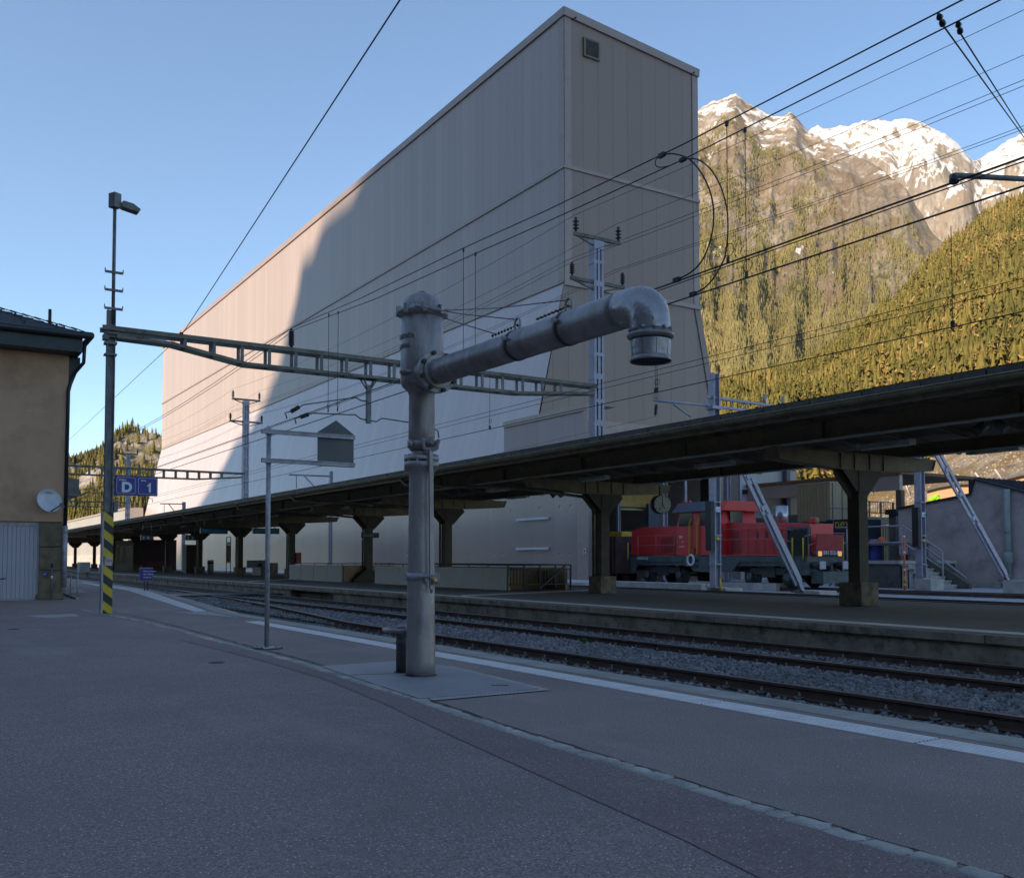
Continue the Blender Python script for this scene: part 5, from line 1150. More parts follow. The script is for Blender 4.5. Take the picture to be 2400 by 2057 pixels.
# blue display boards and platform number boards seen from behind
def board(nm, lb, cat, pxa, pxb, pya, pyb, Y, m, rim=True, txt=None, grp=None):
    a, c = gy(pxa, pya, Y), gy(pxb, pyb, Y); t = thing(nm, lb, cat, ((a.x + c.x) / 2, Y, a.z), grp)
    b = MB(); b.bx(a.x, c.x, Y, Y + .28, c.z, a.z); b.build('case', M['black'], t, bevel=.01); b = MB(); b.bx(a.x + .06, c.x - .06, Y - .012, Y - .001, c.z + .05, a.z - .05); s_ = b.build('screen', m, t)
    for x in (a.x + (c.x - a.x) * .15, a.x + (c.x - a.x) * .85): b = MB(); b.tube([(x, Y + .14, a.z), (x, Y + .14, min(ZC + .1, a.z + .7))], .025, 6); b.build('hanger', M['girder'], t)
    if txt: text('lettering', txt, (a.x + (c.x - a.x) * .1, Y - .018, c.z + (a.z - c.z) * .2), (a.z - c.z) * .75, M['white'], s_)
    return t
board('display_board', 'blue backlit departure board under the canopy left of the fifth column', 'display', 471, 534, 1237, 1251, 60, M['teal_screen'], grp='blue departure boards')
board('display_board', 'blue backlit departure board crossed by the thin sign post', 'display', 594, 655, 1237, 1251, 52, M['teal_screen'], grp='blue departure boards')
board('track_sign', 'dark hanging board reading 2 B above the shelter', 'sign', 331, 360, 1253, 1266, 72, M['grey_panel'], txt='2  B')
board('track_sign', 'dark hanging board reading B 3 right of the shelter', 'sign', 435, 461, 1253, 1266, 66, M['grey_panel'], txt='B  3')
for px, py, lb in ((863, 1254, 'small dark name plate on the column with the flared foot'),):
    y = cols[3]; p = gx(864, 1254, XC1); b = MB(); b.bx(XC1 - .52, XC1 + .5, y - .26, y - .22, p.z - .14, p.z + .14); o = b.build('name_plate', M['hblack']); tag(o, lb, 'sign'); text('lettering', 'Göschenen', (XC1 - .42, y - .268, p.z - .05), .13, M['galv'], o)
# wire clock disc, platform furniture
def on(px, py): return gz(px, py)
p = on(409 + 84, 1344.5)     # litter bin
p = gz(493, 1345); s_ = pxm(p); BN = thing('litter_bin', 'round steel litter bin on the island platform right of the dark cabinet', 'bin', p)
h = s_ * 33; b = MB(); b.lathe([(h * .20, 0), (h * .22, .03), (h * .22, h * .93), (h * .2, h)], p, 20); b.build('body', M['galv'], BN); b = MB(); b.lathe([(h * .225, h * .72), (h * .225, h * .84)], p, 20, cap=False); b.build('opening', M['black'], BN)
p = gz(535, 1344); s_ = pxm(p); PS = thing('poster_stand', 'slim framed poster stand on two legs on the island platform', 'poster stand', p)
hh = s_ * 86; w = s_ * 5; b = MB()
for x in (-w, w): b.bar((p.x + x, p.y, 0), (p.x + x, p.y, hh), .05, .05)
b.bar((p.x - w, p.y, hh), (p.x + w, p.y, hh), .05, .05); b.bar((p.x - w, p.y, hh * .29), (p.x + w, p.y, hh * .29), .04, .04); b.build('frame', M['black'], PS)
b = MB(); b.bx(p.x - w + .03, p.x + w - .03, p.y - .02, p.y + .01, hh * .31, hh * .78); b.build('poster', M['poster'], PS); b = MB(); b.bx(p.x - w + .03, p.x + w - .03, p.y - .02, p.y + .01, hh * .79, hh * .86); b.build('header', M['white'], PS)
# dark red shelter with glazed waiting room at its left
YS_ = gz(320, 1337).y; a, c = gz(318, 1338), gz(318, 1338)
def yrect(px0, px1, py0, py1, Y): A, B_ = gy(px0, py0, Y), gy(px1, py1, Y); return A.x, B_.x, B_.z, A.z
x0, x1, z0, z1 = yrect(318, 413, 1264, 1338, YS_)
SHL = thing('waiting_shelter', 'dark red windowless shelter on the island platform', 'shelter', (x0, YS_, 0)); b = MB(); b.bx(x0, x1, YS_, YS_ + 4, .0, z1); b.build('body', M['shelter'], SHL); b = MB(); b.bx(x0 + .05, x1 - .05, YS_ - .02, YS_ - .001, .45, .95); b.build('red_band', mat('dim_red_band', (.14, .012, .02), .5), SHL)
xa, xb, za, zb2 = yrect(270, 316, 1266, 1338, YS_ + .4); WR = thing('waiting_room', 'white framed glazed waiting room left of the dark red shelter', 'waiting room', (xa, YS_, 0))
b = MB(); b.bx(xa, xb, YS_ + .5, YS_ + 3.5, .0, .75); b.bx(xa, xb, YS_ + .5, YS_ + 3.5, zb2 - .55, zb2)
for x in (xa, xa + (xb - xa) * .2, xa + (xb - xa) * .42, xa + (xb - xa) * .52, xb - .1): b.bx(x, x + .1, YS_ + .5, YS_ + .62, .75, zb2 - .55)
b.build('frame', M['beigeboard'], WR); b = MB(); b.bx(xa + .05, xb - .05, YS_ + .6, YS_ + .64, .75, zb2 - .55); b.build('glazing', M['glass'], WR)
b = MB(); b.bx(xa - .3, xa - .05, YS_ + .3, YS_ + 3.5, 0, zb2 + .1); b.build('side_pier', M['shelter'], WR)
x0, x1, z0, z1 = yrect(437, 461, 1276, 1343, gz(440, 1343).y); yq = gz(440, 1343).y
b = MB(); b.bx(x0, x1, yq, yq + 1.2, 0, z1); tag(b.build('cabinet', M['column'], bevel=.02), 'tall dark cabinet on the island platform right of the shelter', 'cabinet')
b = MB(); b.bx(x0 - .1, x1 - .05, yq + 1.3, yq + 1.4, z1 + .0, z1 + .55); 
# bench group
p = gz(600, 1348); BE = thing('platform_bench', 'grey platform bench with planter blocks just right of the fifth column', 'bench', p); s_ = pxm(p)
L = s_ * 62; b = MB(); b.bx(p.x - .3, p.x + .3, p.y - .2, p.y + .0, 0, .55); b.bx(p.x - 1.0, p.x + .3, p.y - .25, p.y + .25, .55, .62); b.bx(p.x - 1.0, p.x - .92, p.y - .25, p.y + .2, 0, .55); b.build('seat', M['galv'], BE); b = MB(); b.bx(p.x - .6, p.x + .9, p.y + .27, p.y + .35, .55, 1.12); b.build('backrest', M['galv_dark'], BE); b = MB(); b.bx(p.x + .35, p.x + 1.6, p.y - .2, p.y + .8, 0, .92); b.build('planter_block', M['pedestal'], BE)
# little fire box and column notices
p = gx(694, 1309, XC1 - .0); y = cols[4]; b = MB(); b.bx(XC1 + .19, XC1 + .55, y - .30, y - .05, .9, 1.62); tag(b.build('fire_box', M['red_box'], bevel=.02), 'small red box on the right side of the fifth column', 'box')
b = MB(); y = cols[0]; z = zat(XC1, y, 1272); b.bx(XC1 - .186, XC1 - .183, y - .12, y + .12, z - .16, z + .16); tag(b.build('notice_plate', M['hblack']), 'small black notice plate on the first thick column', 'notice')
# ---- stair parapets on the island
W0_ = gz(1189, 1385); W1_ = gz(1040, 1377.5)
XWl = W0_.x; PAR = thing('stair_parapet', 'pale board-clad stair parapet with dark handrail right of the water crane', 'parapet', (XWl, W0_.y, 0))
zt_ = zat(XWl, W0_.y, 1331); yb_ = W0_.y + 12
b = MB(); n = 5
for k in range(n): b.bx(XWl, XWl + .10, W0_.y + k * (yb_ - W0_.y) / n + .01, W0_.y + (k + 1) * (yb_ - W0_.y) / n, .03, zt_)
wl = b.build('panel', M['beigeboard'], PAR)
b = MB()
for k in range(16):
    for z in (.12, zt_ - .12): b.lathe([(.022, -.006), (.001, -.009)], (XWl, W0_.y + .35 + k * .74, z), 8, 'X')
tag(b.build('panel_fixings', M['black'], wl, fix=False), kind='stuff')
XWr = gy(1337, 1381, W0_.y).x
b = MB(); b.bx(XWr - .1, XWr, W0_.y + .2, yb_, 0, zt_); b.build('far_panel', M['tanboard'], PAR)
zh = zt_ + .12; b = MB(); b.tube([(XWl + .05, yb_, zh), (XWl + .05, W0_.y - .02, zh), (XWr, W0_.y - .02, zh)], .028, 6); b.tube([(XWr, W0_.y - .02, zh), (XWr, yb_, zh)], .028, 6)
for k in range(9): b.bar((XWl + .05, W0_.y + k * 1.5, zt_ - .3), (XWl + .05, W0_.y + k * 1.5, zh), .03, .03)
b.build('handrail', M['black'], PAR)
b = MB(); nb = 4; w = (XWr - XWl) / nb
for k in range(nb + 1): b.bar((XWl + k * w, W0_.y - .02, 0 if k in (0, 4) else .12), (XWl + k * w, W0_.y - .02, zh), .05, .05)
for z in (.24, zt_ - .05): b.bar((XWl, W0_.y - .02, z), (XWr, W0_.y - .02, z), .03, .03)
b.bar((XWl + w * 1.9, W0_.y - .06, .05), (XWr - w * .4, W0_.y - .06, zh - .02), .05, .05)
ga = b.build('gate_frame', M['black'], PAR)
b = MB(); k = XWl + .12
while k < XWr: b.bar((k, W0_.y - .02, .24), (k, W0_.y - .02, zt_ - .05), .022, .022); k += .145
b.build('gate_bars', M['black'], ga)
b = MB(); b.bx(XWl + .1, XWr - .05, W0_.y + 1.8, W0_.y + 1.86, .0, zt_ - .12); b.build('inner_board', M['tanboard'], PAR)
# second stairwell left (pale front wall, tan side)
a, c, d = gz(679, 1357.5), gz(802, 1364), gz(923, 1361)
PR2 = thing('stair_parapet', 'low pale board-clad stair parapet with tan side wall behind the flared column foot', 'parapet', a)
zt2 = zat(c.x, c.y, 1324.5); dirv = (c - a)
b = MB()
for k in range(4): q0, q1 = a.lerp(c, k / 4 + .004), a.lerp(c, (k + 1) / 4 - .004); b.bar(q0 + Vector((0, 0, zt2 / 2)), q1 + Vector((0, 0, zt2 / 2)), .08, zt2)
b.build('panel', M['beigeboard'], PR2); b = MB(); b.bar(c + Vector((.05, 0, zt2 / 2)), d + Vector((0, 0, zt2 / 2)), .08, zt2); b.build('side_panel', M['tanboard'], PR2)
b = MB(); U = Vector((0, 0, zt2 + .09)); b.tube([a + U, c + U, d + U], .025, 6)
for k in range(5): q0 = a.lerp(c, k / 4); b.bar(q0 + Vector((0, 0, zt2)), q0 + U, .03, .03)
for k in range(1, 5): q0 = c.lerp(d, k / 4); b.bar(q0 + Vector((0, 0, zt2)), q0 + U, .03, .03)
b.build('handrail', M['black'], PR2)
# sunlit far end: pale blocks and parapets below the far columns
for px0, px1, py0, py1, lb in ((187, 212, 1317, 1331, 'pale sunlit stair parapet at the far end of the island platform'), (238, 262, 1322, 1331, 'low sunlit block beside the far column')):
    Y = 95; A, B_ = gy(px0, py0, Y), gy(px1, py1, Y); b = MB(); b.bx(A.x, B_.x, Y, Y + 1.5, 0, A.z); tag(b.build('far_parapet', M['concrete'], bevel=.03), lb, 'parapet')
# information board on legs between the tracks
p = gx(343, 1374, 7.9); A = gy(329, 1331, p.y); B_ = gy(358, 1360, p.y)
IB = thing('track_notice', 'small dark notice board on two legs standing between platform and track', 'notice board', p)
b = MB(); b.bx(A.x, B_.x, p.y, p.y + .05, B_.z, A.z); nb_ = b.build('board', M['sign_blue'], IB, bevel=.01); b = MB(); b.bx(A.x - .01, B_.x + .01, p.y + .055, p.y + .1, B_.z - .02, A.z + .02); b.build('back_frame', M['galv'], IB)
for x in (A.x + .28, B_.x - .28): b = MB(); b.bar((x, p.y + .08, Z_GR), (x, p.y + .08, B_.z + .1), .04, .04); b.build('leg', M['black'], IB)
hB = A.z - B_.z
for i, t_ in enumerate(('Überschreiten', 'der Geleise', 'verboten')): text('lettering', t_, (A.x + (B_.x - A.x) * .24, p.y - .006, A.z - hB * (.30 + .24 * i)), hB * .17, M['white'], nb_)
# ================================================================ water crane
p0 = gz(988, 1586); CXW, CYW = p0.x, p0.y + .02; K = pxm((CXW, CYW, 1.2))
ZR = lambda py: zat(CXW, CYW, py)
WC = thing('water_crane', 'tall silver-grey cast iron steam-age water crane with a long arm and drooping spout', 'water crane', (CXW, CYW, 0))
cen = (CXW, CYW, 0)
b = MB(); b.smooth = True
r = lambda px: px * K / 2
b.lathe([(r(69), .0), (r(68), .15), (r(66), ZR(1450)), (r(62), ZR(1300)), (r(58), ZR(1180)), (r(57), ZR(1125)), (r(59), ZR(1110)), (r(66), ZR(1103)), (r(80), ZR(1095)), (r(82), ZR(1094)), (r(82), ZR(1083)), (r(60), ZR(1082))], cen, 48)
b.build('lower_column', M['crane'], WC)
b = MB(); b.smooth = True
b.lathe([(r(81), ZR(1079)), (r(82), ZR(1077)), (r(82), ZR(1070)), (r(56), ZR(1068)), (r(49), ZR(1062)), (r(50), ZR(1053))], cen, 40); b.build('upper_flange', M['crane'], WC)
for k in range(10):
    a = k * math.pi / 5 + .2; b = MB(); x, y = CXW + math.cos(a) * r(74), CYW + math.sin(a) * r(74); b.lathe([(.016, ZR(1094) - .02), (.016, ZR(1066))], (x, y, 0), 6)
    if k < 5: b.bar((CXW + math.cos(a) * r(58), CYW + math.sin(a) * r(58), ZR(1105)), (x, y, ZR(1096)), .02, .05)
    b.build('flange_bolt', M['crane'], WC)
b = MB(); b.smooth = True
b.lathe([(r(56), ZR(1055)), (r(60), ZR(1050)), (r(60), ZR(1030)), (r(62), ZR(1028)), (r(62), ZR(1000)), (r(61), ZR(930)), (r(64), ZR(921)), (r(72), ZR(916)), (r(90), ZR(908)), (r(100), ZR(900)), (r(101), ZR(890)), (r(101), ZR(745)), (r(99), ZR(744))], cen, 48); up = b.build('upper_column', M['crane'], WC)
b = MB(); b.smooth = True   # rounded shoulder bosses
for a, zc in ((R(190), 878), (R(250), 906)):
    x, y = CXW + math.cos(a) * r(70), CYW + math.sin(a) * r(70); b.tube([(CXW + math.cos(a + .45) * r(96), CYW + math.sin(a + .45) * r(96), ZR(zc + 1)), (CXW + math.cos(a) * r(108), CYW + math.sin(a) * r(108), ZR(zc)), (CXW + math.cos(a - .45) * r(98), CYW + math.sin(a - .45) * r(98), ZR(zc - 4))], [r(10), r(17), r(11)], 12)
b.build('shoulder_boss', M['crane'], WC)
b = MB(); b.smooth = True
b.lathe([(r(99), ZR(748)), (r(118), ZR(740)), (r(121), ZR(737)), (r(121), ZR(733)), (r(112), ZR(729)), (r(96), ZR(726)), (r(95), ZR(722)), (r(90), ZR(711)), (r(78), ZR(701)), (r(60), ZR(694)), (r(38), ZR(690)), (r(21), ZR(689)), (r(20), ZR(685)), (r(16), ZR(684)), (.001, ZR(684))], cen, 48); cap_ = b.build('dome_cap', M['crane'], WC)
for k in range(8):
    a = k * math.pi / 4 + .42; x, y = CXW + math.cos(a) * r(112), CYW + math.sin(a) * r(112); b = MB(); b.box((x, y, ZR(733)), (.05, .05, ZR(722) - ZR(745)), a); b.build('cap_lug', M['crane'], cap_, bevel=.006)
# raised makers' lettering bent round the drum
def drum_text(body, zc, size, a0, rad):
    me = text('raised_lettering', body, (0, 0, 0), size, M['crane'], None, 'Z', .006).data; o = [o for o in bpy.data.objects if o.data == me][0]
    for v in me.vertices:
        a = a0 + v.co.x / rad; rr = rad + v.co.z + .002; v.co = Vector((CXW + rr * math.cos(a), CYW + rr * math.sin(a), zc + v.co.y))
    o.parent = up
drum_text('UVER&Co', ZR(799), .062, R(154), r(101)); drum_text('INSTR/A', ZR(822), .062, R(154), r(101))
# arm: along the track towards the viewer's right
zA = zat(CXW, CYW - .3, 873); pe_ = gx(1430, 737, CXW); za2 = pe_.z
fl_y = gx(1027, 873, CXW).y
b = MB(); b.smooth = True; b.lathe([(r(84), 0), (r(84), -.001)], (0, 0, 0), 8)
b = MB(); b.smooth = True
ax = Vector((0, pe_.y - fl_y, za2 - zA)).normalized()
A0 = Vector((CXW, fl_y, zA))
b.tube([A0 - ax * .42, A0 - ax * .30, A0 - ax * .12, A0 - ax * .05], [r(62), r(78), r(80), r(76)], 36); b.build('arm_socket', M['crane'], WC)
b = MB(); b.tube([A0 - ax * .055, A0 - ax * .006], r(98), 40); b.tube([A0 - ax * .005, A0 + ax * .03], r(76), 40); fg = b.build('arm_flange', M['crane'], WC, bevel=.004)
sx_ = Vector((1, 0, 0)); sy_ = ax.cross(sx_)
for k in range(8):
    a = k * math.pi / 4 + .3; c_ = A0 + (sx_ * math.cos(a) + sy_ * math.sin(a)) * r(87); b = MB(); b.tube([c_ - ax * .0, c_ + ax * .03], .022, 6); b.build('arm_bolt', M['crane_dark'], fg)
j1 = gx(1213, 806, CXW); j2 = gx(1333, 766, CXW)
K1 = pxm(j1); K2 = pxm(j2); K3 = pxm(pe_)
def onax(y): t = (y - A0.y) / ax.y; return A0 + ax * t
J1, J2 = onax(j1.y), onax(j2.y)
ra = r(66); r1_ = 69 * K1 / 2; r2_ = 71 * K2 / 2; r3_ = ra * 1.07
ra = (r1_ + r(66)) / 2 * .97; rA, rB, rC = ra * .96, ra, ra * 1.04
for nm, a_, c_, q0, q1 in (('arm_pipe', A0 + ax * .03, J1, rA, rA * 1.01), ('arm_pipe', J1, J2, rB, rB * 1.01)):
    b = MB(); n = 14; b.tube([a_.lerp(c_, i / n) for i in range(n + 1)], [q0 + (q1 - q0) * i / n + random.uniform(-.0012, .0012) for i in range(n + 1)], 40); b.build(nm, M['crane'], WC)
for J, rr in ((J1, rB), (J2, rC)):
    b = MB(); b.tube([J - ax * .02, J + ax * .012], rr * 1.035, 40); jo = b.build('pipe_joint', M['crane_dark'], WC)
    b = MB(); top = J + sy_ * (rr * 1.02) * (1 if sy_.z > 0 else -1); b.tube([top + Vector((0, math.cos(t) * .045, .05 + math.sin(t) * .055)) for t in [i * math.pi / 8 for i in range(17)]], .011, 6); b.build('lifting_eye', M['galv'], jo)
    b = MB(); q_ = J + Vector((-rr * .96, -.02, rr * .25)); b.tube([q_, q_ + Vector((-.05, -.01, 0))], .022, 8); b.build('rivet_head', M['galv'], jo)
# elbow and spout
sp_ = gx(1525, 848, CXW); Ys = sp_.y; zl_ = gx(1525, 786, CXW).z; zb3 = sp_.z; Ks = pxm(sp_)
rs_ = 97 * Ks / 2
rE = rs_ * .96
arc0 = onax(Ys + rE * 2.1); b = MB(); n = 10; b.tube([J2.lerp(arc0, i / n) for i in range(n + 1)], [rC + rC * .02 * i / n for i in range(n + 1)], 40); b.build('arm_pipe', M['crane'], WC)
path = [arc0 + ax * -.004]; rad = [rC * 1.02]
P1 = onax(Ys + .02); P2 = Vector((CXW, Ys, zl_))
for i in range(1, 15):
    t = i / 15; p = arc0 * (1 - t) ** 3 + (arc0.lerp(P1, .86)) * (3 * t * (1 - t) ** 2) + Vector((CXW, Ys, P1.z - rE * .25)) * (3 * t * t * (1 - t)) + P2 * t ** 3
    path.append(p); rad.append(rC * 1.02 + (rE - rC * 1.02) * t + math.sin(math.pi * t) * rE * .07)
path.append(P2); rad.append(rE)
b = MB(); b.tube(path, rad, 48)
b.build('elbow', M['crane_glossy'], WC)
b = MB(); b.smooth = True; b.lathe([(rE * 1.0, zl_ + .035), (rE * 1.01, zl_ + .012), (rs_ * 1.14, zl_ + .004), (rs_ * 1.155, zl_ - .006), (rs_ * 1.12, zl_ - .016), (rs_ * 1.0, zl_ - .03)], (CXW, Ys, 0), 48); lip = b.build('spout_lip', M['crane'], WC)
for k in range(12): a = k * math.pi / 6; b = MB(); b.lathe([(.012, 0), (.012, .02)], (CXW + math.cos(a) * rs_ * 1.02, Ys + math.sin(a) * rs_ * 1.02, zl_ + .028), 6); b.build('lip_bolt', M['galv'], lip)
m, nt, bs = newmat('streaked_aluminium'); g_ = _n(nt, 'ShaderNodeNewGeometry').outputs['Position']
c = mixc(nt, ramp(nt, noi(nt, 9, 4, .6, g_), .3, .7), (.30, .28, .28), (.36, .34, .34)); c = mixc(nt, ramp(nt, noi(nt, 14, 4, .7, g_, (1, 1, .07)), .62, .72, 0, .6), c, (.16, .09, .05))
nt.links.new(c, bs.inputs['Base Color']); bs.inputs['Metallic'].default_value = .4; bs.inputs['Roughness'].default_value = .36; bumpn(nt, noi(nt, 11, 3, .6, g_), .45, .03, bs)
b = MB(); b.smooth = True; b.lathe([(rs_ * .99, zl_ - .04), (rs_ * .985, (zl_ + zb3) / 2), (rs_ * .96, zb3 + .035)], (CXW, Ys, 0), 48, cap=False); b.lathe([(rs_ * .9, zb3 + .04), (rs_ * .95, zb3 + .036)], (CXW, Ys, 0), 48, cap=False); so = b.build('spout', m, WC)
b = MB()
for k in range(9):
    a = k * math.pi / 4.5 + .1; b.bar((CXW + math.cos(a) * rs_ * .985, Ys + math.sin(a) * rs_ * .985, zl_ - .045), (CXW + math.cos(a) * rs_ * .962, Ys + math.sin(a) * rs_ * .962, zb3 + .04), .004, .004)
b.build('spout_seams', M['rust'], so)
b = MB(); b.smooth = True; b.lathe([(rs_ * .95, zb3 + .035), (rs_ * 1.01, zb3 + .012), (rs_ * 1.0, zb3), (rs_ * .93, zb3 + .004)], (CXW, Ys, 0), 48, cap=False); b.build('spout_rim', M['crane'], WC)
b = MB(); b.lathe([(rs_ * .94, zb3 + .02), (rs_ * .94, zb3 + .022)], (CXW, Ys, 0), 40)
b.m = 1
for i in range(-7, 8):
    x = i * rs_ / 7.6; h = math.sqrt(max(0, (rs_ * .92) ** 2 - x * x)); b.bar((CXW + x, Ys - h, zb3 + .012), (CXW + x, Ys + h, zb3 + .012), .008, .008); b.bar((CXW - h, Ys + x, zb3 + .010), (CXW + h, Ys + x, zb3 + .010), .008, .008)
b.build('outlet_grille', [M['black'], M['crane_dark']], WC)
# collar clamps, crank bracket and operating rod
ye = CYW - r(62)
b = MB(); b.smooth = True; z_ = (ZR(1035) + ZR(1050)) / 2; hgt = ZR(1035) - ZR(1050)
b.lathe([(r(64), z_ - hgt / 2), (r(65), z_ - hgt / 2), (r(65), z_ + hgt / 2), (r(62), z_ + hgt / 2)], cen, 40); b.tube([(CXW - r(82), CYW - r(20), z_), (CXW - r(60), CYW - r(26), z_)], hgt * .55, 12); b.build('collar', M['crane'], WC)
ca_, sa_ = math.cos(-YAW), math.sin(-YAW)
def loc(u, w, z): return Vector((CXW + u * math.cos(YAW) + w * math.sin(YAW), CYW - u * math.sin(YAW) + w * math.cos(YAW), z))   # u: to the viewer's right, w: away
b = MB(); zc_ = ZR(1046)
xr = r(50); b.tube([loc(r(28), -r(66), ZR(1042)), loc(r(82), -r(60), ZR(1042))], r(13), 14); b.build('crank_roller', M['crane'], WC)
b = MB(); f0 = -r(78)
for a, c in (((r(12), 1035), (r(22), 1057)), ((r(22), 1057), (r(78), 1057)), ((r(78), 1057), (r(84), 1037))): b.bar(loc(a[0], f0, ZR(a[1])), loc(c[0], f0, ZR(c[1])), .035, .035)
for u, py in ((r(12), 1035), (r(84), 1037)): b.bar(loc(u, f0, ZR(py)), loc(u, -r(40), ZR(py)), .035, .035)
b.build('crank_fork', M['crane'], WC, bevel=.006)
b = MB(); b.bar(loc(r(50), f0, ZR(1056)), loc(r(56), f0, ZR(1380)), .045, .03); rod = b.build('operating_rod', M['crane'], WC, bevel=.004)
b = MB(); b.tube([loc(r(55), f0, ZR(1358)), loc(r(56), f0, ZR(1388))], r(7), 10); b.build('rod_sleeve', M['crane'], rod)
z1_, z0_ = ZR(1342), ZR(1359); b = MB(); b.smooth = True; b.lathe([(r(63), z0_), (r(68), z0_), (r(68), z1_), (r(63), z1_)], cen, 40); cb_ = b.build('rod_clamp', M['galv'], WC)
b = MB(); b.bar(loc(-r(62), -r(10), (z0_ + z1_) / 2), loc(-r(84), -r(10), (z0_ + z1_) / 2), .03, z1_ - z0_); b.build('clamp_lug', M['galv'], cb_); b = MB(); b.bar(loc(r(66), -r(10), (z0_ + z1_) / 2), loc(r(86), -r(10), (z0_ + z1_) / 2), .03, z1_ - z0_); b.tube([loc(r(0), f0, ZR(1350)), loc(r(40), f0 - .02, ZR(1350)), loc(r(56), f0 - .03, ZR(1347)), loc(r(76), f0 - .02, ZR(1345))], .014, 8); b.build('clamp_handle', M['galv'], cb_); b = MB(); b.tube([loc(r(30), f0, ZR(1349)), loc(r(30), f0, ZR(1366))], .016, 8); b.build('clamp_pin', M['galv'], cb_)
b = MB(); b.lathe([(.03, -.05), (.03, .0), (.02, .02)], loc(r(70), f0 - .03, ZR(1356)), 10); b.build('padlock', mat('brass_padlock', (.45, .30, .12), .35, .8), cb_)
b = MB(); b.smooth = True; b.prism([loc(r(34), -r(50), ZR(1032)), loc(r(48), -r(34), ZR(1032)), loc(r(60), -r(44), ZR(905)), loc(r(30), -r(70), ZR(905))], (0, 0, .01)); 
b = MB(); b.prism([loc(r(20), -r(58), ZR(905)), loc(r(60), -r(30), ZR(905)), loc(r(60), -r(28), ZR(1025)), loc(r(38), -r(50), ZR(1028))], loc(0, .03, 0) - loc(0, 0, 0)); b.build('stiffening_rib', M['crane'], WC, bevel=.005)
# guy wires from the cap to the arm eyes
e1 = J1 + Vector((0, 0, rB * 1.02 + .09)); e2 = J2 + Vector((0, 0, rC * 1.02 + .09)); lug = Vector((CXW + r(60), CYW - r(106), ZR(735)))
b = MB(); lugL = Vector((CXW - r(80), CYW - r(85), ZR(731)))
for a, c in ((lugL, e1), (lug, e2), (lugL, onax(J1.y + .35) + Vector((0, 0, rB + .03)))): b.tube([a, a.lerp(c, .5) + Vector((0, 0, -.02)), c], .005, 5)
b.build('guy_wire', M['galv_dark'], WC)
b = MB()
a, c = onax(J1.y + .42) + Vector((0, 0, rB + .03)), e1 - Vector((0, 0, .05))
for i in range(9): q_ = a.lerp(c, i / 8); b.lathe([(.001, -.016), (.016, 0), (.001, .016)], q_, 6)
a, c = e2 - Vector((0, -.45, .06)), e2 - Vector((0, 0, .05))
for i in range(9): q_ = a.lerp(c, i / 8); b.box(q_, (.015, .03, .015), i)
b.tube([a, c], .006, 4); b.build('guy_chain', M['rust'], WC)
# dark scuffs near the foot are in the paint; hole rim in the plate
b = MB(); b.lathe([(r(76), .0185), (r(76), .0195)], cen, 40); b.build('plate_hole', M['crack'], cpo)
# valve post behind the column
vp = gz(942, 1578); kv = pxm(vp)
VP = thing('valve_post', 'short greenish-grey iron valve post with a flat handwheel beside the crane foot', 'valve post', vp)
zv = lambda py: zat(vp.x, vp.y, py)
vr = kv * 14; b = MB(); b.smooth = True; b.lathe([(vr, 0), (vr, zv(1510)), (vr * 1.1, zv(1508)), (vr * 1.1, zv(1503)), (vr, zv(1501)), (vr, zv(1490)), (vr * 1.12, zv(1486)), (vr * 1.12, zv(1481))], vp, 28); b.build('post', mat('greenish_iron', (.115, .115, .10), .6, .1, var=.3, vs=6, dirt=(.08, .05, .03), dirt_amt=.7, ds=8), VP)
b = MB(); zc_ = zv(1475); b.tube([(vp.x + math.cos(t) * kv * 42, vp.y + math.sin(t) * kv * 42, zc_) for t in [i * math.pi / 16 for i in range(33)]], kv * 5, 10, cap=False); b.lathe([(kv * 12, -.01), (kv * 14, .03), (kv * 10, .05)], (vp.x, vp.y, zc_), 16)
for k in range(4): a = k * math.pi / 2 + .4; b.bar((vp.x, vp.y, zc_), (vp.x + math.cos(a) * kv * 42, vp.y + math.sin(a) * kv * 42, zc_), .03, .02)
b.build('handwheel', M['crane'], VP)
b = MB(); a = gz(925, 1576); b.lathe([(vr * 1.35, .0185), (vr * 1.35, .0195)], (vp.x, vp.y, 0), 24); b.build('plate_hole', M['crack'], cpo)
b = MB(); h_ = gz(1172, 1610); b.box((h_.x, h_.y, .0195), (.16, .05, .002), -.5); b.build('plate_slot', M['rust'], cpo)
# ================================================================ thin post with a blank house-shaped sign
sp = gz(625, 1519); Yp = sp.y; kp = pxm(sp)
SG = thing('sign_post', 'slim galvanised post with two arms carrying a blank grey house-shaped panel seen from behind', 'sign', sp)
zp = lambda py: zat(sp.x, Yp, py)
b = MB(); b.lathe([(kp * 5.6, 0), (kp * 5.6, zp(999))], sp, 20); b.build('post', M['galv'], SG)
b = MB(); b.lathe([(kp * 38, .004), (kp * 38, .008)], sp, 28); b.build('tar_ring', M['crack'], SG); b = MB(); b.box((sp.x, sp.y, .016), (kp * 46, kp * 46, .016), .3)
for s1 in (-1, 1):
    for s2 in (-1, 1): b.lathe([(.014, 0), (.014, .035)], (sp.x + s1 * kp * 17, sp.y + s2 * kp * 17, .02), 6)
b.build('base_plate', M['galv'], SG)
c0 = [gy(x, y, Yp - .08) for x, y in ((613, 1010), (831, 1023), (613, 1078), (831, 1092))]
for a, c in ((c0[0], c0[1]), (c0[2], c0[3])):
    b = MB(); zc_ = (a.z + c.z) / 2; zc_ = a.z; b.bar(a, Vector((c.x, c.y, a.z)), .05, kp * 10); b.bar(a + Vector((0, -.032, kp * 4)), Vector((c.x, c.y - .032, a.z + kp * 4)), .012, .012); b.build('arm', M['galv'], SG)
b = MB()
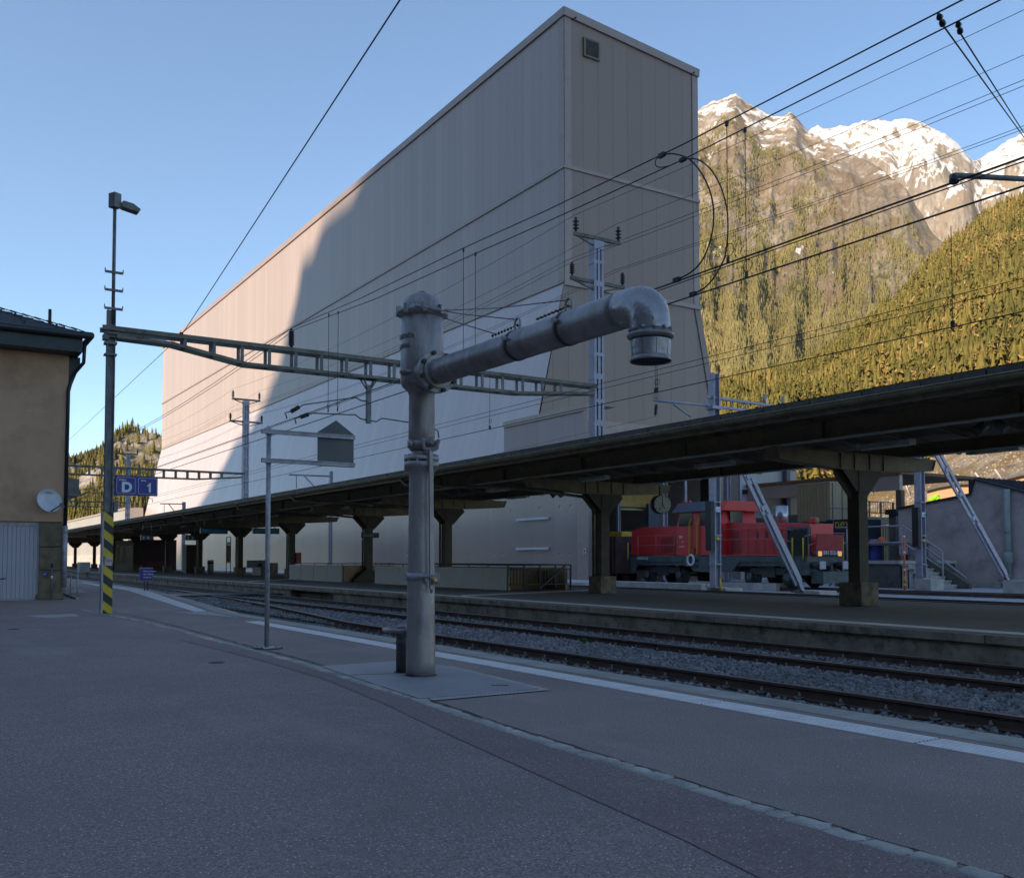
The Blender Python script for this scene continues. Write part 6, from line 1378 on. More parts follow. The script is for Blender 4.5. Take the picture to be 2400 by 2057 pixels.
for a in (c0[0], c0[2]): b.lathe([(kp * 7, -.01), (kp * 7, .01)], (sp.x, sp.y, a.z + kp * 3), 16); b.lathe([(kp * 7, -.01), (kp * 7, .01)], (sp.x, sp.y, a.z - kp * 4), 16)
b.build('clamp', M['galv'], SG)
hp = [gy(x, y, Yp - .045) for x, y in ((745, 1093), (745, 1012), (788, 985), (829, 1018), (829, 1094))]
hp[0].z = hp[4].z = (hp[0].z + hp[4].z) / 2; hp[1].z = hp[3].z = (hp[1].z + hp[3].z) / 2
b = MB(); b.prism(hp, (0, .02, 0)); b.build('panel', M['grey_panel'], SG)
# ================================================================ lattice gantries over the tracks
G1 = gz(249, 1438); TG = G1.y; XG0 = G1.x; XM = gy(1399, 1100, TG).x; kg = pxm((XG0, TG, 1))
zL = lambda py: zat(XG0, TG, py); zM = lambda py: zat(XM, TG, py); km = pxm((XM, TG, 3))
ztop = (zL(774) + zM(906)) / 2; 
def insulator(P, z0, z1, n=4, rr=.085, name='insulator', par=None):
    b = MB(); prof = [(.03, z0), (.035, z0 + .03)]; h = (z1 - z0)
    for i in range(n):
        q0 = z0 + h * (.15 + .7 * i / n); prof += [(.04, q0), (rr, q0 + h * .06), (rr * .95, q0 + h * .09), (.045, q0 + h * .12)]
    prof += [(.045, z1 - .06), (.05, z1 - .04), (.03, z1)]
    b.lathe(prof, (P.x, P.y, 0), 14); return b.build(name, M['insul'], par)
def gantry(Y, full=True, lab='', pole=True):
    T = thing('catenary_gantry', lab, 'gantry', (XG0, Y, 0), 'lattice gantries across the tracks')
    dY = Y - TG
    if pole:
        w = kg * 20; b = MB(); zt_ = zL(727); b.ibeam((XG0, Y, 0), (XG0, Y, zt_), w, w * .9, .02, up=(1, 0, 0)); b.build('pole', M['galv_dark'], T)
    # beam: two channel trusses; top chord level, bottom chord rising at both ends
    x0, x1 = XG0 - .2, XM - .1; L = x1 - x0; dep = kg * 50 * .62; dep = .47; gap = .16
    b = MB()
    for s_ in (-gap, gap):
        b.bar((x0, Y + s_, ztop), (x1, Y + s_, ztop), .07, .10)
        pts = [(x0 + .3, ztop - .17), (x0 + .11 * L, ztop - .19), (x0 + .235 * L, ztop - dep), (x0 + .80 * L, ztop - dep + .02), (x1 - .1, ztop - .22)]
        for (xa, za), (xb, zb2) in zip(pts[:-1], pts[1:]): b.bar((xa, Y + s_, za), (xb, Y + s_, zb2), .06, .075)
        b.bar((x0 + .1, Y + s_, ztop - .11), (x0 + .10 * L, Y + s_, ztop - .12), .04, .03)
    bm_ = b.build('beam', M['beam_steel'], T)
    k = x0 + .13 * L; i = 0
    def low(x):
        u = (x - x0) / L; P = [(0, .17), (.11, .19), (.235, dep), (.80, dep - .02), (1, .22)]; return interp(P, u)
    while k < x1 - .8:
        lo = low(k); b = MB()
        for s_ in (-gap, gap): b.bar((k, Y + s_ * .98, ztop - .04), (k, Y + s_ * .98, ztop - lo + .03), .075, .035)
        b.bar((k, Y - gap, ztop - lo), (k, Y + gap, ztop - lo), .06, .03); b.bar((k, Y - gap, ztop + .04), (k, Y + gap, ztop + .04), .06, .02); b.build('batten', M['galv_dark'], T); k += .66; i += 1
    # slotted mast
    zb = ZE + .05; zt_ = zM(567); w0, w1 = km * 30, km * 27; b = MB()
    N = 9
    for s_ in (-1, 0, 1):
        wd = .075 if s_ else .09
        b.prism([(XM + s_ * w0 * .38 - wd / 2, Y - .14, zb), (XM + s_ * w0 * .38 + wd / 2, Y - .14, zb), (XM + s_ * w1 * .38 + wd / 2, Y - .14, zt_), (XM + s_ * w1 * .38 - wd / 2, Y - .14, zt_)], (0, .28, 0))
    for i in range(N):
        z = zb + (zt_ - zb) * i / N; b.bx(XM - w0 * .5, XM + w0 * .5, Y - .145, Y + .145, z, z + .17 if i % 2 else z + .10)
    b.bx(XM - w1 * .52, XM + w1 * .52, Y - .15, Y + .15, zt_ - .25, zt_)
    b.build('mast', M['galv_violet'], T)
    if full:
        for (pa, pb, pt) in ((548, 574, 503), (652, 676, 609)):
            xa, xb = gy(1342 if pa == 548 else 1333, pa, TG).x, gy(1449 if pa == 548 else 1459, pb, TG).x
            z_ = (gy(1345, pa, TG).z + gy(1449, pb, TG).z) / 2; b = MB(); b.bar((xa, Y - .08, z_), (xb, Y - .08, z_), .08, .10); b.bar((xa + .08, Y - .08, z_ - .03), (XM - .1, Y - .08, z_ - .25), .04, .05); b.bar((xb - .08, Y - .08, z_ - .03), (XM + .1, Y - .08, z_ - .25), .04, .05); cr = b.build('cross_arm', M['beam_steel'], T)
            for x in (xa + .06, xb - .06):
                zi = z_ + .5 if pa == 548 else z_ + .46; insulator(Vector((x, Y - .08, 0)), z_ + .06, zi, 3 if pa == 548 else 5, .10 if pa == 548 else .085, par=cr)
        iP = gy(683, 790, TG); insulator(Vector((iP.x, Y, 0)), ztop + .05, gy(683, 770, TG).z, 7, .075, par=T)
        # drop post with two pairs of steady arms
        dP = gy(864, 900, TG); zt3 = ztop - dep; zj = gy(864, 912, TG).z; zk = gy(864, 992, TG).z; b = MB()
        for s1, s2 in ((-1, -1), (1, -1), (-1, 1), (1, 1)): b.bar((dP.x + s1 * .20, Y + s2 * .12, zt3), (dP.x + s1 * .04, Y + s2 * .04, zj), .035, .035)
        b.bar((dP.x - .22, Y, zt3 + .0), (dP.x + .22, Y, zt3), .3, .04); b.bar((dP.x, Y, zj + .1), (dP.x, Y, zk), .11, .11); dp = b.build('drop_post', M['galv_dark'], T)
        for pts_, rr in ((((862, 941), (845, 938), (833, 931), (828, 932), (713, 948), (700, 954), (683, 964), (668, 967), (673, 981)), .018), (((862, 985), (845, 981), (832, 971), (828, 972), (733, 968), (722, 971), (705, 977), (691, 980), (694, 993)), .018), (((866, 985), (882, 988), (893, 981), (897, 980), (960, 990), (1012, 1004), (1026, 1009), (1029, 1026)), .018)):
            b = MB(); b.tube([gy(x, y, TG) + Vector((0, dY, 0)) for x, y in pts_], rr, 6); sa = b.build('steady_arm', M['galv_dark'], T)
            if pts_[0][0] < 865:
                a, c = gy(*pts_[5], TG) + Vector((0, dY, 0)), gy(*pts_[6], TG) + Vector((0, dY, 0)); b = MB(); n = 7
                for i in range(n): q_ = a.lerp(c, i / (n - 1)); d = (c - a).normalized() * .006; b.tube([q_ - d, q_ + d], .055, 10)
                b.build('rod_insulator', M['insul'], sa)
    return T, dY
T1g, _ = gantry(TG, True, 'nearest lattice gantry crossing from the striped pole to the slotted mast')
# extras of the near pole: stripes, box, luminaire, rungs
w = kg * 20; zs0, zs1 = 0.01, zL(1200); b = MB(); k = 0; n = 11; H = (zs1 - zs0) / n; yf = TG - w * .45 - .012; xa, xb = XG0 - w * .48, XG0 + w * .55
m, nt, bs = newmat('hazard_stripes'); g_ = _n(nt, 'ShaderNodeNewGeometry').outputs['Position']; s3 = _n(nt, 'ShaderNodeSeparateXYZ'); nt.links.new(g_, s3.inputs[0])
per = kg * 41.5; uu = mth(nt, 'FRACT', mth(nt, 'DIVIDE', mth(nt, 'ADD', s3.outputs[2], mth(nt, 'MULTIPLY', mth(nt, 'ADD', s3.outputs[0], s3.outputs[1]), .82)), per))
c = mixc(nt, mth(nt, 'LESS_THAN', uu, .5), (.018, .018, .02), (.60, .40, .02)); c = mixc(nt, ramp(nt, noi(nt, 5, 5, .7, g_), .55, .75, 0, .3), c, (.2, .17, .1)); nt.links.new(c, bs.inputs['Base Color']); bs.inputs['Roughness'].default_value = .5
b.bx(xa, xb, yf, TG + w * .5, zs0, zs1); b.build('hazard_sleeve', m, T1g)
b = MB(); b.bx(xa - .04, xa - .004, TG - w * .6, TG + w * .5, 0, zs1); b.build('edge_guard', M['galv'], T1g)
b = MB(); b.bx(XG0 - w * .38, XG0 + w * .46, yf - .03, yf - .004, zL(1325), zL(1306)); pl_ = b.build('number_plate', M['galv'], T1g); text('plate_lettering', 'EW', (XG0 - .05, yf - .034, zL(1317)), .09, M['red_bright'], pl_)
b = MB(); x_ = XG0 + w * .75; b.bx(XG0 + w * .56, XG0 + w * 1.0, TG - .1, TG + .12, zL(1199), zL(1175)); b.build('switch_box', M['galv_dark'], T1g)
b = MB(); xt = XG0 + kg * 4; b.tube([(xt, TG, zL(727) - .3), (xt, TG, zL(485))], kg * 4, 10); tp = b.build('lamp_pole', M['galv_dark'], T1g)
for py in (639, 681, 724):
    b = MB(); z = zL(py); b.bar((xt - kg * 20, TG - .05, z), (xt + kg * 20, TG - .05, z), .04, .05)
    for s_ in (-1, 1): b.bar((xt + s_ * kg * 20, TG - .05, z), (xt + s_ * kg * 20, TG - .05, z + .08), .02, .02)
    b.build('rung', M['galv_dark'], tp)
b = MB(); b.box((xt + .0, TG, (zL(487) + zL(453)) / 2), (kg * 20, kg * 22, zL(453) - zL(487)), .5); b.build('lamp_box', M['galv_dark'], T1g, bevel=.01)
b = MB(); za, zb4 = zL(470), zL(484); x0 = xt + kg * 14; b.prism([(x0, TG - .1, za - .02), (x0 + kg * 5, TG - .1, za + .02), (x0 + kg * 26, TG - .1, za - .01), (x0 + kg * 44, TG - .1, za - .11), (x0 + kg * 38, TG - .1, za - .20), (x0, TG - .1, zb4)], (0, .24, 0)); b.build('luminaire', M['galv_dark'], T1g, bevel=.02)
for py, hh in ((785, .14), (805, .06), (832, .04)): b = MB(); b.bx(XG0 - w * .7, XG0 + w * .62, TG - w * .6, TG + w * .6, zL(py) - hh / 2, zL(py) + hh / 2); b.build('pole_bracket', M['galv_dark'], T1g)
b = MB(); b.bx(XG0 - kg * 17, XG0 - kg * 6, TG - .12, TG + .12, zL(798), zL(785)); b.build('pole_bracket', M['galv_dark'], T1g)
T2g = copy_thing(T1g, (0, 34.6, 0), 'second lattice gantry, its slotted mast rising behind the thin sign post')
for ch in list(T2g.children):
    if ch.name.split('.')[0] in ('hazard_sleeve', 'edge_guard', 'number_plate', 'switch_box'): 
        for g in list(ch.children): bpy.data.objects.remove(g)
        bpy.data.objects.remove(ch)
T3g = copy_thing(T2g, (0, 35.4, 0), 'farthest lattice gantry, seen small in front of the wooded cliff')
# platform sign D / 1
DS = thing('platform_sign', 'blue platform sign reading Sektor D and Gleis 1 fixed beside the striped pole', 'sign', gy(318, 1138, TG))
A, B_ = gy(269, 1115, TG), gy(368, 1162, TG); zt_ = (A.z + gy(368, 1118, TG).z) / 2; zb5 = (gy(269, 1160, TG).z + B_.z) / 2
b = MB(); b.bx(A.x, B_.x, TG - .06, TG + .06, zb5, zt_); pnl = b.build('panel', M['sign_blue'], DS, bevel=.008)
Wd = B_.x - A.x; Hh = zt_ - zb5
for i, (t1, t2) in enumerate((('Sektor', 'D'), ('Gleis', '1'))):
    xa = A.x + Wd * (.035 + i * .505); xb = xa + Wd * .43; za = zb5 + Hh * .08; zb6 = zt_ - Hh * .08; yy = TG - .066; t_ = Hh * .018; b = MB()
    rr = Hh * .09; pts = []
    for cx_, cz_, a0 in ((xb - rr, zb6 - rr, 0), (xa + rr, zb6 - rr, 90), (xa + rr, za + rr, 180), (xb - rr, za + rr, 270)):
        for q_ in range(5): a = R(a0 + q_ * 22.5); pts.append((cx_ + rr * math.cos(a), yy, cz_ + rr * math.sin(a)))
    pts.append(pts[0]); b.tube(pts, t_ * .6, 4, cap=False); b.build('frame_line', M['white'], pnl)
    text('lettering', t1, (xa + Wd * .055, yy, zb6 - Hh * .17), Hh * .13, M['white'], pnl, depth=.003, bold=.002); o = text('lettering', t2, (xa + Wd * (.11 if i == 0 else .13), yy, za + Hh * .10), Hh * .70, M['white'], pnl, depth=.003, bold=.014)
    if i == 1:
        bpy.data.objects.remove(o); hh = Hh * .50; zb_n = za + Hh * .10; x1_ = xa + Wd * .27; w_ = hh * .21
        b = MB(); b.prism([(x1_ - w_ / 2, yy - .003, zb_n), (x1_ + w_ / 2, yy - .003, zb_n), (x1_ + w_ / 2, yy - .003, zb_n + hh), (x1_ - w_ * .15, yy - .003, zb_n + hh), (x1_ - w_ * .6, yy - .003, zb_n + hh * .84), (x1_ - w_ * 1.3, yy - .003, zb_n + hh * .76), (x1_ - w_ * 1.3, yy - .003, zb_n + hh * .60), (x1_ - w_ / 2, yy - .003, zb_n + hh * .62)], (0, .005, 0)); b.build('numeral', M['white'], pnl)
for py in (1122, 1154): b = MB(); b.tube([(XG0 + w * .4, TG, zL(py)), (A.x + .05, TG, zL(py))], .03, 8); b.build('bracket', M['galv'], DS)
# ================================================================ wires
def wire(label, P0, P1, r, sag=0, n=14, grp='overhead wires along the tracks', mt='cable'):
    P0, P1 = Vector(P0), Vector(P1); b = MB(); n = n if sag else 1
    b.tube([P0.lerp(P1, i / n) - Vector((0, 0, sag * 4 * (i / n) * (1 - i / n))) for i in range(n + 1)], r * .68, 5)
    o = b.build('overhead_wire', M[mt], None, fix=False); tag(o, label, 'wire', grp); return o
Y0, YE_ = -6, 130
def along_wire(label, px, py, X, r, y1=YE_, y0=Y0): p = gx(px, py, X); return wire(label, (X, y0, p.z), (X, y1, p.z), r), p.z
def poly_wire(label, pts, r, tail, grp='overhead wires along the tracks'):
    P = [Vector(p) for p in pts]; P.append(P[0] + (P[0] - P[1]).normalized() * 6) if 0 else None
    P = [P[0] + (P[0] - P[1]).normalized() * 8] + P
    last = P[-1]; n = 10
    for k in range(3):
        for i in range(1, n + 1): f = i / n; P.append(last + Vector((0, 34.6 * f, -.9 * 4 * f * (1 - f) * .5)))
        last = P[-1]
    b = MB(); b.tube(P, r * .68, 5); o = b.build('overhead_wire', M['cable'], None, fix=False); tag(o, label, 'wire', grp); return o
Pi = gy(683, 769, TG)
def lx(px, a, xa, xb): return xa + (xb - xa) * max(0, (a - px)) / (a - 683)
W1P = [gx(2256, 0, 7.65)] + [gx(px, py, lx(px, 1600, 7.65, Pi.x)) for px, py in ((1600, 339), (1280, 493.6), (1102, 574), (843, 700))] + [Pi]
W2P = [gx(2345, 0, 8.30)] + [gx(px, py, lx(px, 1600, 8.30, Pi.x + .12)) for px, py in ((1600, 374.5), (1280, 520.7), (1110, 596), (881, 700))] + [Pi + Vector((.12, 0, 0))]
w1 = poly_wire('messenger wire passing upper left clamp of the looping jumper cables', W1P, .012, 3); w2 = poly_wire('messenger wire just below the topmost one, crossing the snowy ridge', W2P, .012, 3)
def z_on(P, y):
    for a, c in zip(P[:-1], P[1:]):
        if min(a.y, c.y) <= y <= max(a.y, c.y): f = (y - a.y) / (c.y - a.y); return a.lerp(c, f)
    return P[-1]
w6, zw6 = along_wire('heavy contact wire entering above the crane elbow, upper of two', 1700, 618.6, 7.65, .015)
w7, zw7 = along_wire('heavy contact wire entering right of the crane elbow, lower of two', 1600, 701, 8.30, .015)
w8, zw8 = along_wire('contact wire running low across the building just above the canopy gutter', 1600, 905.6, 12.57, .013)
along_wire('thin messenger wire third from the bottom above the canopy', 1600, 851.5, 12.57, .009)
along_wire('thin feeder wire second from the bottom above the canopy', 1600, 865, 12.9, .009)
along_wire('thin auxiliary wire hugging the upper heavy contact wire', 2055, 500, 7.9, .009)
for px, py, lb in ((1349, 503, 'feeder wire on the top left insulator of the slotted mast'), (1443.6, 526, 'feeder wire on the top right insulator of the slotted mast'), (1335, 607, 'left feeder wire on the lower left insulator of the slotted mast'), (1346, 611, 'right feeder wire on the lower left insulator of the slotted mast'), (1445, 631, 'left feeder wire on the lower right insulator of the slotted mast'), (1456, 632, 'right feeder wire on the lower right insulator of the slotted mast')):
    p = gy(px, py, TG); Pq = [p + Vector((0, -34.6 + 34.6 * i / 12, -.45 * 4 * (i / 12) * (1 - i / 12))) for i in range(0, 13)]; poly_wire(lb, Pq, .009, 3)
a, c, d = gy(957, -30, 7.5), gy(425, 786, TG), gy(163, 1030, TG + 34)
wire('long diagonal wire rising from the gantry beam across the open sky', c, a, .012, grp=None); wire('diagonal wire falling from the gantry beam to the left towards the yellow house', c, d, .011, grp=None)
b = MB(); b.box(c, (.07, .07, .14)); b.build('wire_clamp', M['rust'], T1g)
# droppers, hangers and jumper loops
def vert(par, px, X, za, zb_, ring=True, py=700):
    y = gx(px, py, X).y; b = MB(); b.tube([(X, y, za), (X, y, zb_)], .006, 4); b.box((X, y, za - .02), (.022, .03, .06)); b.box((X, y, zb_ + .03), (.02, .03, .07))
    if ring: b.tube([(X + .0, y - .02 + .07 * math.cos(t), zb_ + .14 + .07 * math.sin(t)) for t in [i * math.pi / 6 for i in range(13)]], .005, 4, cap=False)
    b.build('dropper', M['cable'], par)
for WP, par, X, zc, pxs in ((W1P, w1, 7.65, zw6, (1707, 1086, 771)), (W2P, w2, 8.30, zw7, (1750, 1114, 793))):
    for px in pxs:
        y = gx(px, 700, X).y; q_ = z_on(WP, y) if px > 800 else z_on(WP, y - .0); vert(par, px, q_.x if px < 1500 else X, q_.z, zc)
for px, py in ((1536, 880), (1148, 950), (1540, 900), (2231, 650)):
    p = gx(px, py, 12.57); X = 12.57; b = MB(); b.tube([(X, p.y, zw8), (X, p.y, zw8 + 1.45)], .006, 4); b.box((X, p.y, zw8 + .04), (.03, .05, .1)); b.tube([(X, p.y - .02 + .06 * math.cos(t), zw8 + .2 + .06 * math.sin(t)) for t in [i * math.pi / 6 for i in range(13)]], .005, 4, cap=False); b.build('dropper', M['cable'], w8)
def smooth(pts, n=6):
    P = [Vector(p) for p in pts]; out = []
    for i in range(len(P) - 1):
        a = P[max(0, i - 1)]; b_ = P[i]; c = P[i + 1]; d = P[min(len(P) - 1, i + 2)]
        for k in range(n):
            t = k / n; out.append(.5 * ((2 * b_) + (c - a) * t + (2 * a - 5 * b_ + 4 * c - d) * t * t + (3 * b_ - a - 3 * c + d) * t ** 3))
    out.append(P[-1]); return out
qz = lambda x, y: (1300 + x / 4.44, 350 + y / 4.44)
for X, pts, lb in ((7.65, [(1115, 62), (1200, 46), (1290, 58), (1380, 92), (1460, 160), (1540, 270), (1610, 420), (1645, 560), (1655, 700), (1640, 860), (1590, 1040), (1510, 1190), (1400, 1290), (1270, 1357)], 'inner black jumper cable looping down in front of the hall corner'),
                   (8.3, [(1335, 108), (1400, 98), (1480, 105), (1560, 150), (1640, 230), (1720, 370), (1775, 540), (1800, 700), (1800, 900), (1775, 1100), (1730, 1210), (1660, 1330), (1560, 1440), (1440, 1506)], 'outer black jumper cable looping down against the mountain'),):
    b = MB(); b.tube(smooth([gx(*qz(*q_), X) for q_ in pts]), .0095, 6)
    for q_ in (pts[0], pts[-1]): p = gx(*qz(*q_), X); b.box(p, (.04, .10, .05))
    tag(b.build('jumper_cable', M['cable'], fix=False), lb, 'cable')
b = MB(); X = 7.65; b.tube(smooth([gx(*qz(*q_), 7.65 + .65 * i / 7) for i, q_ in enumerate([(1115, 62), (1065, 95), (1045, 140), (1065, 180), (1120, 188), (1200, 170), (1280, 135), (1335, 108)])]), .007, 6); tag(b.build('jumper_cable', M['cable'], fix=False), 'short black cable tail linking the two upper clamps', 'cable')
# cross-span wires and their insulators at the upper right
i1, i2 = gx(2200, 36, 7.65), gx(2245, 54, 8.30)
far = gx(2400, 322, 15.0); far2 = gx(2400, 312, 15.6)
for p, q_, e, lb in ((i1, (2212, 62), far, 'left cross-span wire hanging from the dark insulator near the top edge'), (i2, (2252, 80), far2, 'right cross-span wire hanging from the dark insulator at upper right')):
    T = thing('cross_span', lb, 'wire', p, None); b = MB(); s_ = gx(q_[0], q_[1], p.x + .2)
    d = (s_ - p); b.tube([p + d * .0, p + d * .2, p + d * .25, p + d * .55, p + d * .6, p + d * .8, p + d], [.018, .03, .014, .014, .026, .03, .01], 10); b.build('insulator', M['black'], T)
    dd = (e - s_); b = MB(); b.tube([s_, e, e + dd * .6], .008, 5); b.build('span_wire', M['cable'], T)
# registration arm entering at the right edge
a, c = gx(2230, 411, 8.3), gx(2420, 421, 9.6); T = thing('registration_arm', 'slim steel registration arm entering from the right edge in front of the snow', 'arm', a); b = MB(); b.tube([gx(2232, 428, 8.25), gx(2231, 414, 8.28), gx(2238, 411, 8.3), c, c + (c - a) * .8], .028, 8); b.build('tube', M['galv_dark'], T); b = MB(); p = gx(2236, 422, 8.25); b.lathe([(.02, -.04), (.045, -.03), (.045, 0), (.03, .03), (.02, .05)], p, 12); b.build('insulator', M['black'], T)
# ================================================================ diesel locomotive
XN, XFa = 39.7, 42.6; z2 = lambda x, y: (1400 + x / 3.188, 1100 + y / 3.188)
def N(x, y, X=XN): return gx(*z2(x, y), X)
za_ = lambda y, x=1100, X=XN: N(x, y, X).z
TF_, TR_ = N(1555, 700).y, N(250, 700).y
LO = thing('shunting_locomotive', 'red diesel shunting locomotive with dark underframe standing beyond the island platform', 'locomotive', (XN, (TF_ + TR_) / 2, -.5))
zfr = N(1200, 648).z; zfb = N(1200, 700).z; zlow = N(900, 765).z
poly = [(250, 648), (1555, 648), (1555, 700), (1555, 790), (1500, 790), (1440, 760), (1380, 705), (1330, 690), (1060, 690), (1005, 765), (850, 768), (715, 760), (690, 700), (640, 690), (300, 690), (280, 770), (250, 775)]
side = [N(x, y) for x, y in poly]
b = MB(); b.prism(side, (.06, 0, 0)); b.prism([p + Vector((2.84, 0, 0)) for p in side], (.06, 0, 0)); b.build('side_skirt', M['loco_green'], LO)
b = MB(); b.bx(XN + .07, XFa - .07, TF_ + .1, TR_ - .1, zfb - .15, zfr); b.bx(XN + .3, XFa - .3, N(1005, 700).y, N(715, 700).y, zlow + .1, zfb - .16); b.build('underframe', M['loco_green'], LO)
b = MB(); b.bx(XN, XFa, TF_ - .12, TF_ - .003, N(1555, 790).z, zfr); b.bx(XN + .3, XFa - .2, TF_ - .9, TF_ - .13, N(1555, 835).z - .1, N(1555, 790).z + .2); b.build('buffer_beam', M['loco_green'], LO)
b = MB(); b.bx(XN, XFa, TR_ + .003, TR_ + .12, zlow, zfr); b.build('rear_buffer_beam', M['loco_dark'], LO)
XH = XN + .5
# hoods
def hood(pts, X0, X1, nm, par=LO):
    P = [N(x, y, X0) for x, y in pts]; b = MB(); b.prism(P, (X1 - X0, 0, 0)); return b.build(nm, M['loco_red'], par, bevel=.04)
yc0, yc1 = N(922, 500).y, N(590, 500).y
zhf = gx(*z2(1500, 405), XH).z; zhr = N(1000, 395, XH).z
yhf = TF_ + .15
b = MB(); b.prism([(XH, yhf, zfr), (XH, yc0, zfr), (XH, yc0, zhr), (XH, yhf, zhf - .0)], (XFa - .5 - XH, 0, 0)); hf = b.build('front_hood', M['loco_red'], LO, bevel=.04)
P = [N(255, 640, XH), N(255, 460, XH), N(330, 432, XH), N(590, 422, XH), N(590, 640, XH)]; b = MB(); b.prism(P, (XFa - .5 - XH, 0, 0)); hr_ = b.build('rear_hood', M['loco_red'], LO, bevel=.04)
b = MB()
for k in range(9): y = yc0 - .4 - k * .62; b.bx(XH - .012, XH - .003, y - .02, y, zfr + .1, zhf - .15)
for k in range(6): y = yc0 - .35 - k * .14; b.bx(XH - .014, XH - .004, y - .05, y, zfr + .2, zhf - .3)
for k in (2, 3, 4, 6): b.bx(XH - .04, XH - .012, yc0 - 1.2 - k * .62, yc0 - 1.12 - k * .62, zfr + 1.0, zfr + 1.35)
b.build('door_joints', M['loco_dark'], hf)
b = MB()
for k in range(12): y = yc1 + .5 + k * .13; b.bx(XH - .014, XH - .004, y - .04, y, zfr + .25, zhr - .75)
b.build('louvres', M['loco_dark'], hr_)
g0, g1 = N(1380, 500).y, N(1550, 500).y; b = MB(); b.bx(XH - .14, XH - .02, g1, g0, zfr, N(1500, 428, XH).z); gr = b.build('radiator_grille', M['loco_dark'], hf)
b = MB(); zg_ = N(1500, 428, XH).z; b.bx(XH - .18, XH - .141, g1, g1 + .1, zfr, zg_); b.bx(XH - .18, XH - .141, g0 - .1, g0, zfr, zg_); b.bx(XH - .18, XH - .141, g1 + .1, g0 - .1, zg_ - .12, zg_)
b.build('grille_frame', M['roof_grey'], gr); b = MB()
for k in range(22): z = zfr + .1 + k * (zg_ - zfr - .25) / 22; b.bar((XH - .15, g1 + .1, z), (XH - .15, g0 - .1, z), .03, .03)
b.build('grille_slats', M['black'], gr)
p = N(1377, 390, XN + 1.2); b = MB(); b.smooth = True; b.lathe([(.36, zhf - .1), (.36, zhf + 1.05), (.30, zhf + 1.06)], (XN + 1.2, p.y, 0), 24); b.build('exhaust_stack', M['chrome'], LO)
b = MB(); p = gy(*z2(1640, 392), yhf - .05); b.box((p.x - .1, yhf + .05, zhf + .16), (.36, .36, .32)); hl = b.build('roof_headlamp', M['red_bright'], hf, bevel=.06); b = MB(); b.box((p.x - .05, yhf - .14, zhf + .17), (.26, .02, .2)); b.build('lamp_lens', M['glass'], hl)
# cab, full width
zr = za_(300, 700); zr2 = gx(*z2(910, 262), XN).z
cp_ = [(588, 642), (588, 430), (622, 312), (905, 305), (922, 400), (922, 642)]
P = [N(x, y) for x, y in cp_]; b = MB(); b.prism(P, (2.9, 0, 0)); cb_ = b.build('cab', M['loco_red'], LO, bevel=.03)
yA, yB = N(922, 300).y, N(600, 300).y; zt_ = P[3].z
b = MB(); b.prism([(XN - .28, yA - .30, zt_ - .04), (XN - .28, yB + .30, zt_ - .06), (XN + .35, yB + .05, zt_ + .62), (XN + .35, yA - .0, zt_ + .62)], (.01, 0, 0)); 
rp = [(XN - .26, zt_ - .03), (XN + .22, zt_ + .56), (XFa - .22, zt_ + .56), (XFa + .26, zt_ - .03)]
b = MB(); b.prism([(x, yA - .35, z) for x, z in rp], (0, (yB - yA) + .6, 0)); b.build('cab_roof', M['red_bright'], cb_, bevel=.03)
b = MB(); b.prism([(XN - .27, yA + .3, zt_ - .02), (XN - .27, yB + .25, zt_ - .02), (XN + .19, yB + .05, zt_ + .57), (XN + .19, yA + .3, zt_ + .57)], (-.02, 0, .02)); b.build('roof_flank', M['roof_grey'], cb_)
def pane(pts, par, nm='window', m='glass', X=XN - .012, off=-.012): P = [N(x, y, XN) + Vector((off, 0, 0)) for x, y in pts]; b = MB(); b.prism(P, (-.01, 0, 0)); return b.build(nm, M[m], par)
pane([(610, 424), (624, 320), (712, 316), (706, 422)], cb_); pane([(772, 420), (778, 316), (815, 316), (815, 420)], cb_); pane([(868, 420), (872, 316), (888, 316), (890, 420)], cb_)
# end windows of the cab on its front wall
yF = yA - .015
A = gy(*z2(990, 292), yF); B_ = gy(*z2(1082, 398), yF); b = MB(); b.bx(A.x, B_.x, yF - .03, yF - .004, B_.z, A.z); b.build('end_window', M['glass'], cb_)
pane([(722, 640), (722, 330), (768, 330), (768, 640)], cb_, 'door', 'red_bright', off=-.006)
for x in (708, 765):
    b = MB(); b.tube([N(x + 3, 365) + Vector((-.05, 0, 0)), N(x + 3, 372) + Vector((-.12, 0, 0)), N(x - 8, 400) + Vector((-.12, 0, 0)), N(x - 12, 630) + Vector((-.12, 0, 0)), N(x - 8, 640) + Vector((-.05, 0, 0))], .035, 8); b.build('grab_rail', M['yellow'], cb_)
b = MB()
for (x, y) in ((735, 597), (735, 622)): p = N(x, y); b.box((XN - .02, p.y, p.z), (.02, .28, .2))
for (x, y) in ((740, 680), (740, 725)): p = N(x, y); b.box((XN - .01, p.y, p.z), (.03, .35, .2))
b.build('step_holes', M['black'], cb_)
for t_, x, y, s_ in (('SBB', 612, 512, .20), ('60 t', 630, 545, .14), ('Am 841', 612, 582, .15)): text('cab_lettering', t_, tuple(N(x, y) + Vector((-.02, 0, 0))), s_, M['white'], cb_, '-X')
text('frame_lettering', '5841012-8', tuple(N(300, 672) + Vector((-.02, 0, 0))), .24, M['white'], LO, '-X')
p = N(703, 676); b = MB(); b.tube([(XN - .06, p.y + .27 * math.cos(t), p.z + .30 * math.sin(t)) for t in [i * math.pi / 8 for i in range(17)]], .07, 6, cap=False); b.build('life_ring', M['white'], LO)
for (px, X) in ((650, XN + .6), (690, XN + .9)):
    b = MB(); p = N(px, 250, X); b.lathe([(.05, 0), (.14, .12), (.05, .2)], (X, p.y, zt_ + .57), 10); b.build('roof_horn', M['red_bright'], cb_)
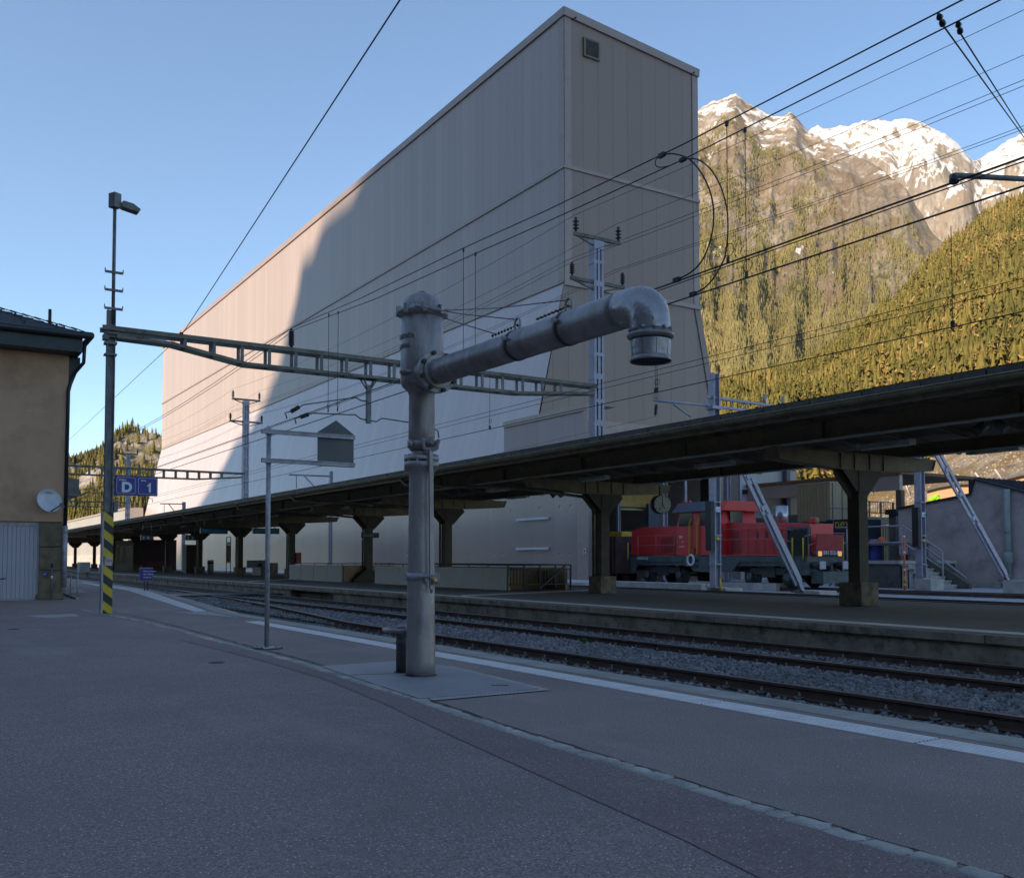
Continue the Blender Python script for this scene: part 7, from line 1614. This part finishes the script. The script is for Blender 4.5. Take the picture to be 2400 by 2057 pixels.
# walkway rails
b = MB(); yl = [N(925, 500).y, N(1360, 500).y]
for z in (zfr + 1.55, zfr + .95, zfr + .05): b.tube([(XN + .04, yl[0], z), (XN + .04, yl[1] + .2, z), (XN + .04, yl[1] - .9, z - .2)], .028, 6)
for k in range(4): y = yl[0] + (yl[1] - yl[0]) * k / 3; b.tube([(XN + .04, y, zfr), (XN + .04, y, zfr + 1.55)], .025, 6)
b.build('walkway_rail', M['handrail_pink'], LO); b = MB()
y0_, y1_ = N(575, 500).y, N(300, 500).y
for z in (zfr + 1.3, zfr + .7, zfr + .05): b.tube([(XN + .04, y0_, z), (XN + .04, y1_, z)], .025, 6)
for k in range(3): y = y0_ + (y1_ - y0_) * k / 2; b.tube([(XN + .04, y, zfr), (XN + .04, y, zfr + 1.3)], .025, 6)
b.build('walkway_rail', M['handrail_pink'], LO)
for x in (1462, 1542, 234):
    b = MB(); q0, q1 = N(x, 508 if x > 300 else 545), N(x, 682 if x > 300 else 675); b.tube([q0 + Vector((-.05, 0, 0)), q1 + Vector((-.05, 0, 0))], .04, 8); b.build('grab_rail', M['yellow'], LO)
# front end: plate, rails, number, lamps, buffers, hoses
yf = TF_ - .25
def FE(x, y, Y=yf): return gy(*z2(x, y), Y)
pp = [FE(1645, 484, yf - .35), FE(1840, 486, yf - .35), FE(1830, 605, yf - .1), FE(1632, 603, yf - .1)]
b = MB(); b.prism(pp, (0, .05, 0)); b.build('front_plate', M['plow'], LO)
A, B_ = FE(1625, 612), FE(1835, 642); b = MB(); b.bx(A.x, B_.x, yf - .1, yf + .1, B_.z, A.z); lb_ = b.build('lamp_bar', M['roof_grey'], LO, bevel=.03)
text('number_lettering', '841 012-8', tuple(FE(1690, 640, yf - .115) + Vector((0, 0, .04))), .29, M['white'], lb_)
for x in (1664, 1812): p = FE(x, 628, yf - .12); b = MB(); b.box(p, (.28, .04, .26)); b.build('headlight', M['lamp_glint'], lb_, bevel=.02)
b = MB(); P = [FE(x, y) for x, y in ((1548, 500), (1625, 475), (1845, 476), (1838, 500))]; b.tube(P, .03, 6); b.tube([FE(1580, 660), FE(1580, 565), FE(1625, 550)], .03, 6); b.build('front_rail', M['handrail_pink'], LO)
p = FE(1835, 560); b = MB(); b.tube([FE(1835, 500), FE(1835, 680)], .04, 6); b.build('grab_rail', M['yellow'], LO)
for x, y in ((1680, 716), (1850, 716)):
    p = FE(x, y, TF_ - .75); b = MB(); b.smooth = True; b.lathe([(.14, .62), (.20, .5), (.20, .12), (.13, .1), (.13, .0)], p, 20, 'Y'); bf = b.build('buffer', M['loco_dark'], LO); b = MB(); b.box((p.x, p.y - .03, p.z), (.46, .07, .42)); hd = b.build('buffer_head', M['galv_violet'], bf, bevel=.06)
for x in (1640, 1700, 1760, 1800):
    b = MB(); p = FE(x, 735, TF_ - .3); b.tube(smooth([p, p + Vector((.15, -.25, -.25)), p + Vector((.25, -.3, -.65)), p + Vector((.05, -.25, -.9))]), .04, 8); b.build('brake_hose', M['black'], LO)
p = FE(1725, 740, TF_ - .4); b = MB(); b.box(p, (.22, .5, .3)); b.box(p + Vector((.05, -.1, -.4)), (.12, .16, .5)); b.build('coupling_hook', M['loco_dark'], LO, bevel=.03)
# bogies and wheels
for xs in ((350, 590), (1115, 1400)):
    bb = None
    y0_, y1_ = N(xs[0] - 40, 790).y, N(xs[1] + 20, 790).y; b = MB(); zc_ = Z_RT + .62
    b.bx(XN + .35, XN + .55, y1_ + .3, y0_ - .3, zc_ + .05, zc_ + .45); b.bx(XN + .32, XN + .56, (y0_ + y1_) / 2 - .5, (y0_ + y1_) / 2 + .5, zc_ - .1, zc_ + .9); b.bx(XFa - .55, XFa - .35, y1_ + .3, y0_ - .3, zc_ + .05, zc_ + .45); b.bx(XN + .55, XFa - .55, (y0_ + y1_) / 2 - .3, (y0_ + y1_) / 2 + .3, zc_ + .1, zc_ + .4); bg = b.build('bogie_frame', M['loco_dark'], LO, bevel=.03)
    for x in xs:
        yw = N(x, 790).y; b = MB(); b.smooth = True
        for X in (40.25, 42.05): b.lathe([(.60, -.07), (.60, .0), (.55, .02), (.50, .0), (.18, -.04), (.001, -.06)], (X - .03, yw, Z_RT + .575), 36, 'X'); b.lathe([(.60, .0), (.60, .07), (.001, .07)], (X - .03, yw, Z_RT + .575), 36, 'X')
        b.lathe([(.09, 0), (.09, 1.8)], (40.2, yw, Z_RT + .575), 12, 'X'); b.build('wheelset', M['loco_dark'], bg)
        b = MB(); b.lathe([(.2, 0), (.2, .14), (.12, .16)], (XN + .16, yw, Z_RT + .575), 16, 'X')
        for s_ in (-.33, .33):
            for k in range(5): b.lathe([(.10, 0), (.12, .02), (.10, .04)], (XN + .40, yw + s_, Z_RT + .5 + k * .075), 12)
        b.build('axle_box', M['loco_green'], bg)
# oxide-red wagon and yellow machine behind it
yw = TR_ + .9; a = N(190, 600, XN + .2)
WG = thing('freight_wagon', 'oxide-brown high-sided wagon coupled behind the locomotive, half inside the hall', 'wagon', (XN, TR_ + 1.8, -.5)); z1_ = gx(1440, 1256, XN).z; z0_ = gx(1440, 1344, XN).z
b = MB(); b.bx(XN + .1, XFa - .1, TR_ + 1.7, TR_ + 13, z0_, z1_); b.build('body', M['brown_wagon'], WG, bevel=.03); b = MB()
for k in range(8): b.bx(XN + .0, XN + .099, TR_ + 1.9 + k * 1.5, TR_ + 2.0 + k * 1.5, z0_, z1_)
b.build('stanchions', M['brown_wagon'], WG); b = MB()
for k in (2.6, 4.4, 10, 11.8):
    b = MB(); b.lathe([(.07, -.0), (.07, 1.8)], (40.2, TR_ + k, Z_RT + .48), 10, 'X')
    for X in (40.2, 42.0): b.lathe([(.48, -.06), (.48, .06)], (X, TR_ + k, Z_RT + .48), 24, 'X')
    b.build('wheelset', M['loco_dark'], WG)
YM = thing('yellow_machine', 'yellow-topped rail machine glimpsed between the locomotive tail and the brown wagon', 'machine', (44, TR_ + 1.5, 0)); A, B_ = gy(1457, 1245, TR_ + 2.5), gy(1482, 1340, TR_ + 2.5)
b = MB(); b.bx(A.x, B_.x + 1, TR_ + 2.5, TR_ + 6, A.z - 1.5, A.z - .0); b.build('hood', M['yellow'], YM, bevel=.05); b = MB(); b.bx(A.x + .1, B_.x + .8, TR_ + 2.6, TR_ + 5.8, -.3, A.z - 1.51); b.build('body', M['brown_wagon'], YM)
# ================================================================ catenary masts beyond the island, struts, concrete blocks
def hmast(px, pyb, pyt, z0, wpx, lab, dx=0, X=None):
    p = gz(px, pyb, z0) if X is None else gx(px, pyb, X); z0 = p.z; k = pxm(p); w = k * wpx; zt_ = zat(p.x, p.y, pyt); t = thing('steel_mast', lab, 'mast', p, 'lilac grey steel masts in the yard')
    b = MB(); b.ibeam((p.x, p.y, z0), (p.x, p.y, zt_), w, w, w * .11, up=(1, 0, 0)); b.build('profile', M['galv_violet'], t)
    b = MB(); b.bx(p.x - w * .9, p.x + w * .9, p.y - w * .9, p.y + w * .9, z0, z0 + .06)
    for s1 in (-.75, .75):
        for s2 in (-.75, .75): b.lathe([(.035, 0), (.035, .16)], (p.x + s1 * w, p.y + s2 * w, z0 + .06), 6)
    b.build('base_plate', M['galv'], t); return t, p, w
def block(px0, px1, py0, py1, z0, lab, deep=1.0, nm='concrete_block', m='concrete'):
    a, c = gz(px0, py1, z0), gz(px1, py1, z0); zt_ = zat(c.x, c.y, py0); b = MB(); d = (c - a).normalized(); n = Vector((-d.y, d.x, 0)); n = n if n.y > 0 else -n
    b.prism([a, c, c + n * deep, a + n * deep], (0, 0, zt_ - z0)); o = b.build(nm, M[m], bevel=.02); tag(o, lab, 'concrete block'); return o, zt_
def xblock(px0, px1, py0, py1, lab, deep=1.0, m='concrete', X=None):
    a = gz(px1, py1, -.5) if X is None else gx(px1, py1, X); X = a.x; c = gx(px0, py1, X); zt_ = zat(a.x, a.y, py0); b = MB(); b.bx(X, X + deep, a.y, c.y, -.52, zt_); o = b.build('concrete_block', M[m], bevel=.02); tag(o, lab, 'concrete block'); return X, a.y, c.y, zt_
xb = xblock(1400, 1643, 1368, 1387, 'long low pale concrete beam nearest the island platform at the second column', .8)
xb2 = xblock(1400, 1560, 1359, 1369, 'low concrete kerb beam at the feet of the two lilac masts', 1.0)
xb3 = xblock(1614, 1819, 1367, 1384, 'long pale concrete beam behind the middle mast in front of the locomotive', 1.0)
xblock(1565, 1612, 1358, 1373, 'dark box-shaped concrete trough end left of the middle mast', 1.0, 'pedestal')
xblock(1744, 1786, 1354, 1367, 'square concrete box standing on the beam in front of the locomotive', 1.0)
xblock(2075, 2122, 1356, 1370, 'concrete block at the foot of the stone steps', 1.0)
xblock(2040, 2080, 1343, 1356, 'hollow concrete box beside the stone terrace', 1.0)
fb = xblock(1656, 1701, 1378, 1391, 'square concrete foundation under the middle mast', 1.2)
fs = xblock(1861, 1920, 1385, 1399, 'concrete foundation block under the foot of the leaning strut', 1.2)
f5 = xblock(2142, 2181, 1357, 1371, 'concrete foundation under the right-hand mast', 1.2, X=47.8)
f6 = xblock(2350, 2420, 1361, 1378, 'concrete foundation of the right leaning strut at the photo edge', 1.2, X=47.0)
hmast(1450, 1355, 1000, xb2[3], 7.5, 'leftmost lilac mast in front of the brown wagon')
hmast(1556, 1359, 1050, xb2[3], 14, 'lilac mast standing behind the station clock')
MT, mp, mw = hmast(1677, 1377, 875, fb[3], 19, 'tall middle mast with yellow oval badge in front of the locomotive')
hmast(1706, 1362, 1000, -.5, 12, 'lilac mast hidden behind the locomotive cab', 0)
M5, m5p, m5w = hmast(2159, 1356, 1065, f5[3], 17, 'right-hand mast beside the grey depot wall', X=48.3)
for T, p, w, pyb in ((MT, mp, mw, 1262), (M5, m5p, m5w, 1266)):
    z = zat(p.x, p.y, pyb); b = MB(); b.lathe([(w * .34, -.01), (w * .34, .01)], (0, 0, 0), 24, 'Y'); b.v = [(v[0] * 1.0 + p.x, v[1] + p.y - w * .52, v[2] * .62 + z) for v in b.v]; b.build('oval_badge', M['yellow'], T)
    b = MB(); b.bx(p.x - w * 1.15, p.x - w * .6, p.y - .2, p.y + .2, zat(p.x, p.y, 1290 if T == MT else 1281), zat(p.x, p.y, 1175 if T == MT else 1189)); b.build('balance_weight', M['black'], T)
    b = MB(); z = zat(p.x, p.y, 1194 if T == MT else 1206); b.bx(p.x - w * .35, p.x + w * .35, p.y - w * .56, p.y - w * .52, z - .13, z + .13); np_ = b.build('number_plate', M['white'], T); text('plate_lettering', '11' if T == MT else '1834', (p.x - w * .18, p.y - w * .57, z - .08), .2, M['hblack'], np_)
    for py in (1177, 1255, 1322): b = MB(); z = zat(p.x, p.y, py); b.bx(p.x - w * .62, p.x + w * .56, p.y - w * .58, p.y + w * .55, z - .03, z + .03); b.build('strap', M['galv'], T)
b = MB(); p = mp; k = mw; b.tube([(p.x - k * .2, p.y - k * 1.2, fb[3] - .5), (p.x - k * .25, p.y - k * 1.1, fb[3] + .4), (p.x + .05, p.y - k * .7, fb[3] + .45)], .05, 8); b.build('yellow_cable', M['yellow'], MT)
# portal arms on top of the middle mast
zt_ = zat(mp.x, mp.y, 932); b = MB(); e = gy(1850, 942, mp.y + 6)
a0 = Vector((mp.x - .5, mp.y, zt_)); a1 = Vector((mp.x + 10, mp.y, zt_ - .1))
for dz in (0, -.45): b.bar(a0 + Vector((0, 0, dz)), a1 + Vector((0, 0, dz * .8)), .16, .12)
for i in range(12): q_ = a0.lerp(a1, i / 11.5); b.bar(q_, q_ + Vector((0, 0, -.42)), .06, .06)
b.bx(mp.x - mw * .9, mp.x + mw * .9, mp.y - mw * .7, mp.y + mw * .7, zt_ - .6, zt_ - .45); b.build('portal_beam', M['galv_violet'], MT)
for x, h in ((3.6, .5), (5.0, .5)): b = MB(); b.tube([(mp.x + x, mp.y, zt_), (mp.x + x, mp.y, zt_ + h)], .09, 8); b.build('post_insulator', M['galv_violet'], MT)
q1, q2, q3 = gy(1531, 938, mp.y), gy(1640, 947, mp.y), gy(1620, 977, mp.y); q2 = Vector((mp.x, mp.y, gy(1668, 951, mp.y).z))
b = MB(); b.tube([q1, q2], .06, 8); b.tube([gy(1577, 946, mp.y), q3], .05, 8); ar = b.build('cantilever_tube', M['galv_violet'], MT)
b = MB(); a, c = gy(1538, 946, mp.y), gy(1536, 975, mp.y)
b.tube([a, c], .02, 6)
for i in range(12): q_ = a.lerp(c, .1 + .8 * i / 12); b.lathe([(.08, -.01), (.08, .01)], q_, 8)
b.build('hanging_insulator', M['insul'], ar)
b = MB()
for k in range(9): a = math.pi * (.12 + .76 * k / 8); o_ = gy(1538, 936, mp.y); b.bar(o_, o_ + Vector((math.cos(a) * .42, 0, math.sin(a) * .42)), .012, .012)
b.build('bird_spikes', M['galv_dark'], ar)
wire('thin wire running off the cantilever tube over the canopy edge', gy(1536, 976, mp.y), gx(1150, 1066, mp.x - 2), .012, grp=None); 
def strut(p0, p1, z0, lab, X=None):
    c = gz(p1[0], p1[1], z0) if X is None else gx(p1[0], p1[1], X); a = gy(p0[0], p0[1], c.y); T = thing('leaning_strut', lab, 'strut', c, 'leaning steel struts'); d = (a - c).normalized()
    a = a + d * 1.5; s_ = Vector((d.z, 0, -d.x)); w = .16; b = MB()
    for k in (-1, 1): b.bar(c + d * .5 + s_ * w * k, a + s_ * w * k, .08, .17, s_)
    L = (a - c).length; i = 1.2
    while i < L: q_ = c + d * i; b.bar(q_ - s_ * w, q_ + s_ * w, .2, .16, (0, 1, 0)); i += 1.55
    b.build('twin_channels', M['galv_violet'], T); b = MB(); b.bar(c + d * .45, c + d * 4.0, .26, .2, s_); b.bar(c, c + d * .6, .16, .16); b.build('foot_sleeve', M['galv_violet'], T); b = MB(); b.box(c + Vector((0, 0, .04)), (.7, .7, .08)); b.build('foot_plate', M['galv_dark'], T)
strut((1752, 1112), (1882, 1388), fs[3], 'leaning steel strut crossing in front of the locomotive')
strut((2200, 1068), (2363, 1362), f6[3], 'leaning steel strut in front of the grey depot wall', 47.6)
# snow pole
p = gz(2121, 1392, -.5); k = pxm(p); T = thing('snow_pole', 'thin red snow pole with yellow and white bands in the yard', 'snow pole', p); zt_ = zat(p.x, p.y, 1248); b = MB(); b.tube([(p.x, p.y, -.5), (p.x, p.y, zt_)], .045, 8); b.build('pole', M['orange'], T)
for py, m_ in ((1257, 'white'), (1294, 'white'), (1335, 'white'), (1353, 'yellow'), (1358, 'yellow'), (1370, 'yellow'), (1391, 'yellow')): z = zat(p.x, p.y, py); b = MB(); b.lathe([(.052, -.05), (.052, .05)], (p.x, p.y, z), 8); b.build('band', M[m_], T)
# far mast behind the canopy near the sign post, and others over the lower wall
def far_mast(px, pyt, pyb, arm, lab):
    Y = 62 if px > 600 else 95; X = gx(px, pyb, 28).x; p = gx(px, pyb, 28.0); k = pxm(p); w = k * 7; T = thing('yard_mast', lab, 'mast', (p.x, p.y, -.5)); zt_ = zat(p.x, p.y, pyt); b = MB(); b.ibeam((p.x, p.y, -.5), (p.x, p.y, zt_), w, w, .03, up=(1, 0, 0)); b.build('profile', M['galv_violet'], T)
    e = gy(arm[0], arm[1], p.y); z = zat(p.x, p.y, arm[2]); b = MB(); b.tube([(e.x, p.y, e.z), (p.x, p.y, z)], .06, 8); m_ = Vector((e.x, p.y, e.z)).lerp(Vector((p.x, p.y, z)), .35); b.tube([m_, (p.x, p.y, z - 2.2)], .05, 8); a = b.build('cantilever', M['galv_violet'], T)
    b = MB(); q_ = Vector((e.x, p.y, e.z)).lerp(m_, .5)
    b.tube([q_, q_ + Vector((0, 0, -1.0))], .03, 6); b.build('hanger', M['galv_dark'], a)
far_mast(774, 1104, 1330, (677, 1112, 1116), 'yard mast rising behind the canopy right of the thin sign post')
far_mast(429, 1176, 1330, (375, 1180, 1181), 'yard mast rising behind the canopy left of the second gantry mast')
# slender posts by the timber slope: protective net posts
b = MB()
# stones and bare trunks on the lit slope under the canopy edge
tr = []
for i, (px, py) in enumerate(((2218, 1112), (2243, 1120), (2292, 1095), (2302, 1092), (2325, 1090), (2346, 1082), (2367, 1088), (2195, 1118))):
    u = (px - T1.px0) / (T1.px1 - T1.px0); v0 = .17; base = T1.at(np.array([u]), np.array([v0]))[0]; base = Vector(base); hgt = random.uniform(9, 13)
    T = thing('slope_tree', 'bare-stemmed conifer on the sunlit slope seen below the canopy', 'tree', base, 'bare-stemmed conifers on the lit slope')
    ln = Vector((random.uniform(-.05, .05), random.uniform(-.05, .05), 1)); b = MB(); b.tube([base - Vector((0, 0, .5)), base + ln * hgt * .5, base + ln * hgt], [.17, .13, .04], 7); b.build('trunk', M['trunk'], T)
    b = MB()
    for k in range(170):
        f = random.uniform(.28, 1); a = random.uniform(0, 6.28); L = (1.15 - f) * 2.6 * random.uniform(.5, 1.1); p = base + ln * hgt * f; q_ = p + Vector((math.cos(a) * L, math.sin(a) * L, -L * .35)); n = Vector((-math.sin(a), math.cos(a), 0)) * (.10 + L * .10)
        b.face([p, p.lerp(q_, .6) - n, q_, p.lerp(q_, .6) + n])
    cr = b.build('crown', M['fol_near'], T, fix=False); cr.data.attributes.new('tint', 'FLOAT', 'POINT').data.foreach_set('value', np.repeat(RNG.uniform(.2, .95, 170), 4).astype(np.float32))
# scree blocks on the lit slope
iv, ifc = icos(); n = 2600; u = RNG.uniform(.28, .9, n); v = RNG.uniform(0, .17, n); P = T1.at(u, v); Sz = RNG.uniform(.05, .26, n); V = iv[None] * (1 + RNG.uniform(-.3, .3, (n, 12, 1))) * Sz[:, None, None] + P[:, None]
Fc = (ifc[None] + (np.arange(n) * 12)[:, None, None]).reshape(-1, 3); o = np_mesh('scree', V.reshape(-1, 3), Fc, mat('pale_scree', (.36, .28, .19), .9, var=.3, vs=.6)); tag(o, kind='stuff')
# leaning posts of the rockfall net on the lit slope
for i, (px, py0, py1) in enumerate(((2045, 1123, 1160), (2072, 1121, 1158), (2132, 1118, 1162), (2155, 1112, 1150), (2263, 1112, 1132), (2305, 1107, 1130), (2352, 1098, 1122))):
    u = (px + 6 - T1.px0) / (T1.px1 - T1.px0); vs = np.linspace(0, .3, 60); pr = T1.at(np.full(60, u), vs); d = [abs(zat(q_[0], q_[1], py1) - q_[2]) for q_ in pr]; base = Vector(pr[int(np.argmin(d))])
    top = Vector((base.x - .9, base.y + .8, zat(base.x, base.y, py0))); T = thing('net_post', ('pale leaning post of the rockfall net left of the pale wood building', 'pale leaning post of the rockfall net beside the first thick column', 'pale leaning post of the rockfall net right of the shed post', 'pale leaning post of the rockfall net behind the right-hand mast', 'pale leaning post of the rockfall net above the timber building, leftmost of three', 'pale leaning post of the rockfall net above the depot gable', 'rightmost pale leaning post of the rockfall net above the metal roof')[i], 'post', base, 'rockfall net posts')
    b = MB(); b.tube([base - Vector((0, 0, .5)), top], .13, 7); b.build('shaft', M['concrete'], T); b = MB(); b.tube([top, base + Vector((3, 2, .4))], .03, 4); b.build('stay_rope', M['galv_dark'], T)
# ================================================================ the air of the valley
b = MB(); b.bx(-420, 5200, -300, 6200, -1.9, 2100)
hz = b.build('haze', None if 0 else bpy.data.materials.new('valley_air'), fix=False); tag(hz, kind='stuff')
m = hz.data.materials[0]; m.use_nodes = True; nt = m.node_tree; nt.nodes.remove(nt.nodes['Principled BSDF']); v = nt.nodes.new('ShaderNodeVolumePrincipled'); v.inputs['Color'].default_value = (.9, .93, 1, 1); v.inputs['Density'].default_value = .000024; v.inputs['Anisotropy'].default_value = .3
nt.links.new(v.outputs[0], nt.nodes['Material Output'].inputs['Volume'])
